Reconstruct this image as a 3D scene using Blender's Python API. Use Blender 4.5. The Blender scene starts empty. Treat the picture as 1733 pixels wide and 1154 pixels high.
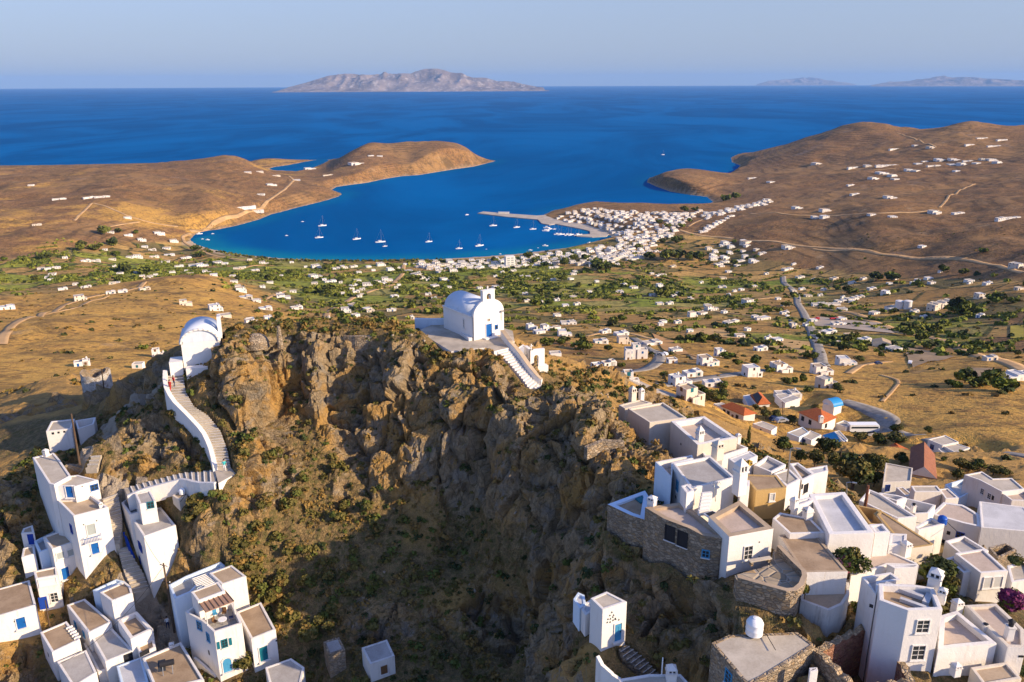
import bpy, bmesh, math, random
import numpy as np
from mathutils import Vector, Matrix
random.seed(7); RNG = np.random.default_rng(11)
SC = bpy.context.scene
COL = SC.collection

# ---------------------------------------------------------------- camera
CAM_Z, FPX, PITCH, ROLL = 280.0, 1349.0, math.radians(17.95), 0.0036
SP, CP = math.sin(PITCH), math.cos(PITCH)
_F = np.array([0, CP, -SP]); _U0 = np.array([0, SP, CP]); _R0 = np.array([1.0, 0, 0])
_U = _U0 * math.cos(ROLL) + _R0 * math.sin(ROLL)
_R = _R0 * math.cos(ROLL) - _U0 * math.sin(ROLL)
EYE = np.array([0.0, 0.0, CAM_Z])
cam = bpy.data.cameras.new('camera'); cam_o = bpy.data.objects.new('camera', cam); COL.objects.link(cam_o)
cam.sensor_width = 36.0; cam.lens = 36.0 * FPX / 1733.0
cam.clip_start = 1.0; cam.clip_end = 400000.0
M = Matrix.Identity(4)
for i in range(3):
    M[i][0], M[i][1], M[i][2], M[i][3] = _R[i], _U[i], -_F[i], EYE[i]
cam_o.matrix_world = M
SC.camera = cam_o

# ---------------------------------------------------------------- light
SUN_EL, SUN_X, SUN_Y = math.radians(23.0), 0.918, -0.390
n_ = math.hypot(SUN_X, SUN_Y); SUN_X /= n_; SUN_Y /= n_
world = bpy.data.worlds.new('World'); SC.world = world; world.use_nodes = True
nt = world.node_tree
sky = nt.nodes.new('ShaderNodeTexSky'); sky.sky_type = 'NISHITA'; sky.sun_disc = False
sky.sun_elevation = SUN_EL; sky.sun_rotation = math.atan2(SUN_X, SUN_Y)
sky.altitude = 100; sky.air_density = 1.0; sky.dust_density = 0.8; sky.ozone_density = 4.0
bg = nt.nodes['Background']; bg.inputs['Strength'].default_value = 0.15
tint = nt.nodes.new('ShaderNodeMix'); tint.data_type = 'RGBA'; tint.blend_type = 'MULTIPLY'; tint.inputs[0].default_value = 1.0; tint.inputs[7].default_value = (.93, .86, 1.06, 1)
nt.links.new(sky.outputs[0], tint.inputs[6])
wtc = nt.nodes.new('ShaderNodeTexCoord'); wsep = nt.nodes.new('ShaderNodeSeparateXYZ'); nt.links.new(wtc.outputs['Generated'], wsep.inputs[0])
wmr = nt.nodes.new('ShaderNodeMapRange'); wmr.interpolation_type = 'SMOOTHSTEP'; nt.links.new(wsep.outputs[2], wmr.inputs[0]); wmr.inputs[1].default_value = 0.0; wmr.inputs[2].default_value = .45; wmr.inputs[3].default_value = .85; wmr.inputs[4].default_value = 0.0
air = nt.nodes.new('ShaderNodeMix'); air.data_type = 'RGBA'; nt.links.new(wmr.outputs[0], air.inputs[0]); nt.links.new(tint.outputs[2], air.inputs[6]); air.inputs[7].default_value = (1.46, 1.76, 2.30, 1)
nt.links.new(air.outputs[2], bg.inputs[0])
sun = bpy.data.lights.new('sun', 'SUN'); sun.energy = 4.5; sun.angle = math.radians(0.5); sun.color = (1.0, 0.79, 0.53)
sun_o = bpy.data.objects.new('sun', sun); COL.objects.link(sun_o)
sd = Vector((SUN_X * math.cos(SUN_EL), SUN_Y * math.cos(SUN_EL), math.sin(SUN_EL)))
sun_o.rotation_euler = sd.to_track_quat('Z', 'Y').to_euler(); sun_o.location = sd * 900
SC.view_settings.view_transform = 'Standard'; SC.view_settings.look = 'None'
SC.view_settings.exposure = 0.75; SC.view_settings.gamma = 1.0
SC.cycles.max_bounces = 6; SC.cycles.diffuse_bounces = 3; SC.cycles.volume_bounces = 0
SC.cycles.transparent_max_bounces = 8

# ---------------------------------------------------------------- pixel of the survey picture -> world point
def ray(u, v):
    k = (577.0 - v) / FPX; a = (u - 866.5) / FPX
    return _F + a * _R + k * _U
def at_d(u, v, d): return EYE + d * ray(u, v)
def at_z(u, v, z):
    r = ray(u, v); return EYE + r * ((z - CAM_Z) / r[2])
FR = {'P': (0, 0, 1.0), 'L1': (0, 680, 5.246), 'L2': (0, 880, 4.2115), 'L3': (190, 880, 4.2121), 'ST': (240, 510, 3.395), 'CH': (680, 470, 5.246),
      'R1': (1040, 640, 5.2467), 'R2': (1020, 780, 4.809), 'R3': (930, 960, 5.59), 'R4': (1180, 920, 4.93), 'R5': (1440, 920, 4.9317),
      'R6': (1320, 780, 5.769), 'R7': (1480, 700, 5.0158), 'R8': (1180, 630, 5.097), 'W1': (0, 600, 2.084), 'W3': (900, 600, 2.082),
      'W4': (1300, 640, 2.2448), 'V1': (0, 380, 3.9386), 'V2': (400, 420, 4.5605), 'V3': (760, 330, 5.777), 'V4': (1000, 330, 5.4156),
      'V5': (1300, 420, 4.0023), 'V6': (880, 480, 4.0302), 'V7': (1220, 190, 3.3782), 'K1': (400, 450, 3.151)}
def px(fr, x, y):
    a, b, s = FR[fr]; return a + x / s, b + y / s

# ---------------------------------------------------------------- noise
def _hash(ix, iy, iz, seed):
    h = (ix.astype(np.int64) * 374761393 + iy.astype(np.int64) * 668265263 + iz.astype(np.int64) * 2147483647 + seed * 974634777) & 0xffffffff
    h = ((h ^ (h >> 13)) * 1274126177) & 0xffffffff
    h = ((h ^ (h >> 16)) * 2246822519) & 0xffffffff
    return ((h ^ (h >> 15)) & 0xffffff) / float(0xffffff)
def vnoise(x, y, z=None, seed=0):
    if z is None: z = np.zeros_like(x)
    fx, fy, fz = np.floor(x), np.floor(y), np.floor(z)
    tx, ty, tz = x - fx, y - fy, z - fz
    tx, ty, tz = [t * t * t * (t * (t * 6 - 15) + 10) for t in (tx, ty, tz)]
    ix, iy, iz = fx.astype(np.int64), fy.astype(np.int64), fz.astype(np.int64)
    r = 0
    for a in (0, 1):
        for b in (0, 1):
            for c in (0, 1):
                w = (tx if a else 1 - tx) * (ty if b else 1 - ty) * (tz if c else 1 - tz)
                r = r + w * _hash(ix + a, iy + b, iz + c, seed)
    return r * 2 - 1
def fbm(x, y, z=None, oct=4, seed=0, gain=.5):
    r, a, s = 0, 1.0, 0.0
    for o in range(oct):
        f = 2.03 ** o
        r = r + a * vnoise(x * f + 17.3 * o, y * f - 9.1 * o, None if z is None else z * f, seed + o); s += a; a *= gain
    return r / s
def ridged(x, y, z, oct=3, seed=0):
    r, a, s = 0, 1.0, 0.0
    for o in range(oct):
        f = 2.1 ** o
        r = r + a * (1 - np.abs(vnoise(x * f + 5 * o, y * f, z * f, seed + o)) * 2); s += a; a *= .5
    return r / s
def cells(x, y, z, seed=0):
    """value, edge distance and tilted-facet height of the nearest cell"""
    fx, fy, fz = np.floor(x), np.floor(y), np.floor(z)
    d1 = np.full(x.shape, 9.0); d2 = d1.copy(); val = np.zeros(x.shape); tilt = np.zeros(x.shape)
    for a in (-1, 0, 1):
        for b in (-1, 0, 1):
            for c in (-1, 0, 1):
                ix, iy, iz = (fx + a).astype(np.int64), (fy + b).astype(np.int64), (fz + c).astype(np.int64)
                dx = ix + _hash(ix, iy, iz, seed + 1) - x; dy = iy + _hash(ix, iy, iz, seed + 2) - y; dz = iz + _hash(ix, iy, iz, seed + 3) - z
                d = dx ** 2 + dy ** 2 + dz ** 2; v = _hash(ix, iy, iz, seed + 4)
                t = dx * (_hash(ix, iy, iz, seed + 5) - .5) + dy * (_hash(ix, iy, iz, seed + 6) - .5) + dz * (_hash(ix, iy, iz, seed + 7) - .7); near = d < d1
                d2 = np.where(near, d1, np.minimum(d2, d)); val = np.where(near, v, val); tilt = np.where(near, t, tilt); d1 = np.where(near, d, d1)
    return val, np.sqrt(d2) - np.sqrt(d1), tilt
def sstep(a, b, x):
    t = np.clip((x - a) / (b - a), 0, 1); return t * t * (3 - 2 * t)
def inside(poly, x, y):
    poly = np.asarray(poly); r = np.zeros(x.shape, bool); n = len(poly); j = n - 1
    for i in range(n):
        xi, yi, xj, yj = poly[i][0], poly[i][1], poly[j][0], poly[j][1]
        c = ((yi > y) != (yj > y)) & (x < (xj - xi) * (y - yi) / (yj - yi + 1e-12) + xi); r ^= c; j = i
    return r
def pdist(poly, x, y, closed=True):
    poly = np.asarray(poly)[:, :2]; n = len(poly); best = np.full(x.shape, 1e9)
    for i in range(n if closed else n - 1):
        a = poly[i]; b = poly[(i + 1) % n]; d = b - a; L = d @ d + 1e-9
        t = np.clip(((x - a[0]) * d[0] + (y - a[1]) * d[1]) / L, 0, 1)
        best = np.minimum(best, np.hypot(x - a[0] - t * d[0], y - a[1] - t * d[1]))
    return best
class TPS:
    """smooth surface through scattered survey points"""
    def __init__(s, P, V, lam=0.0):
        s.P = np.asarray(P, float); V = np.asarray(V, float); n = len(V)
        K = s.k(s.P) + np.eye(n) * lam
        A = np.zeros((n + 3, n + 3)); A[:n, :n] = K; A[:n, n] = 1; A[:n, n + 1:] = s.P; A[n, :n] = 1; A[n + 1:, :n] = s.P.T
        s.w = np.linalg.solve(A, np.concatenate([V, np.zeros(3)]))
    def k(s, Q):
        r2 = ((Q[:, None, :] - s.P[None]) ** 2).sum(-1); return 0.5 * r2 * np.log(r2 + 1e-12)
    def __call__(s, Q):
        Q = np.asarray(Q, float); out = np.empty(len(Q)); n = len(s.P)
        for i in range(0, len(Q), 40000):
            q = Q[i:i + 40000]; out[i:i + 40000] = s.k(q) @ s.w[:n] + s.w[n] + q @ s.w[n + 1:]
        return out

# ---------------------------------------------------------------- object helpers
def tag(o, label=None, cat=None, group=None, kind=None):
    if label: o['label'] = label
    if cat: o['category'] = cat
    if group: o['group'] = group
    if kind: o['kind'] = kind
    return o
def empty(name, loc=(0, 0, 0)):
    o = bpy.data.objects.new(name, None); COL.objects.link(o); o.location = tuple(float(c) for c in loc); o.empty_display_size = .3
    return o
def grid_mesh(name, X, Y, Z, mat, keep=None, attrs=None):
    ny, nx = X.shape
    co = np.stack([X, Y, Z], -1).reshape(-1, 3).astype(np.float32)
    i = np.arange(ny * nx).reshape(ny, nx)
    q = np.stack([i[:-1, :-1], i[:-1, 1:], i[1:, 1:], i[1:, :-1]], -1).reshape(-1, 4)
    if keep is not None: q = q[keep.reshape(-1)]
    used = np.unique(q); remap = np.full(ny * nx, -1); remap[used] = np.arange(len(used)); q = remap[q]; co = co[used]
    me = bpy.data.meshes.new(name); me.vertices.add(len(co)); me.vertices.foreach_set('co', co.ravel())
    me.loops.add(q.size); me.loops.foreach_set('vertex_index', q.ravel().astype(np.int32))
    me.polygons.add(len(q)); me.polygons.foreach_set('loop_start', (np.arange(len(q)) * 4).astype(np.int32))
    me.polygons.foreach_set('use_smooth', np.ones(len(q), bool))
    for nm, a in (attrs or {}).items():
        at = me.attributes.new(nm, 'FLOAT', 'POINT'); at.data.foreach_set('value', a.reshape(-1)[used].astype(np.float32))
    me.update(calc_edges=True); me.materials.append(mat)
    o = bpy.data.objects.new(name, me); COL.objects.link(o); return o
class MB:
    """collects faces for ONE mesh object"""
    def __init__(s): s.v = []; s.f = []; s.m = []; s.mats = []
    def mi(s, mat):
        if mat not in s.mats: s.mats.append(mat)
        return s.mats.index(mat)
    def face(s, pts, mat):
        b = len(s.v); s.v += [tuple(float(c) for c in p) for p in pts]; s.f.append(tuple(range(b, b + len(pts)))); s.m.append(s.mi(mat))
    def prism(s, poly, z0, z1, mat, top=True, bottom=False, topmat=None):
        n = len(poly)
        for i in range(n):
            a, b = poly[i], poly[(i + 1) % n]
            s.face([(a[0], a[1], z0), (b[0], b[1], z0), (b[0], b[1], z1), (a[0], a[1], z1)], mat)
        if top: s.face([(p[0], p[1], z1) for p in poly], topmat or mat)
        if bottom: s.face([(p[0], p[1], z0) for p in reversed(poly)], mat)
    def box(s, c, ax, ay, az, mat):
        """c centre, ax/ay/az half-extent vectors"""
        c, ax, ay, az = [np.asarray(t, float) for t in (c, ax, ay, az)]
        P = {(i, j, k): c + i * ax + j * ay + k * az for i in (-1, 1) for j in (-1, 1) for k in (-1, 1)}
        for q in (((-1, -1, -1), (-1, 1, -1), (1, 1, -1), (1, -1, -1)), ((-1, -1, 1), (1, -1, 1), (1, 1, 1), (-1, 1, 1)), ((-1, -1, -1), (1, -1, -1), (1, -1, 1), (-1, -1, 1)),
                  ((1, -1, -1), (1, 1, -1), (1, 1, 1), (1, -1, 1)), ((1, 1, -1), (-1, 1, -1), (-1, 1, 1), (1, 1, 1)), ((-1, 1, -1), (-1, -1, -1), (-1, -1, 1), (-1, 1, 1))):
            s.face([P[t] for t in q], mat)
    def bx(s, cx, cy, z0, z1, sx, sy, rot, mat):
        c, r = math.cos(rot), math.sin(rot)
        s.box((cx, cy, (z0 + z1) / 2), (sx / 2 * c, sx / 2 * r, 0), (-sy / 2 * r, sy / 2 * c, 0), (0, 0, (z1 - z0) / 2), mat)
    def tube(s, pts, rad, mat, n=8, cap=True):
        pts = [np.asarray(p, float) for p in pts]
        rad = rad if isinstance(rad, (list, tuple)) else [rad] * len(pts)
        base = len(s.v); up = None
        for i, p in enumerate(pts):
            t = pts[min(i + 1, len(pts) - 1)] - pts[max(i - 1, 0)]; t = t / (np.linalg.norm(t) + 1e-9)
            a = np.cross(t, [0, 0, 1.0]) if abs(t[2]) < .95 else np.cross(t, [1.0, 0, 0])
            a /= np.linalg.norm(a); b = np.cross(t, a)
            for j in range(n):
                w = 2 * math.pi * j / n; s.v.append(tuple(p + rad[i] * (math.cos(w) * a + math.sin(w) * b)))
        m = s.mi(mat)
        for i in range(len(pts) - 1):
            for j in range(n):
                s.f.append((base + i * n + j, base + i * n + (j + 1) % n, base + (i + 1) * n + (j + 1) % n, base + (i + 1) * n + j)); s.m.append(m)
        if cap:
            s.f.append(tuple(base + j for j in range(n))[::-1]); s.m.append(m)
            s.f.append(tuple(base + (len(pts) - 1) * n + j for j in range(n))); s.m.append(m)
    def lathe(s, c, prof, mat, n=16):
        base = len(s.v); m = s.mi(mat)
        for r, z in prof:
            for j in range(n):
                w = 2 * math.pi * j / n; s.v.append((c[0] + r * math.cos(w), c[1] + r * math.sin(w), c[2] + z))
        for i in range(len(prof) - 1):
            for j in range(n):
                s.f.append((base + i * n + j, base + i * n + (j + 1) % n, base + (i + 1) * n + (j + 1) % n, base + (i + 1) * n + j)); s.m.append(m)
        s.f.append(tuple(base + (len(prof) - 1) * n + j for j in range(n))); s.m.append(m)
    def build(s, name, parent=None, smooth=False, fix=False, origin=None):
        me = bpy.data.meshes.new(name)
        v = s.v
        if parent is not None and parent.type == 'EMPTY' and origin is None: origin = parent_loc(parent)
        if origin is not None: v = [(a - origin[0], b - origin[1], c - origin[2]) for a, b, c in v]
        me.from_pydata(v, [], s.f); me.polygons.foreach_set('material_index', s.m)
        for m in s.mats: me.materials.append(m)
        if fix:
            bm = bmesh.new(); bm.from_mesh(me); bmesh.ops.remove_doubles(bm, verts=bm.verts, dist=1e-4); bmesh.ops.recalc_face_normals(bm, faces=bm.faces); bm.to_mesh(me); bm.free()
        if smooth: me.polygons.foreach_set('use_smooth', [True] * len(me.polygons))
        me.update()
        o = bpy.data.objects.new(name, me); COL.objects.link(o)
        if parent is not None:
            o.parent = parent
        elif origin is not None: o.location = origin
        return o
def parent_loc(p):
    l = np.zeros(3)
    while p is not None:
        l += np.array(p.location); p = p.parent
    return l
def subpart(mb, name, parent, **k):
    """a piece one level below a part whose own object sits at its thing's origin"""
    return mb.build(name, parent, origin=parent_loc(parent), **k)
# ---------------------------------------------------------------- materials
class NT:
    def __init__(s, name):
        s.m = bpy.data.materials.new(name); s.m.use_nodes = True; s.t = s.m.node_tree; s.b = s.t.nodes['Principled BSDF']
        s.b.inputs['Specular IOR Level'].default_value = .15; s.b.inputs['Roughness'].default_value = .9
        s.tc = s.t.nodes.new('ShaderNodeTexCoord')
        g = s.t.nodes.new('ShaderNodeNewGeometry'); s.pos = g.outputs['Position']; s.nrm = g.outputs['Normal']
    def n(s, ty, **k):
        x = s.t.nodes.new(ty)
        for a, v in k.items():
            if a.startswith('i_'): x.inputs[a[2:].replace('_', ' ')].default_value = v
            else: setattr(x, a, v)
        return x
    def l(s, a, b): s.t.links.new(a, b)
    def sv(s, sock, v):
        if hasattr(v, 'links') or isinstance(v, bpy.types.NodeSocket): s.l(v, sock)
        elif isinstance(v, tuple) and len(v) == 3 and sock.type == 'RGBA': sock.default_value = (*v, 1)
        else: sock.default_value = v
    def scaled(s, sc):
        m = s.n('ShaderNodeMapping'); s.l(s.pos, m.inputs['Vector']); m.inputs['Scale'].default_value = sc; return m.outputs[0]
    def noise(s, scale, detail=4, rough=.6, vec=None, dist=0.0):
        x = s.n('ShaderNodeTexNoise'); x.inputs['Scale'].default_value = scale; x.inputs['Detail'].default_value = detail
        x.inputs['Roughness'].default_value = rough; x.inputs['Distortion'].default_value = dist; s.l(vec or s.pos, x.inputs['Vector']); return x.outputs['Fac']
    def voro(s, scale, feature='F1', vec=None, out='Distance', rnd=1.0):
        x = s.n('ShaderNodeTexVoronoi'); x.feature = feature; x.inputs['Scale'].default_value = scale; x.inputs['Randomness'].default_value = rnd
        s.l(vec or s.pos, x.inputs['Vector']); return x.outputs[out]
    def wave(s, scale, vec=None, dist=0, direction='X', detail=2):
        x = s.n('ShaderNodeTexWave'); x.bands_direction = direction; x.inputs['Scale'].default_value = scale; x.inputs['Distortion'].default_value = dist; x.inputs['Detail'].default_value = detail
        s.l(vec or s.pos, x.inputs['Vector']); return x.outputs['Fac']
    def ramp(s, fac, a, b, c0=0.0, c1=1.0):
        x = s.n('ShaderNodeMapRange'); x.interpolation_type = 'SMOOTHSTEP'; s.l(fac, x.inputs[0]); x.inputs[1].default_value = a; x.inputs[2].default_value = b
        x.inputs[3].default_value = c0; x.inputs[4].default_value = c1; return x.outputs[0]
    def math(s, op, a, b=0.0):
        x = s.n('ShaderNodeMath'); x.operation = op; s.sv(x.inputs[0], a); s.sv(x.inputs[1], b); return x.outputs[0]
    def mix(s, fac, a, b, mode='MIX'):
        x = s.n('ShaderNodeMix'); x.data_type = 'RGBA'; x.blend_type = mode; s.sv(x.inputs[0], fac); s.sv(x.inputs[6], a); s.sv(x.inputs[7], b); return x.outputs[2]
    def attr(s, nm):
        x = s.n('ShaderNodeAttribute'); x.attribute_name = nm; return x.outputs['Fac']
    def sep(s):
        x = s.n('ShaderNodeSeparateXYZ'); s.l(s.pos, x.inputs[0]); return x.outputs
    def done(s, col, rough=None, bump=None, bs=.3, bd=.1):
        s.sv(s.b.inputs['Base Color'], col)
        if rough is not None: s.sv(s.b.inputs['Roughness'], rough)
        if bump is not None:
            x = s.n('ShaderNodeBump'); x.inputs['Strength'].default_value = bs; x.inputs['Distance'].default_value = bd; s.l(bump, x.inputs['Height']); s.l(x.outputs[0], s.b.inputs['Normal'])
        return s.m
def flat(name, c, rough=.6, var=.12, scale=3.0, metal=0.0, bs=.15):
    t = NT(name); f = t.noise(scale, 4); c = tuple(c)
    col = t.mix(f, tuple(x * (1 - var) for x in c), tuple(min(1, x * (1 + var)) for x in c)); t.b.inputs['Metallic'].default_value = metal
    return t.done(col, rough, f, bs, .03)
def soft(t, m):
    bv = t.n('ShaderNodeBevel'); bv.samples = 4; bv.inputs['Radius'].default_value = .09
    for x in t.t.nodes:
        if x.type == 'BUMP': t.l(bv.outputs[0], x.inputs['Normal'])
    return m
def whitewash(name, c=(.74, .70, .645), dirt=(.52, .45, .36), amt=.75):
    t = NT(name); big = t.noise(.35, 4); st = t.noise(1.0, 4, vec=t.scaled((2.2, 2.2, .35))); fine = t.noise(7, 3)
    f = t.math('MULTIPLY', t.ramp(st, .46, .82), t.ramp(big, .36, .66)); f = t.math('MULTIPLY', f, amt)
    col = t.mix(f, c, dirt); col = t.mix(t.ramp(fine, .3, .8, 0, .12), col, tuple(x * .8 for x in c))
    return soft(t, t.done(col, .88, t.math('ADD', t.math('MULTIPLY', t.noise(1.1, 3), 1.6), fine), .35, .08))
def roofing(name, c, c2, sc=.6):
    t = NT(name); a = t.noise(sc, 5, .65); b = t.noise(sc * 9, 4, .7); d = t.voro(sc * .7)
    col = t.mix(t.ramp(a, .32, .68), c, c2); col = t.mix(t.ramp(b, .35, .8, 0, .45), col, tuple(x * .66 for x in c2)); col = t.mix(t.ramp(d, .55, .9, 0, .35), col, tuple(x * 1.25 for x in c))
    return t.done(col, .92, b, .35, .03)
def stone(name, c=(.34, .27, .19), mortar=(.16, .12, .085), sc=2.2, w=.07, white=None):
    t = NT(name); vec = t.scaled((1, 1, 1.7)); e = t.voro(sc, 'DISTANCE_TO_EDGE', vec); r = t.voro(sc, 'F1', vec, 'Color'); a = t.noise(.5, 5)
    s_ = t.n('ShaderNodeSeparateColor'); t.l(r, s_.inputs[0])
    col = t.mix(s_.outputs[0], tuple(x * .6 for x in c), tuple(x * 1.3 for x in c)); col = t.mix(t.ramp(s_.outputs[1], .6, 1.0, 0, .6), col, (.40, .25, .11))
    col = t.mix(t.ramp(a, .4, .75, 0, .55), col, tuple(x * .55 for x in c))
    if white: col = t.mix(t.ramp(t.noise(1.3, 5), .38, .52, 0, .95), col, white)
    col = t.mix(t.ramp(e, 0, w, .9, 0), col, mortar)
    return t.done(col, .95, t.ramp(e, 0, w * 2.5), .8, .12)
MAT = {}
MAT['white'] = whitewash('whitewash'); MAT['white_clean'] = whitewash('fresh_whitewash', (.76, .725, .675), (.56, .51, .44), .35)
MAT['cream'] = whitewash('cream_plaster', (.66, .58, .47), (.42, .33, .23), .6); MAT['ochre'] = whitewash('ochre_plaster', (.50, .33, .13), (.30, .19, .08), .8)
MAT['worn'] = whitewash('worn_whitewash', (.66, .63, .58), (.30, .25, .2), 1.0); MAT['vault'] = whitewash('vault_limewash_shaded', (.60, .645, .70), (.48, .48, .48), .6); MAT['bluewash_and_shade'] = whitewash('bluish_and_shaded_whitewash', (.62, .72, .80), (.45, .5, .55), .4)  # vault colour has blue shading put in; the bluish wash also paints shade on walls
MAT['screed'] = roofing('pale_screed', (.52, .46, .37), (.43, .37, .29)); MAT['gravel'] = roofing('brown_gravel', (.40, .29, .185), (.30, .21, .13))
MAT['tan'] = roofing('tan_screed', (.47, .36, .245), (.38, .285, .19)); MAT['grey'] = roofing('grey_screed', (.44, .41, .37), (.35, .32, .285)); MAT['pink'] = roofing('pinkish_screed', (.54, .43, .34), (.47, .37, .29))
MAT['whiteroof'] = roofing('white_roof_paint', (.57, .56, .55), (.50, .49, .48)); MAT['paving'] = stone('slate_paving', (.36, .29, .20), (.40, .35, .28), .9, .05)
MAT['stone'] = stone('dry_stone'); MAT['stone_pale'] = stone('limed_stone', (.46, .40, .33), (.27, .23, .18), 3.0, .09, (.66, .63, .58)); MAT['ruin_red'] = stone('red_ruin_masonry', (.30, .155, .10), (.34, .15, .09), 2.6, .08)
MAT['rubble'] = stone('rubble_cap', (.46, .35, .22), (.25, .18, .11), 3.2, .09)
MAT['blue'] = flat('blue_paint', (.012, .10, .33), .4); MAT['deepblue'] = flat('deep_blue_paint', (.012, .05, .30), .4); MAT['teal'] = flat('teal_paint', (.012, .14, .18), .45); MAT['lightblue'] = flat('light_blue_paint', (.06, .26, .44), .5); MAT['dome_blue'] = flat('dome_blue_paint', (.03, .26, .55), .45)
MAT['glass'] = flat('dark_window_glass', (.03, .035, .04), .12, .1); MAT['glass'].node_tree.nodes['Principled BSDF'].inputs['Specular IOR Level'].default_value = .5
MAT['curtain'] = flat('grey_shutter_paint', (.33, .36, .34), .6); MAT['greyshutter'] = flat('pale_grey_shutter', (.50, .49, .46), .6)
MAT['wood'] = flat('brown_wood', (.16, .085, .04), .7, .3, 6); MAT['polewood'] = flat('pole_wood', (.10, .065, .04), .8, .3, 4); MAT['metal'] = flat('galvanised_metal', (.42, .42, .41), .4, .1, 4, .8); MAT['dark'] = flat('dark_metal', (.025, .025, .028), .5); MAT['bronze'] = flat('bronze_bell', (.18, .11, .045), .4, .2, 5, .8)
MAT['plastic_white'] = flat('white_plastic', (.80, .80, .79), .4); MAT['plastic_blue'] = flat('blue_plastic', (.02, .09, .40), .35); MAT['red'] = flat('red_cloth', (.50, .035, .03), .8); MAT['cyan'] = flat('turquoise_cloth', (.04, .42, .42), .8); MAT['navy'] = flat('navy_cloth', (.02, .03, .09), .8); MAT['skin'] = flat('skin', (.50, .29, .19), .6); MAT['hair'] = flat('dark_hair', (.03, .02, .015), .6); MAT['cloth_white'] = flat('white_cloth', (.7, .68, .66), .8)
MAT['yellow'] = flat('dry_yellow_plant', (.50, .33, .04), .8, .4, 8); MAT['pergola'] = flat('reed_matting', (.36, .22, .15), .85, .3, 10); MAT['rust'] = flat('rusty_pipe', (.20, .085, .05), .8, .35, 6)
def tiles(name, c, c2):
    t = NT(name); v = t.n('ShaderNodeUVMap'); m = t.n('ShaderNodeMapping'); t.l(v.outputs[0], m.inputs[0]); w = t.wave(1.6, m.outputs[0], 0, 'X'); w2 = t.wave(1.2, m.outputs[0], .3, 'Y'); a = t.noise(1.2, 4); b = t.noise(6, 3)
    col = t.mix(t.ramp(a, .3, .7), c, c2); col = t.mix(t.ramp(b, .4, .8, 0, .4), col, tuple(x * .55 for x in c2)); col = t.mix(t.ramp(w, .0, .35, .35, 0), col, tuple(x * .45 for x in c2))
    return t.done(col, .85, w, .5, .12)
MAT['tile'] = tiles('terracotta_tile', (.56, .165, .055), (.48, .13, .045)); MAT['oldtile'] = tiles('weathered_tile', (.36, .15, .085), (.27, .115, .07))
def asphalt(name, c, var=.25, sc=.4):
    t = NT(name); a = t.noise(sc, 4); b = t.noise(9, 3); col = t.mix(t.ramp(a, .3, .7), tuple(x * (1 - var) for x in c), tuple(x * (1 + var) for x in c)); return t.done(col, .92, b, .2, .02)
MAT['asphalt'] = asphalt('asphalt', (.25, .225, .195)); MAT['dirt'] = asphalt('dirt_track', (.45, .285, .135), .2, .06); MAT['concrete'] = asphalt('quay_concrete', (.42, .36, .29), .15, .05); MAT['path'] = asphalt('stone_path', (.42, .36, .28), .2, .5)
def leaf(name, c, c2, sc=1.2, tr=.25):
    t = NT(name); oi = t.n('ShaderNodeObjectInfo'); a = t.noise(sc, 3); b = t.noise(sc * 7, 2)
    col = t.mix(t.ramp(a, .3, .7), c, c2); col = t.mix(t.ramp(b, .35, .75, 0, .5), col, tuple(x * .5 for x in c)); col = t.mix(t.math('MULTIPLY', oi.outputs['Random'], .35), col, (.14, .11, .03))
    return t.done(col, .75, b, .5, .1)
MAT['leaf'] = leaf('green_leaves', (.085, .115, .022), (.125, .145, .03)); MAT['leaf_dark'] = leaf('dark_leaves', (.030, .048, .016), (.055, .075, .022)); MAT['leaf_olive'] = leaf('olive_scrub_leaves', (.12, .105, .028), (.17, .14, .035)); MAT['leaf_dry'] = leaf('dry_scrub', (.24, .15, .045), (.32, .19, .05))
MAT['leaf_far'] = leaf('valley_leaves', (.105, .14, .020), (.18, .20, .03), .02); MAT['reed'] = leaf('reed_leaves', (.20, .23, .03), (.28, .27, .045), .02); MAT['flower'] = flat('magenta_petals', (.15, .025, .09), .7, .35, 9); MAT['flower_pink'] = flat('pink_petals', (.62, .22, .30), .7, .3, 9)
MAT['scree'] = flat('broken_stone', (.33, .265, .185), .95, .35, 2.5); MAT['bark'] = flat('bark', (.12, .085, .055), .9, .35, 5)

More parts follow.
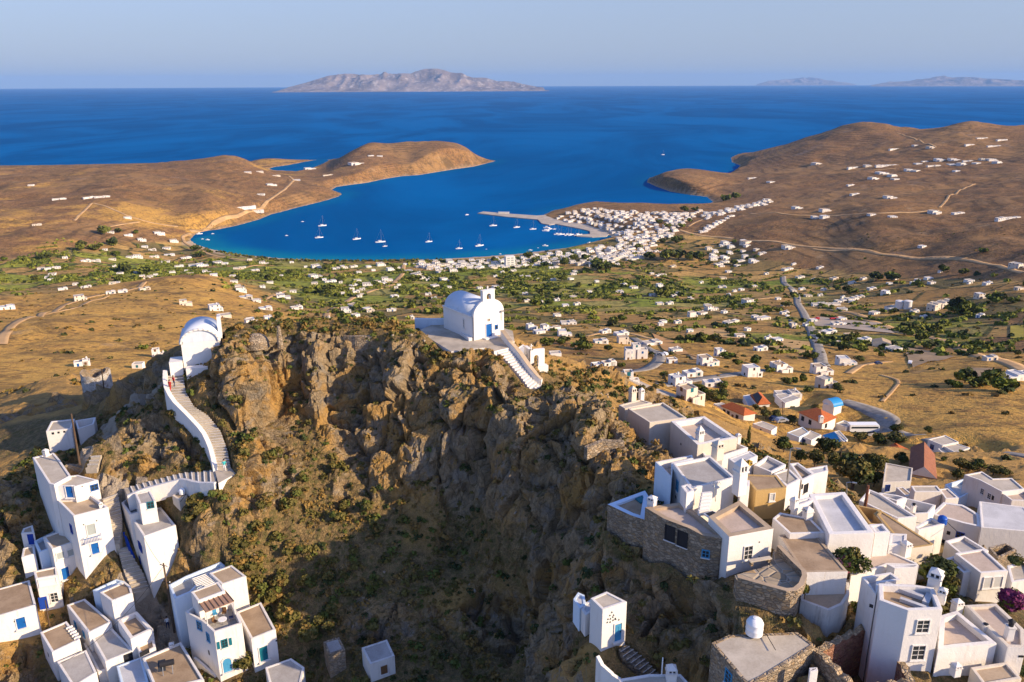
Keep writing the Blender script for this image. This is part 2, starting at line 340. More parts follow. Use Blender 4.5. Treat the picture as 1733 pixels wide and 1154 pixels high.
def near_ground_mat():
    t = NT('crag_and_soil'); rock, gold, path, scrub = t.attr('rock'), t.attr('gold'), t.attr('path'), t.attr('scrub')
    a = t.noise(.16, 5, .6); b = t.noise(.9, 6, .68); c = t.noise(5.5, 5, .7); cr = t.voro(.55, 'DISTANCE_TO_EDGE', t.scaled((1, 1, .55))); cr2 = t.voro(1.9, 'DISTANCE_TO_EDGE')
    x = t.mix(t.ramp(b, .3, .7), (.195, .145, .085), (.37, .275, .16)); x = t.mix(t.ramp(a, .42, .64, 0, .85), x, (.40, .225, .06)); x = t.mix(t.ramp(t.noise(.33, 5, .7), .5, .64, 0, .7), x, (.24, .215, .175))
    x = t.mix(t.ramp(c, .48, .72, 0, .6), x, (.10, .078, .05)); x = t.mix(t.ramp(cr, 0, .05, .4, 0), x, (.06, .045, .03))
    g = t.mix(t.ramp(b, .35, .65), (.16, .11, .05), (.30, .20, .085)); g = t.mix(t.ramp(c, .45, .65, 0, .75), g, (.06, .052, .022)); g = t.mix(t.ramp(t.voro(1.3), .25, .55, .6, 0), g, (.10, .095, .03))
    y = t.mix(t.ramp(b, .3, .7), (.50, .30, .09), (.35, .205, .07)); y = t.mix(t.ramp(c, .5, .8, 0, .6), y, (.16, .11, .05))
    up = t.n('ShaderNodeSeparateXYZ'); t.l(t.nrm, up.inputs[0]); flatness = t.ramp(up.outputs[2], .55, .86)
    rk = t.math('MULTIPLY', rock, t.math('SUBTRACT', 1.0, t.math('MULTIPLY', flatness, t.ramp(b, .38, .55)))); rk = t.ramp(t.math('ADD', rk, t.math('MULTIPLY', t.math('SUBTRACT', b, .5), .8)), .3, .6)
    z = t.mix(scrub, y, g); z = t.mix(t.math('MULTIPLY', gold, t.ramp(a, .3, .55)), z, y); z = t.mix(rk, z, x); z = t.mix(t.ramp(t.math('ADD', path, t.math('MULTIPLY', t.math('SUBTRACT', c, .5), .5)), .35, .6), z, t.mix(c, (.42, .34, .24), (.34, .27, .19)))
    bump = t.math('ADD', t.math('MULTIPLY', b, 2.0), t.math('ADD', t.math('MULTIPLY', c, .55), t.math('MULTIPLY', t.ramp(cr2, 0, .12), .25)))
    return t.done(z, .95, bump, .9, .32)
def far_ground_mat():
    t = NT('island_land'); gr, gold, rock, sand, town = [t.attr(n) for n in ('green', 'gold', 'rock', 'sand', 'soil')]
    vx = t.scaled((1, .8, 1)); a = t.noise(.0045, 6, .62); b = t.noise(.022, 6, .68); c = t.noise(.13, 5, .72); d = t.noise(.55, 4, .75)
    k = t.mix(t.ramp(b, .3, .7), (.29, .148, .055), (.40, .22, .082)); k = t.mix(t.ramp(c, .46, .66, 0, .75), k, (.082, .047, .026)); k = t.mix(t.ramp(d, .46, .64, 0, .7), k, (.055, .034, .02)); k = t.mix(t.ramp(t.voro(.2), .12, .34, .75, 0), k, (.05, .036, .02)); k = t.mix(t.ramp(a, .46, .64, 0, .75), k, (.34, .195, .075)); k = t.mix(t.ramp(t.noise(.011, 5, .65), .52, .68, 0, .7), k, (.085, .058, .03))
    y = t.mix(t.ramp(b, .3, .7), (.62, .36, .082), (.49, .27, .066)); dots = t.math('MULTIPLY', t.ramp(t.voro(.17), .16, .34, 1, 0), t.ramp(b, .36, .58)); y = t.mix(t.ramp(c, .48, .66, 0, .75), y, (.27, .145, .05)); y = t.mix(t.ramp(d, .5, .68, 0, .6), y, (.16, .095, .035)); y = t.mix(t.math('MULTIPLY', dots, .85), y, (.085, .06, .022))
    fld = t.n('ShaderNodeTexVoronoi'); fld.inputs['Scale'].default_value = .019; mp = t.n('ShaderNodeMapping'); t.l(t.pos, mp.inputs[0]); mp.inputs['Rotation'].default_value = (0, 0, .5); mp.inputs['Scale'].default_value = (.8, 1.25, 0); t.l(mp.outputs[0], fld.inputs['Vector'])
    fc = t.n('ShaderNodeSeparateColor'); t.l(fld.outputs['Color'], fc.inputs[0])
    g = t.mix(fc.outputs[0], (.20, .25, .026), (.37, .36, .045)); g = t.mix(t.ramp(fc.outputs[1], .60, .66), g, (.46, .27, .085)); g = t.mix(t.ramp(fc.outputs[2], .74, .8), g, (.40, .33, .09)); g = t.mix(t.ramp(c, .44, .64, 0, .75), g, (.062, .075, .018)); g = t.mix(t.ramp(b, .55, .7, 0, .6), g, (.30, .22, .06))
    hed = t.n('ShaderNodeTexVoronoi'); hed.feature = 'DISTANCE_TO_EDGE'; hed.inputs['Scale'].default_value = .019; t.l(mp.outputs[0], hed.inputs['Vector']); hedge = t.math('MULTIPLY', t.ramp(hed.outputs['Distance'], .02, .05, 1, 0), t.ramp(c, .36, .5)); g = t.mix(hedge, g, (.055, .07, .018))
    o = t.mix(fc.outputs[2], (.54, .33, .10), (.34, .19, .058)); o = t.mix(t.ramp(fc.outputs[0], .7, .75), o, (.20, .15, .05)); o = t.mix(t.ramp(c, .5, .7, 0, .8), o, (.10, .078, .028)); o = t.mix(hedge, o, (.06, .062, .02))
    r = t.mix(t.ramp(c, .35, .65), (.33, .225, .14), (.19, .12, .07))
    ter = t.wave(.06, t.scaled((.012, .012, 1.0)), 2.0, 'Z', 3); tl = t.math('MULTIPLY', t.ramp(ter, .80, .95), t.ramp(t.noise(.006, 3), .52, .62)); k = t.mix(t.math('MULTIPLY', tl, .5), k, (.045, .028, .018)); k = t.mix(t.math('MULTIPLY', t.ramp(ter, .2, .05), t.math('MULTIPLY', t.ramp(t.noise(.006, 3), .52, .62), .3)), k, (.34, .21, .10)); y = t.mix(t.math('MULTIPLY', tl, .2), y, (.16, .10, .04))
    z = t.mix(t.ramp(t.math('ADD', gold, t.math('MULTIPLY', t.math('SUBTRACT', b, .5), 1.1)), .38, .62), k, y)
    z = t.mix(t.ramp(t.math('ADD', town, t.math('MULTIPLY', t.math('SUBTRACT', b, .5), .6)), .4, .6), z, o)
    z = t.mix(t.ramp(t.math('ADD', gr, t.math('MULTIPLY', t.math('SUBTRACT', b, .5), .9)), .4, .62), z, g)
    z = t.mix(t.ramp(t.math('ADD', rock, t.math('MULTIPLY', t.math('SUBTRACT', c, .5), .9)), .45, .7), z, r)
    pt = t.math('MULTIPLY', t.ramp(t.noise(.03, 6, .75, None, .6), .52, .63), t.math('SUBTRACT', .62, t.math('MULTIPLY', town, .5))); z = t.mix(pt, z, (.105, .07, .034)); pl = t.math('MULTIPLY', t.ramp(t.noise(.017, 5, .7), .6, .72), t.math('SUBTRACT', .55, t.math('MULTIPLY', town, .5))); z = t.mix(pl, z, (.46, .31, .16))
    z = t.mix(sand, z, (.52, .39, .25))
    gl = t.math('ABSOLUTE', t.math('SUBTRACT', t.noise(.009, 6, .6), .5)); gu = t.math('MULTIPLY', t.ramp(gl, 0.0, .022, 1, 0), t.ramp(a, .35, .6)); z = t.mix(t.math('MULTIPLY', gu, t.math('SUBTRACT', .55, t.math('MULTIPLY', sand, .55))), z, (.07, .045, .022))
    bump = t.math('ADD', t.math('MULTIPLY', c, 2.2), t.math('ADD', d, t.math('MULTIPLY', ter, .4)))
    return t.done(z, .96, bump, .75, 1.3)
def sea_mat():
    t = NT('deep_blue_sea'); sh = t.attr('shallow'); a = t.noise(.0011, 5, .6, t.scaled((1, .45, 1)), 1.5); b = t.noise(.05, 4, .6, t.scaled((1, 1.8, 1))); c = t.noise(.25, 3)
    col = t.mix(t.ramp(a, .36, .64), (.0003, .074, .228), (.0005, .112, .325)); col = t.mix(sh, col, (.006, .19, .27))
    t.b.inputs['Specular IOR Level'].default_value = .0; t.b.inputs['IOR'].default_value = 1.33
    return t.done(col, .38, t.math('ADD', b, t.math('MULTIPLY', c, .3)), .5, 1.2)
def isle_mat():
    t = NT('distant_island_rock'); a = t.noise(.0012, 6, .65); b = t.noise(.006, 5, .7); col = t.mix(t.ramp(a, .35, .65), (.15, .115, .10), (.30, .235, .195)); col = t.mix(t.ramp(b, .5, .68, 0, .8), col, (.47, .42, .38)); return t.done(col, .95, b, .6, 60)
MAT['near'] = near_ground_mat(); MAT['far'] = far_ground_mat(); MAT['sea'] = sea_mat(); MAT['isle'] = isle_mat()
# ---------------------------------------------------------------- coast, sea, land
LAND_PX = [(-260, 470), (-60, 470)]
COAST = [(840, 272), (822, 277), (800, 282), (770, 286), (740, 291), (710, 296), (680, 298), (650, 303), (622, 309), (598, 312), (570, 316), (562, 321), (580, 328), (572, 333), (545, 341), (520, 347), (500, 352), (478, 358), (458, 363), (440, 371),
         (400, 382), (370, 388), (345, 391), (330, 397), (322, 405), (330, 412), (352, 420), (385, 427), (420, 432), (480, 437), (560, 441), (650, 441), (750, 438), (830, 433), (880, 429), (920, 424), (960, 419), (1000, 414), (1030, 409),
         (1036, 401), (1016, 392), (985, 381), (935, 373), (915, 366), (935, 356), (965, 350), (1010, 347), (1060, 353), (1120, 355), (1165, 352), (1195, 348), (1206, 341), (1196, 333), (1165, 329), (1135, 324), (1112, 316), (1094, 308),
         (1098, 301), (1125, 294), (1165, 291), (1215, 299), (1232, 294), (1247, 287), (1252, 280), (1238, 274), (1236, 267), (1250, 260)]
coast = [at_z(u, v, 0.0)[:2] for u, v in COAST]
coast += [np.array(p) for p in ((1150, 3500), (1500, 3650), (2100, 3700), (3200, 3900), (4200, 3000), (2600, 900), (1500, 100), (700, -300), (-700, -300), (-1500, 100), (-3000, 1200), (-3600, 2600), (-2500, 2900), (-1700, 2950), (-1100, 3050), (-700, 3150), (-330, 3230), (-190, 3240))]
COASTP = np.array(coast)
LAGOON = np.array([at_z(u, v, 0.0)[:2] for u, v in ((456, 286), (470, 289), (500, 290), (528, 284), (548, 276), (556, 271), (545, 269), (520, 273), (490, 279), (462, 283))])
def shore(x, y):
    """signed distance to the shore, positive on land"""
    d = pdist(COASTP, x, y); s = np.where(inside(COASTP, x, y), d, -d)
    dl = pdist(LAGOON, x, y); sl = np.where(inside(LAGOON, x, y), -dl, dl)
    return np.minimum(s, sl)
def qlp(x, y):
    r = np.hypot(x, y); return np.stack([np.arctan2(x, np.maximum(y, 1e-3)) * 3.0, np.log(r)], -1)
FAR = []   # survey of the far land: (u, v, height)
for u, v, z in [(1650, 640, 152), (1733, 650, 155), (1560, 640, 146), (1480, 640, 142), (1450, 580, 102), (1350, 560, 88), (1250, 580, 108), (1150, 560, 92), (1050, 560, 95), (950, 560, 98),
                (850, 560, 98), (700, 540, 78), (600, 560, 100), (550, 600, 138), (450, 560, 104), (350, 560, 112), (250, 560, 116), (250, 620, 150), (50, 600, 142), (60, 660, 168), (1600, 560, 92), (1733, 560, 100), (1733, 605, 128), (1100, 610, 140),
                (1000, 640, 152), (1200, 640, 152), (1150, 680, 166), (950, 600, 135),
                (100, 505, 82), (300, 500, 84), (500, 500, 44), (700, 500, 40), (900, 500, 42), (1100, 500, 42), (1300, 500, 47), (1500, 510, 66), (1650, 490, 80), (1733, 480, 92), (50, 460, 34), (200, 460, 28), (400, 450, 13), (600, 455, 10),
                (900, 460, 14), (1150, 460, 17), (1250, 440, 15), (310, 474, 74), (240, 488, 80), (400, 488, 62), (480, 438, 3), (750, 439, 3), (930, 424, 3), (1000, 370, 10), (1060, 375, 17), (1130, 390, 19), (930, 366, 4), (1180, 400, 20),
                (100, 440, 38), (60, 400, 46), (60, 350, 55), (0, 330, 60), (200, 400, 25), (300, 388, 12), (200, 340, 60), (350, 330, 52), (400, 360, 20), (400, 300, 50), (300, 300, 62), (100, 300, 65), (0, 290, 65), (120, 280, 68), (200, 279, 70),
                (300, 272, 72), (400, 266, 65), (470, 265, 26), (510, 262, 16), (470, 293, 6), (510, 294, 6), (545, 281, 12), (500, 312, 24), (600, 282, 34), (690, 272, 35), (690, 242, 70), (560, 252, 60), (620, 243, 70), (740, 241, 68), (770, 243, 62), (800, 260, 24), (790, 251, 42), (755, 241, 70),
                (1150, 296, 30), (1120, 300, 20), (1205, 306, 20), (1215, 325, 4), (1250, 290, 10), (1340, 240, 60), (1400, 222, 105), (1450, 211, 135), (1500, 215, 128), (1535, 220, 116), (1572, 224, 108), (1605, 214, 136), (1640, 205, 154), (1672, 214, 132), (1698, 218, 124), (1733, 211, 142), (1770, 214, 140), (1300, 252, 30),
                (1450, 250, 82), (1350, 280, 38), (1300, 300, 25), (1500, 280, 66), (1600, 270, 82), (1700, 260, 98), (1500, 310, 62), (1400, 330, 48), (1300, 340, 32), (1600, 320, 75), (1700, 310, 90), (1300, 390, 36), (1400, 390, 50), (1550, 380, 75),
                (1700, 370, 92), (1550, 430, 62), (1700, 430, 78), (1400, 440, 32), (1250, 330, 9), (1470, 372, 72), (1620, 345, 84), (1850, 500, 100), (1850, 300, 110), (-100, 300, 66), (-120, 420, 50), (-120, 560, 120)]:
    p = at_z(u, v, z); FAR.append((p[0], p[1], z))
for u, d, z in [(0, 2500, 10), (200, 2700, 6), (400, 2850, 4), (620, 3200, 5), (740, 3230, 5), (1450, 3350, 60), (1640, 3250, 80), (1733, 3300, 90), (1340, 3400, 10)]:
    p = EYE + d * ray(u, 260); FAR.append((p[0], p[1], z))
NEAR = []  # survey of the crag and the two quarters of the old town: (u, v, depth)
NEAR_PX = [
    # crest of the crag
    (300, 628, 118), (333, 622, 117.5), (365, 612, 117), (400, 580, 115), (430, 572, 118.5), (470, 578, 121), (520, 572, 121), (600, 571, 120), (660, 568, 119), (705, 556, 118.5), (770, 590, 114.5), (830, 575, 115.5), (720, 575, 117),
    (400, 640, 112.5), (425, 650, 112.5), (395, 720, 107), (425, 740, 109), (410, 780, 104.8), (472, 650, 119), (472, 700, 117), (472, 800, 109),
    (540, 610, 119.8), (600, 610, 118.4), (600, 700, 115.2), (600, 800, 110.8), (600, 900, 106), (600, 1000, 101), (600, 1100, 95.5), (600, 1150, 92), (530, 700, 116.8), (530, 800, 110.8), (530, 900, 105.3), (690, 620, 115), (690, 700, 112.2), (700, 800, 109.2), (700, 900, 105.5), (700, 1000, 100.3), (700, 1100, 95), (700, 1160, 91.5),
    (745, 640, 112.3), (755, 690, 110), (800, 640, 110), (850, 640, 109.5), (785, 680, 107.5), (860, 600, 113), (905, 657, 110.5), (930, 660, 109), (880, 672, 106.5), (840, 690, 105.0), (870, 720, 102.5), (820, 665, 107.5), (900, 700, 104),
    (970, 658, 104), (1000, 665, 103.5), (1040, 690, 102.5), (1080, 730, 100), (1105, 768, 97), (960, 700, 101), (1010, 730, 98.5), (1000, 755, 97), (1060, 770, 95.5), (1000, 800, 94.5), (1050, 812, 91.5), (1070, 850, 87),
    (800, 720, 109), (800, 800, 108.5), (800, 900, 106.5), (800, 1000, 100), (800, 1100, 94.5), (870, 760, 101.5), (905, 750, 101), (880, 820, 101), (880, 900, 100.5), (890, 1000, 98), (880, 1100, 93.5), (950, 800, 97.5), (945, 850, 96), (960, 900, 94.5), (925, 960, 98), (1000, 870, 91.5), (985, 940, 90.5), (1060, 930, 83), (1040, 980, 83),
    (1100, 960, 80.3), (1030, 870, 84.8), (1068, 896, 83.0), (1090, 906, 82.0), (1124, 936, 78.7), (1155, 988, 77.3), (1190, 992, 76.6), (1215, 962, 75.0), (1150, 1050, 74.5), (1200, 1080, 73.5), (1235, 985, 74.2), (1255, 1010, 73.3), (1290, 1010, 70.2), (1330, 1030, 70.0), (1230, 1040, 74.5), (1280, 1060, 70.4), (1300, 1035, 70.0),
    (960, 1030, 82.8), (968, 1046, 76.8), (992, 1056, 75.9), (1020, 1094, 74.3), (1060, 1100, 74.2), (1085, 1118, 73.9), (935, 1080, 86), (900, 1060, 93.5), (950, 1140, 82), (1000, 1140, 77), (1100, 1150, 73), (1160, 1140, 72),
    # left quarter
    (385, 805, 103.4), (340, 818, 103.5), (300, 822, 104.4), (230, 822, 106.3), (190, 830, 106.8), (190, 870, 104.9), (205, 940, 105.5), (230, 1000, 103), (260, 1080, 98.8), (290, 1150, 93.5), (360, 834, 103.3), (405, 832, 102.8), (270, 838, 104.6),
    (300, 700, 113), (290, 760, 108.5), (240, 740, 112), (215, 790, 110.5), (330, 750, 107.5), (330, 690, 112.5), (150, 760, 118), (175, 720, 123), (110, 770, 118), (190, 690, 132), (240, 680, 124), (285, 640, 119), (265, 650, 122), (60, 700, 150), (110, 690, 148), (20, 760, 128), (40, 820, 115), (20, 880, 109), (60, 900, 107), (20, 960, 104), (-40, 1000, 103), (-40, 820, 118),
    (20, 1110, 96), (40, 1150, 93), (300, 862, 103.6), (250, 990, 101.3), (306, 942, 102.6), (335, 905, 103.2), (380, 870, 104), (450, 860, 105.5), (420, 960, 102), (330, 985, 101), (500, 1000, 101), (440, 1060, 97), (500, 1100, 94.5), (400, 1140, 92.5), (450, 1155, 92),
    (168, 678, 160), (140, 690, 158), (190, 670, 158), (240, 645, 155), (100, 660, 190), (30, 690, 178), (250, 640, 170)]
for u, v, d in NEAR_PX:
    p = at_d(u, v, d); NEAR.append(tuple(p))
# right quarter: pixel on the ground and ground height
for u, v, z in [(1260, 965, 236.6), (1330, 960, 238.4), (1330, 985, 238.3), (1400, 1075, 231.0), (1500, 1100, 233.6), (1540, 1128, 234.2), (1450, 1130, 230), (1380, 1154, 229), (1600, 1100, 233.4), (1690, 1100, 233.0), (1670, 1012, 231.8), (1600, 985, 233), (1720, 1000, 229.5), (1140, 830, 236.4), (1220, 850, 237.5), (1310, 860, 236.6),
                (1080, 700, 233.5), (1180, 760, 234), (1400, 830, 211), (1420, 800, 198), (1340, 775, 189.5), (1250, 742, 191), (1500, 775, 195), (1150, 705, 195), (1050, 660, 198)]:
    NEAR.append(tuple(at_z(u, v, z)))
for x, y, z in [(-60, 170, 206), (-30, 140, 222), (-30, 170, 200), (0, 140, 218), (0, 170, 196), (30, 150, 208), (30, 175, 192), (-90, 190, 196), (90, 60, 226), (60, 40, 236), (-20, 60, 210), (-80, 60, 210), (20, 50, 226), (-60, 128, 236.5), (-45, 128, 240), (-14, 128, 240), (10, 126, 236), (4, 111.5, 238.6), (2.5, 114.5, 238.6), (7, 118, 236), (8, 111, 238.3), (-75, 122, 226), (120, 110, 206), (130, 60, 216), (-120, 120, 216), (-120, 60, 206)]:
    NEAR.append((x, y, z))
def build_survey():
    """fit the land through the survey points and the house bases"""
    global tnear, tfar
    H_ = [p for p in CORNERS if math.hypot(p[0], p[1]) < 200]; A = np.array([p[:2] for p in H_]); K = [p for p in NEAR if np.hypot(*(A - np.array(p[:2])).T).min() > 2.2]; N = np.array(K + H_); lam = np.concatenate([np.full(len(K), .004), np.full(len(H_), .012)])
    tnear = TPS(N[:, :2] / 30.0, N[:, 2], lam)
    extra = [p for p in BASES if math.hypot(p[0], p[1]) > 165] + [(p[0], p[1], p[2]) for p in NEAR if math.hypot(p[0], p[1]) > 140]
    for th in np.linspace(-.7, .8, 9): extra.append((150 * math.sin(th), 150 * math.cos(th), float(tnear(np.array([[150 * math.sin(th) / 30, 150 * math.cos(th) / 30]]))[0])))
    F = np.concatenate([np.array(FAR), np.array(extra)]); tfar = TPS(qlp(F[:, 0], F[:, 1]), F[:, 2], np.full(len(F), 2e-4))
def far_base(x, y):
    x = np.asarray(x, float); y = np.asarray(y, float); sh = x.shape; x = x.ravel(); y = y.ravel()
    z = tfar(qlp(x, y)); z = np.clip(z, 1.5, 260); return z.reshape(sh)
def masks(x, y, z, s):
    r = np.hypot(x, y)
    plain = inside(PLAIN, x, y); dp = pdist(PLAIN, x, y); plain = sstep(-60, 60, np.where(plain, dp, -dp)) * sstep(480, 620, r + 0 * x)
    return r, plain
PLAIN = np.array([at_z(u, v, z)[:2] for u, v, z in ((-200, 470, 30), (60, 440, 32), (180, 410, 20), (325, 402, 4), (420, 430, 4), (560, 440, 2), (750, 438, 2), (900, 428, 2), (1035, 400, 4), (1220, 400, 22), (1300, 432, 28), (1420, 455, 35), (1600, 465, 70), (1760, 480, 90), (1760, 590, 120),
                                               (1600, 590, 110), (1450, 640, 140), (1300, 655, 158), (1150, 620, 142), (1000, 590, 125), (850, 560, 98), (700, 545, 80), (560, 560, 100), (440, 520, 66), (420, 490, 60), (360, 466, 40), (240, 482, 60), (100, 498, 70), (-200, 510, 80))])
def terrain(x, y, detail=True):
    """ground height anywhere"""
    x = np.asarray(x, float); y = np.asarray(y, float); r = np.hypot(x, y)
    zf = far_base(x, y); s = shore(x, y); _, plain = masks(x, y, zf, s)
    hill = (1 - plain * .93)
    if detail:
        lift = sstep(0, 260, s) * sstep(280, 620, r)
        zf = zf + lift * hill * (14 * fbm(x / 330, y / 330, oct=4, seed=3) - 9 * sstep(20, 60, zf) * ridged(x / 210, y / 260, x * 0 + .5, 3, 9) + 2.0 * fbm(x / 45, y / 45, oct=3, seed=5)) + lift * .5 * fbm(x / 18, y / 18, oct=3, seed=6) * hill
        w = 8 + 12 * (vnoise(x / 120, y / 120, seed=8) + 1) * hill
    else: w = 30
    beach = sstep(0, w * 2.2, s)
    lg = inside(LAGOON, x, y); dl = np.where(lg, 0, pdist(LAGOON, x, y)) if detail else 999.0; zf = zf * (.12 + .88 * sstep(15, 210, dl)) if detail else zf
    zf = np.where(s > 0, zf * beach + hill * 3.0 * sstep(2, 22, s) * (1 - plain) + .25, np.maximum(-9, s * .25) - .2)
    for b in BASES:
        if math.hypot(b[0], b[1]) > 165:
            dd = np.hypot(x - b[0], y - b[1]); m = dd < 18
            if m.any(): w = sstep(18, 8, dd[m]); zf[m] = zf[m] * (1 - w) + (b[2] + .1) * w
    near = sstep(200, 150, r)
    if near.max() > 0:
        zn = zf.copy(); m = near > 0
        zn[m] = tnear(np.stack([x[m], y[m]], -1) / 30.0); zf = zf * (1 - near) + zn * near
    return zf
# near-land masks
ROCKPX = [(318, 640), (330, 600), (372, 596), (400, 575), (480, 572), (700, 560), (720, 590), (860, 640), (930, 650), (1040, 665), (1115, 760), (1110, 800), (1060, 840), (1100, 880), (1180, 960), (1230, 960), (1330, 1000), (1340, 1060), (1220, 1090), (1100, 1100), (1060, 1154), (920, 1154), (900, 1040), (800, 960), (620, 860), (500, 830), (400, 800), (345, 700)]
NB = (-135.0, 160.0, 32.0, 190.0)
def near_ground():
    xs = np.unique(np.concatenate([np.arange(-135, -78, 1.0), np.arange(-78, 42, .27), np.arange(42, 161, .9)]))
    ys = np.unique(np.concatenate([np.arange(32, 60, 1.0), np.arange(60, 122, .22), np.arange(122, 191, .7)]))
    X, Y = np.meshgrid(xs, ys); Z = terrain(X, Y)
    for poly, zc in FOOT:
        if np.array(poly)[:, 1].max() > 200: continue
        w = np.where(inside(poly, X, Y), 1.0, sstep(.4, .05, pdist(poly, X, Y))); Z = Z * (1 - w) + np.minimum(Z, zc) * w
    gy, gx = np.gradient(Z, ys, xs); slope = np.hypot(gx, gy)
    town = np.zeros_like(X)
    for poly in KEEP_FLAT:
        poly = np.array(poly); d = pdist(poly, X, Y); ins = inside(poly, X, Y); town = np.maximum(town, np.where(ins, 1.0, sstep(2.2, .4, d)))
    rock = sstep(.5, 1.0, slope); 
    east = sstep(8, 40, X) * sstep(95, 60, Y); rock = rock * (1 - .8 * sstep(231, 224, Z) * sstep(14, 6, X) * sstep(-42, -34, X))
    spots = fbm(X / 9, Y / 9, Z / 9, 3, 40); rock = np.clip(rock + sstep(.12, .35, spots) * .8 * sstep(.22, .5, slope), 0, 1) * (1 - town)
    for u, v, d, rr in ((1010, 715, 98.5, 9), (950, 680, 103, 6), (1070, 755, 96, 6), (800, 640, 110, 6.5), (760, 680, 110.5, 5), (850, 640, 110, 5), (1265, 1000, 73, 5), (985, 900, 92, 7), (960, 1060, 82, 6), (1310, 1030, 70.2, 4), (420, 620, 112.5, 5), (270, 760, 109.5, 7), (215, 770, 112, 5), (30, 880, 109, 9), (30, 1100, 96, 6), (60, 700, 150, 8)):
        p = at_d(u, v, d); rock = np.maximum(rock, (1 - town) * sstep(1.35, .75, np.sqrt((X - p[0]) ** 2 + (Y - p[1]) ** 2) / rr + .45 * spots))
    nrm = np.stack([-gx, -gy, np.ones_like(Z)], -1); nrm /= np.linalg.norm(nrm, axis=-1, keepdims=True)
    a1 = ridged(X / 8, Y / 8, Z / 26, 3, 21); wx = 1.2 * fbm(X / 4, Y / 4, Z / 4, 2, 33); c1, e1, t1 = cells((X + wx) / 4.6, (Y + wx) / 4.6, Z / 9.5, 31); c2, e2, t2 = cells((X + wx) / 1.9, Y / 1.9, (Z + wx) / 2.6, 51); c3, e3, t3 = cells(X / .85, Y / .85, Z / 1.1, 57)
    f1 = fbm(X / 2.2, Y / 2.2, Z / 2.6, 4, 61); big = fbm(X / 16, Y / 16, Z / 22, 3, 71)
    disp = rock * (1.9 * (a1 - .4) + 1.9 * big + 1.5 * (c1 - .5) + 3.2 * t1 + .8 * (c2 - .5) + 1.6 * t2 + .22 * (c3 - .5) + .45 * t3 - .9 * sstep(.10, 0, e1) - .25 * sstep(.1, 0, e2) + .45 * f1) + (1 - rock) * (1 - town) * (.6 * fbm(X / 5, Y / 5, Z / 5, 4, 81) + .4 * f1)
    edge = np.minimum.reduce([X - NB[0], NB[1] - X, Y - NB[2], NB[3] - Y]); disp = disp * sstep(0, 12, edge)
    X2, Y2, Z2 = X + nrm[..., 0] * disp, Y + nrm[..., 1] * disp, Z + nrm[..., 2] * disp
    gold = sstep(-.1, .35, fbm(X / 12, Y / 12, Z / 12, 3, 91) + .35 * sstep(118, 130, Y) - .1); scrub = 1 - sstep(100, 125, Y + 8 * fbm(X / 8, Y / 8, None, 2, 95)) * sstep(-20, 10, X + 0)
    path = np.zeros_like(X)
    for line, w in PATHS:
        d = pdist(np.array(line), X, Y, closed=False); path = np.maximum(path, sstep(w + .5, w - .2, d))
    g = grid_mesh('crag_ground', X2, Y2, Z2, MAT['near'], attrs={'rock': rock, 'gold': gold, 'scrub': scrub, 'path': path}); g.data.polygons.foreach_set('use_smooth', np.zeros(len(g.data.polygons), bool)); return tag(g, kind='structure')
def far_ground():
    th = np.linspace(-.80, .84, 640); rr = np.exp(np.linspace(math.log(118), math.log(4600), 620))
    T, R = np.meshgrid(th, rr); X, Y = R * np.sin(T), R * np.cos(T); Z = terrain(X, Y); s = shore(X, Y)
    r, plain = masks(X, Y, Z, s)
    cx, cy = X[:-1, :-1], Y[:-1, :-1]; inb = (cx > NB[0] + 2) & (cx < NB[1] - 2.5) & (cy > NB[2] + 2) & (cy < NB[3] - 2.5)
    keep = ~inb & (np.maximum.reduce([s[:-1, :-1], s[1:, :-1], s[:-1, 1:], s[1:, 1:]]) > -60)
    seam = (X > NB[0] - 3) & (X < NB[1] + 3) & (Y > NB[2] - 3) & (Y < NB[3] + 3); Z = np.where(seam, Z - .35, Z)
    gn = fbm(X / 260, Y / 260, None, 4, 110)
    green = plain * np.clip(.40 + 1.0 * gn + .75 * gauss(X, Y, GREENS) - .25 * sstep(900, 620, r), 0, 1.2)
    gold = np.clip(.62 * sstep(1000, 450, r) * (1 - .5 * plain) + .3 * sstep(.1, -.2, np.arctan2(X, Y)) * sstep(1250, 800, r) + .5 * fbm(X / 180, Y / 140, None, 4, 120) + gauss(X, Y, GOLDS) + .42 * sstep(.02, -.25, np.arctan2(X, Y)) * sstep(1500, 900, r) + .36 * sstep(.02, -.25, np.arctan2(X, Y)) - .5 * gauss(X, Y, BROWNS) - .45 * sstep(.12, .3, np.arctan2(X, Y)) * sstep(520, 800, r), 0, 1)
    soil = plain * np.clip(.75 - gn * .3, 0, 1)
    rock = np.clip(sstep(26, 3, s) * (1 - plain) * .6 + .6 * sstep(.36, .6, fbm(X / 90, Y / 90, None, 4, 130)) * (1 - plain) * sstep(30, 60, Z), 0, 1); sand = np.maximum(sstep(30, 12, s) * inside(BAYBEACH, X, Y), sstep(5, 0, s) * .5)
    return tag(grid_mesh('island_land', X, Y, Z, MAT['far'], keep=keep, attrs={'green': green, 'gold': gold, 'rock': rock, 'sand': np.clip(sand, 0, 1), 'soil': soil}), kind='structure')
def gauss(X, Y, L):
    g = np.zeros_like(X)
    for u, v, z, rx, ry, w in L:
        p = at_z(u, v, z); d = p[:2] / np.linalg.norm(p[:2]); a = X - p[0]; b = Y - p[1]; al = a * d[0] + b * d[1]; ac = -a * d[1] + b * d[0]; g = g + w * np.exp(-(ac / rx) ** 2 - (al / ry) ** 2)
    return g
GREENS = [(150, 460, 30, 260, 130, 1.1), (240, 445, 25, 160, 100, .9), (480, 460, 12, 120, 80, .5), (850, 470, 22, 150, 130, 1.1), (980, 490, 30, 140, 130, 1.1), (1100, 510, 45, 130, 120, .6), (720, 480, 20, 90, 90, .6), (560, 430, 4, 60, 30, .4), (1300, 470, 32, 130, 60, .6)]
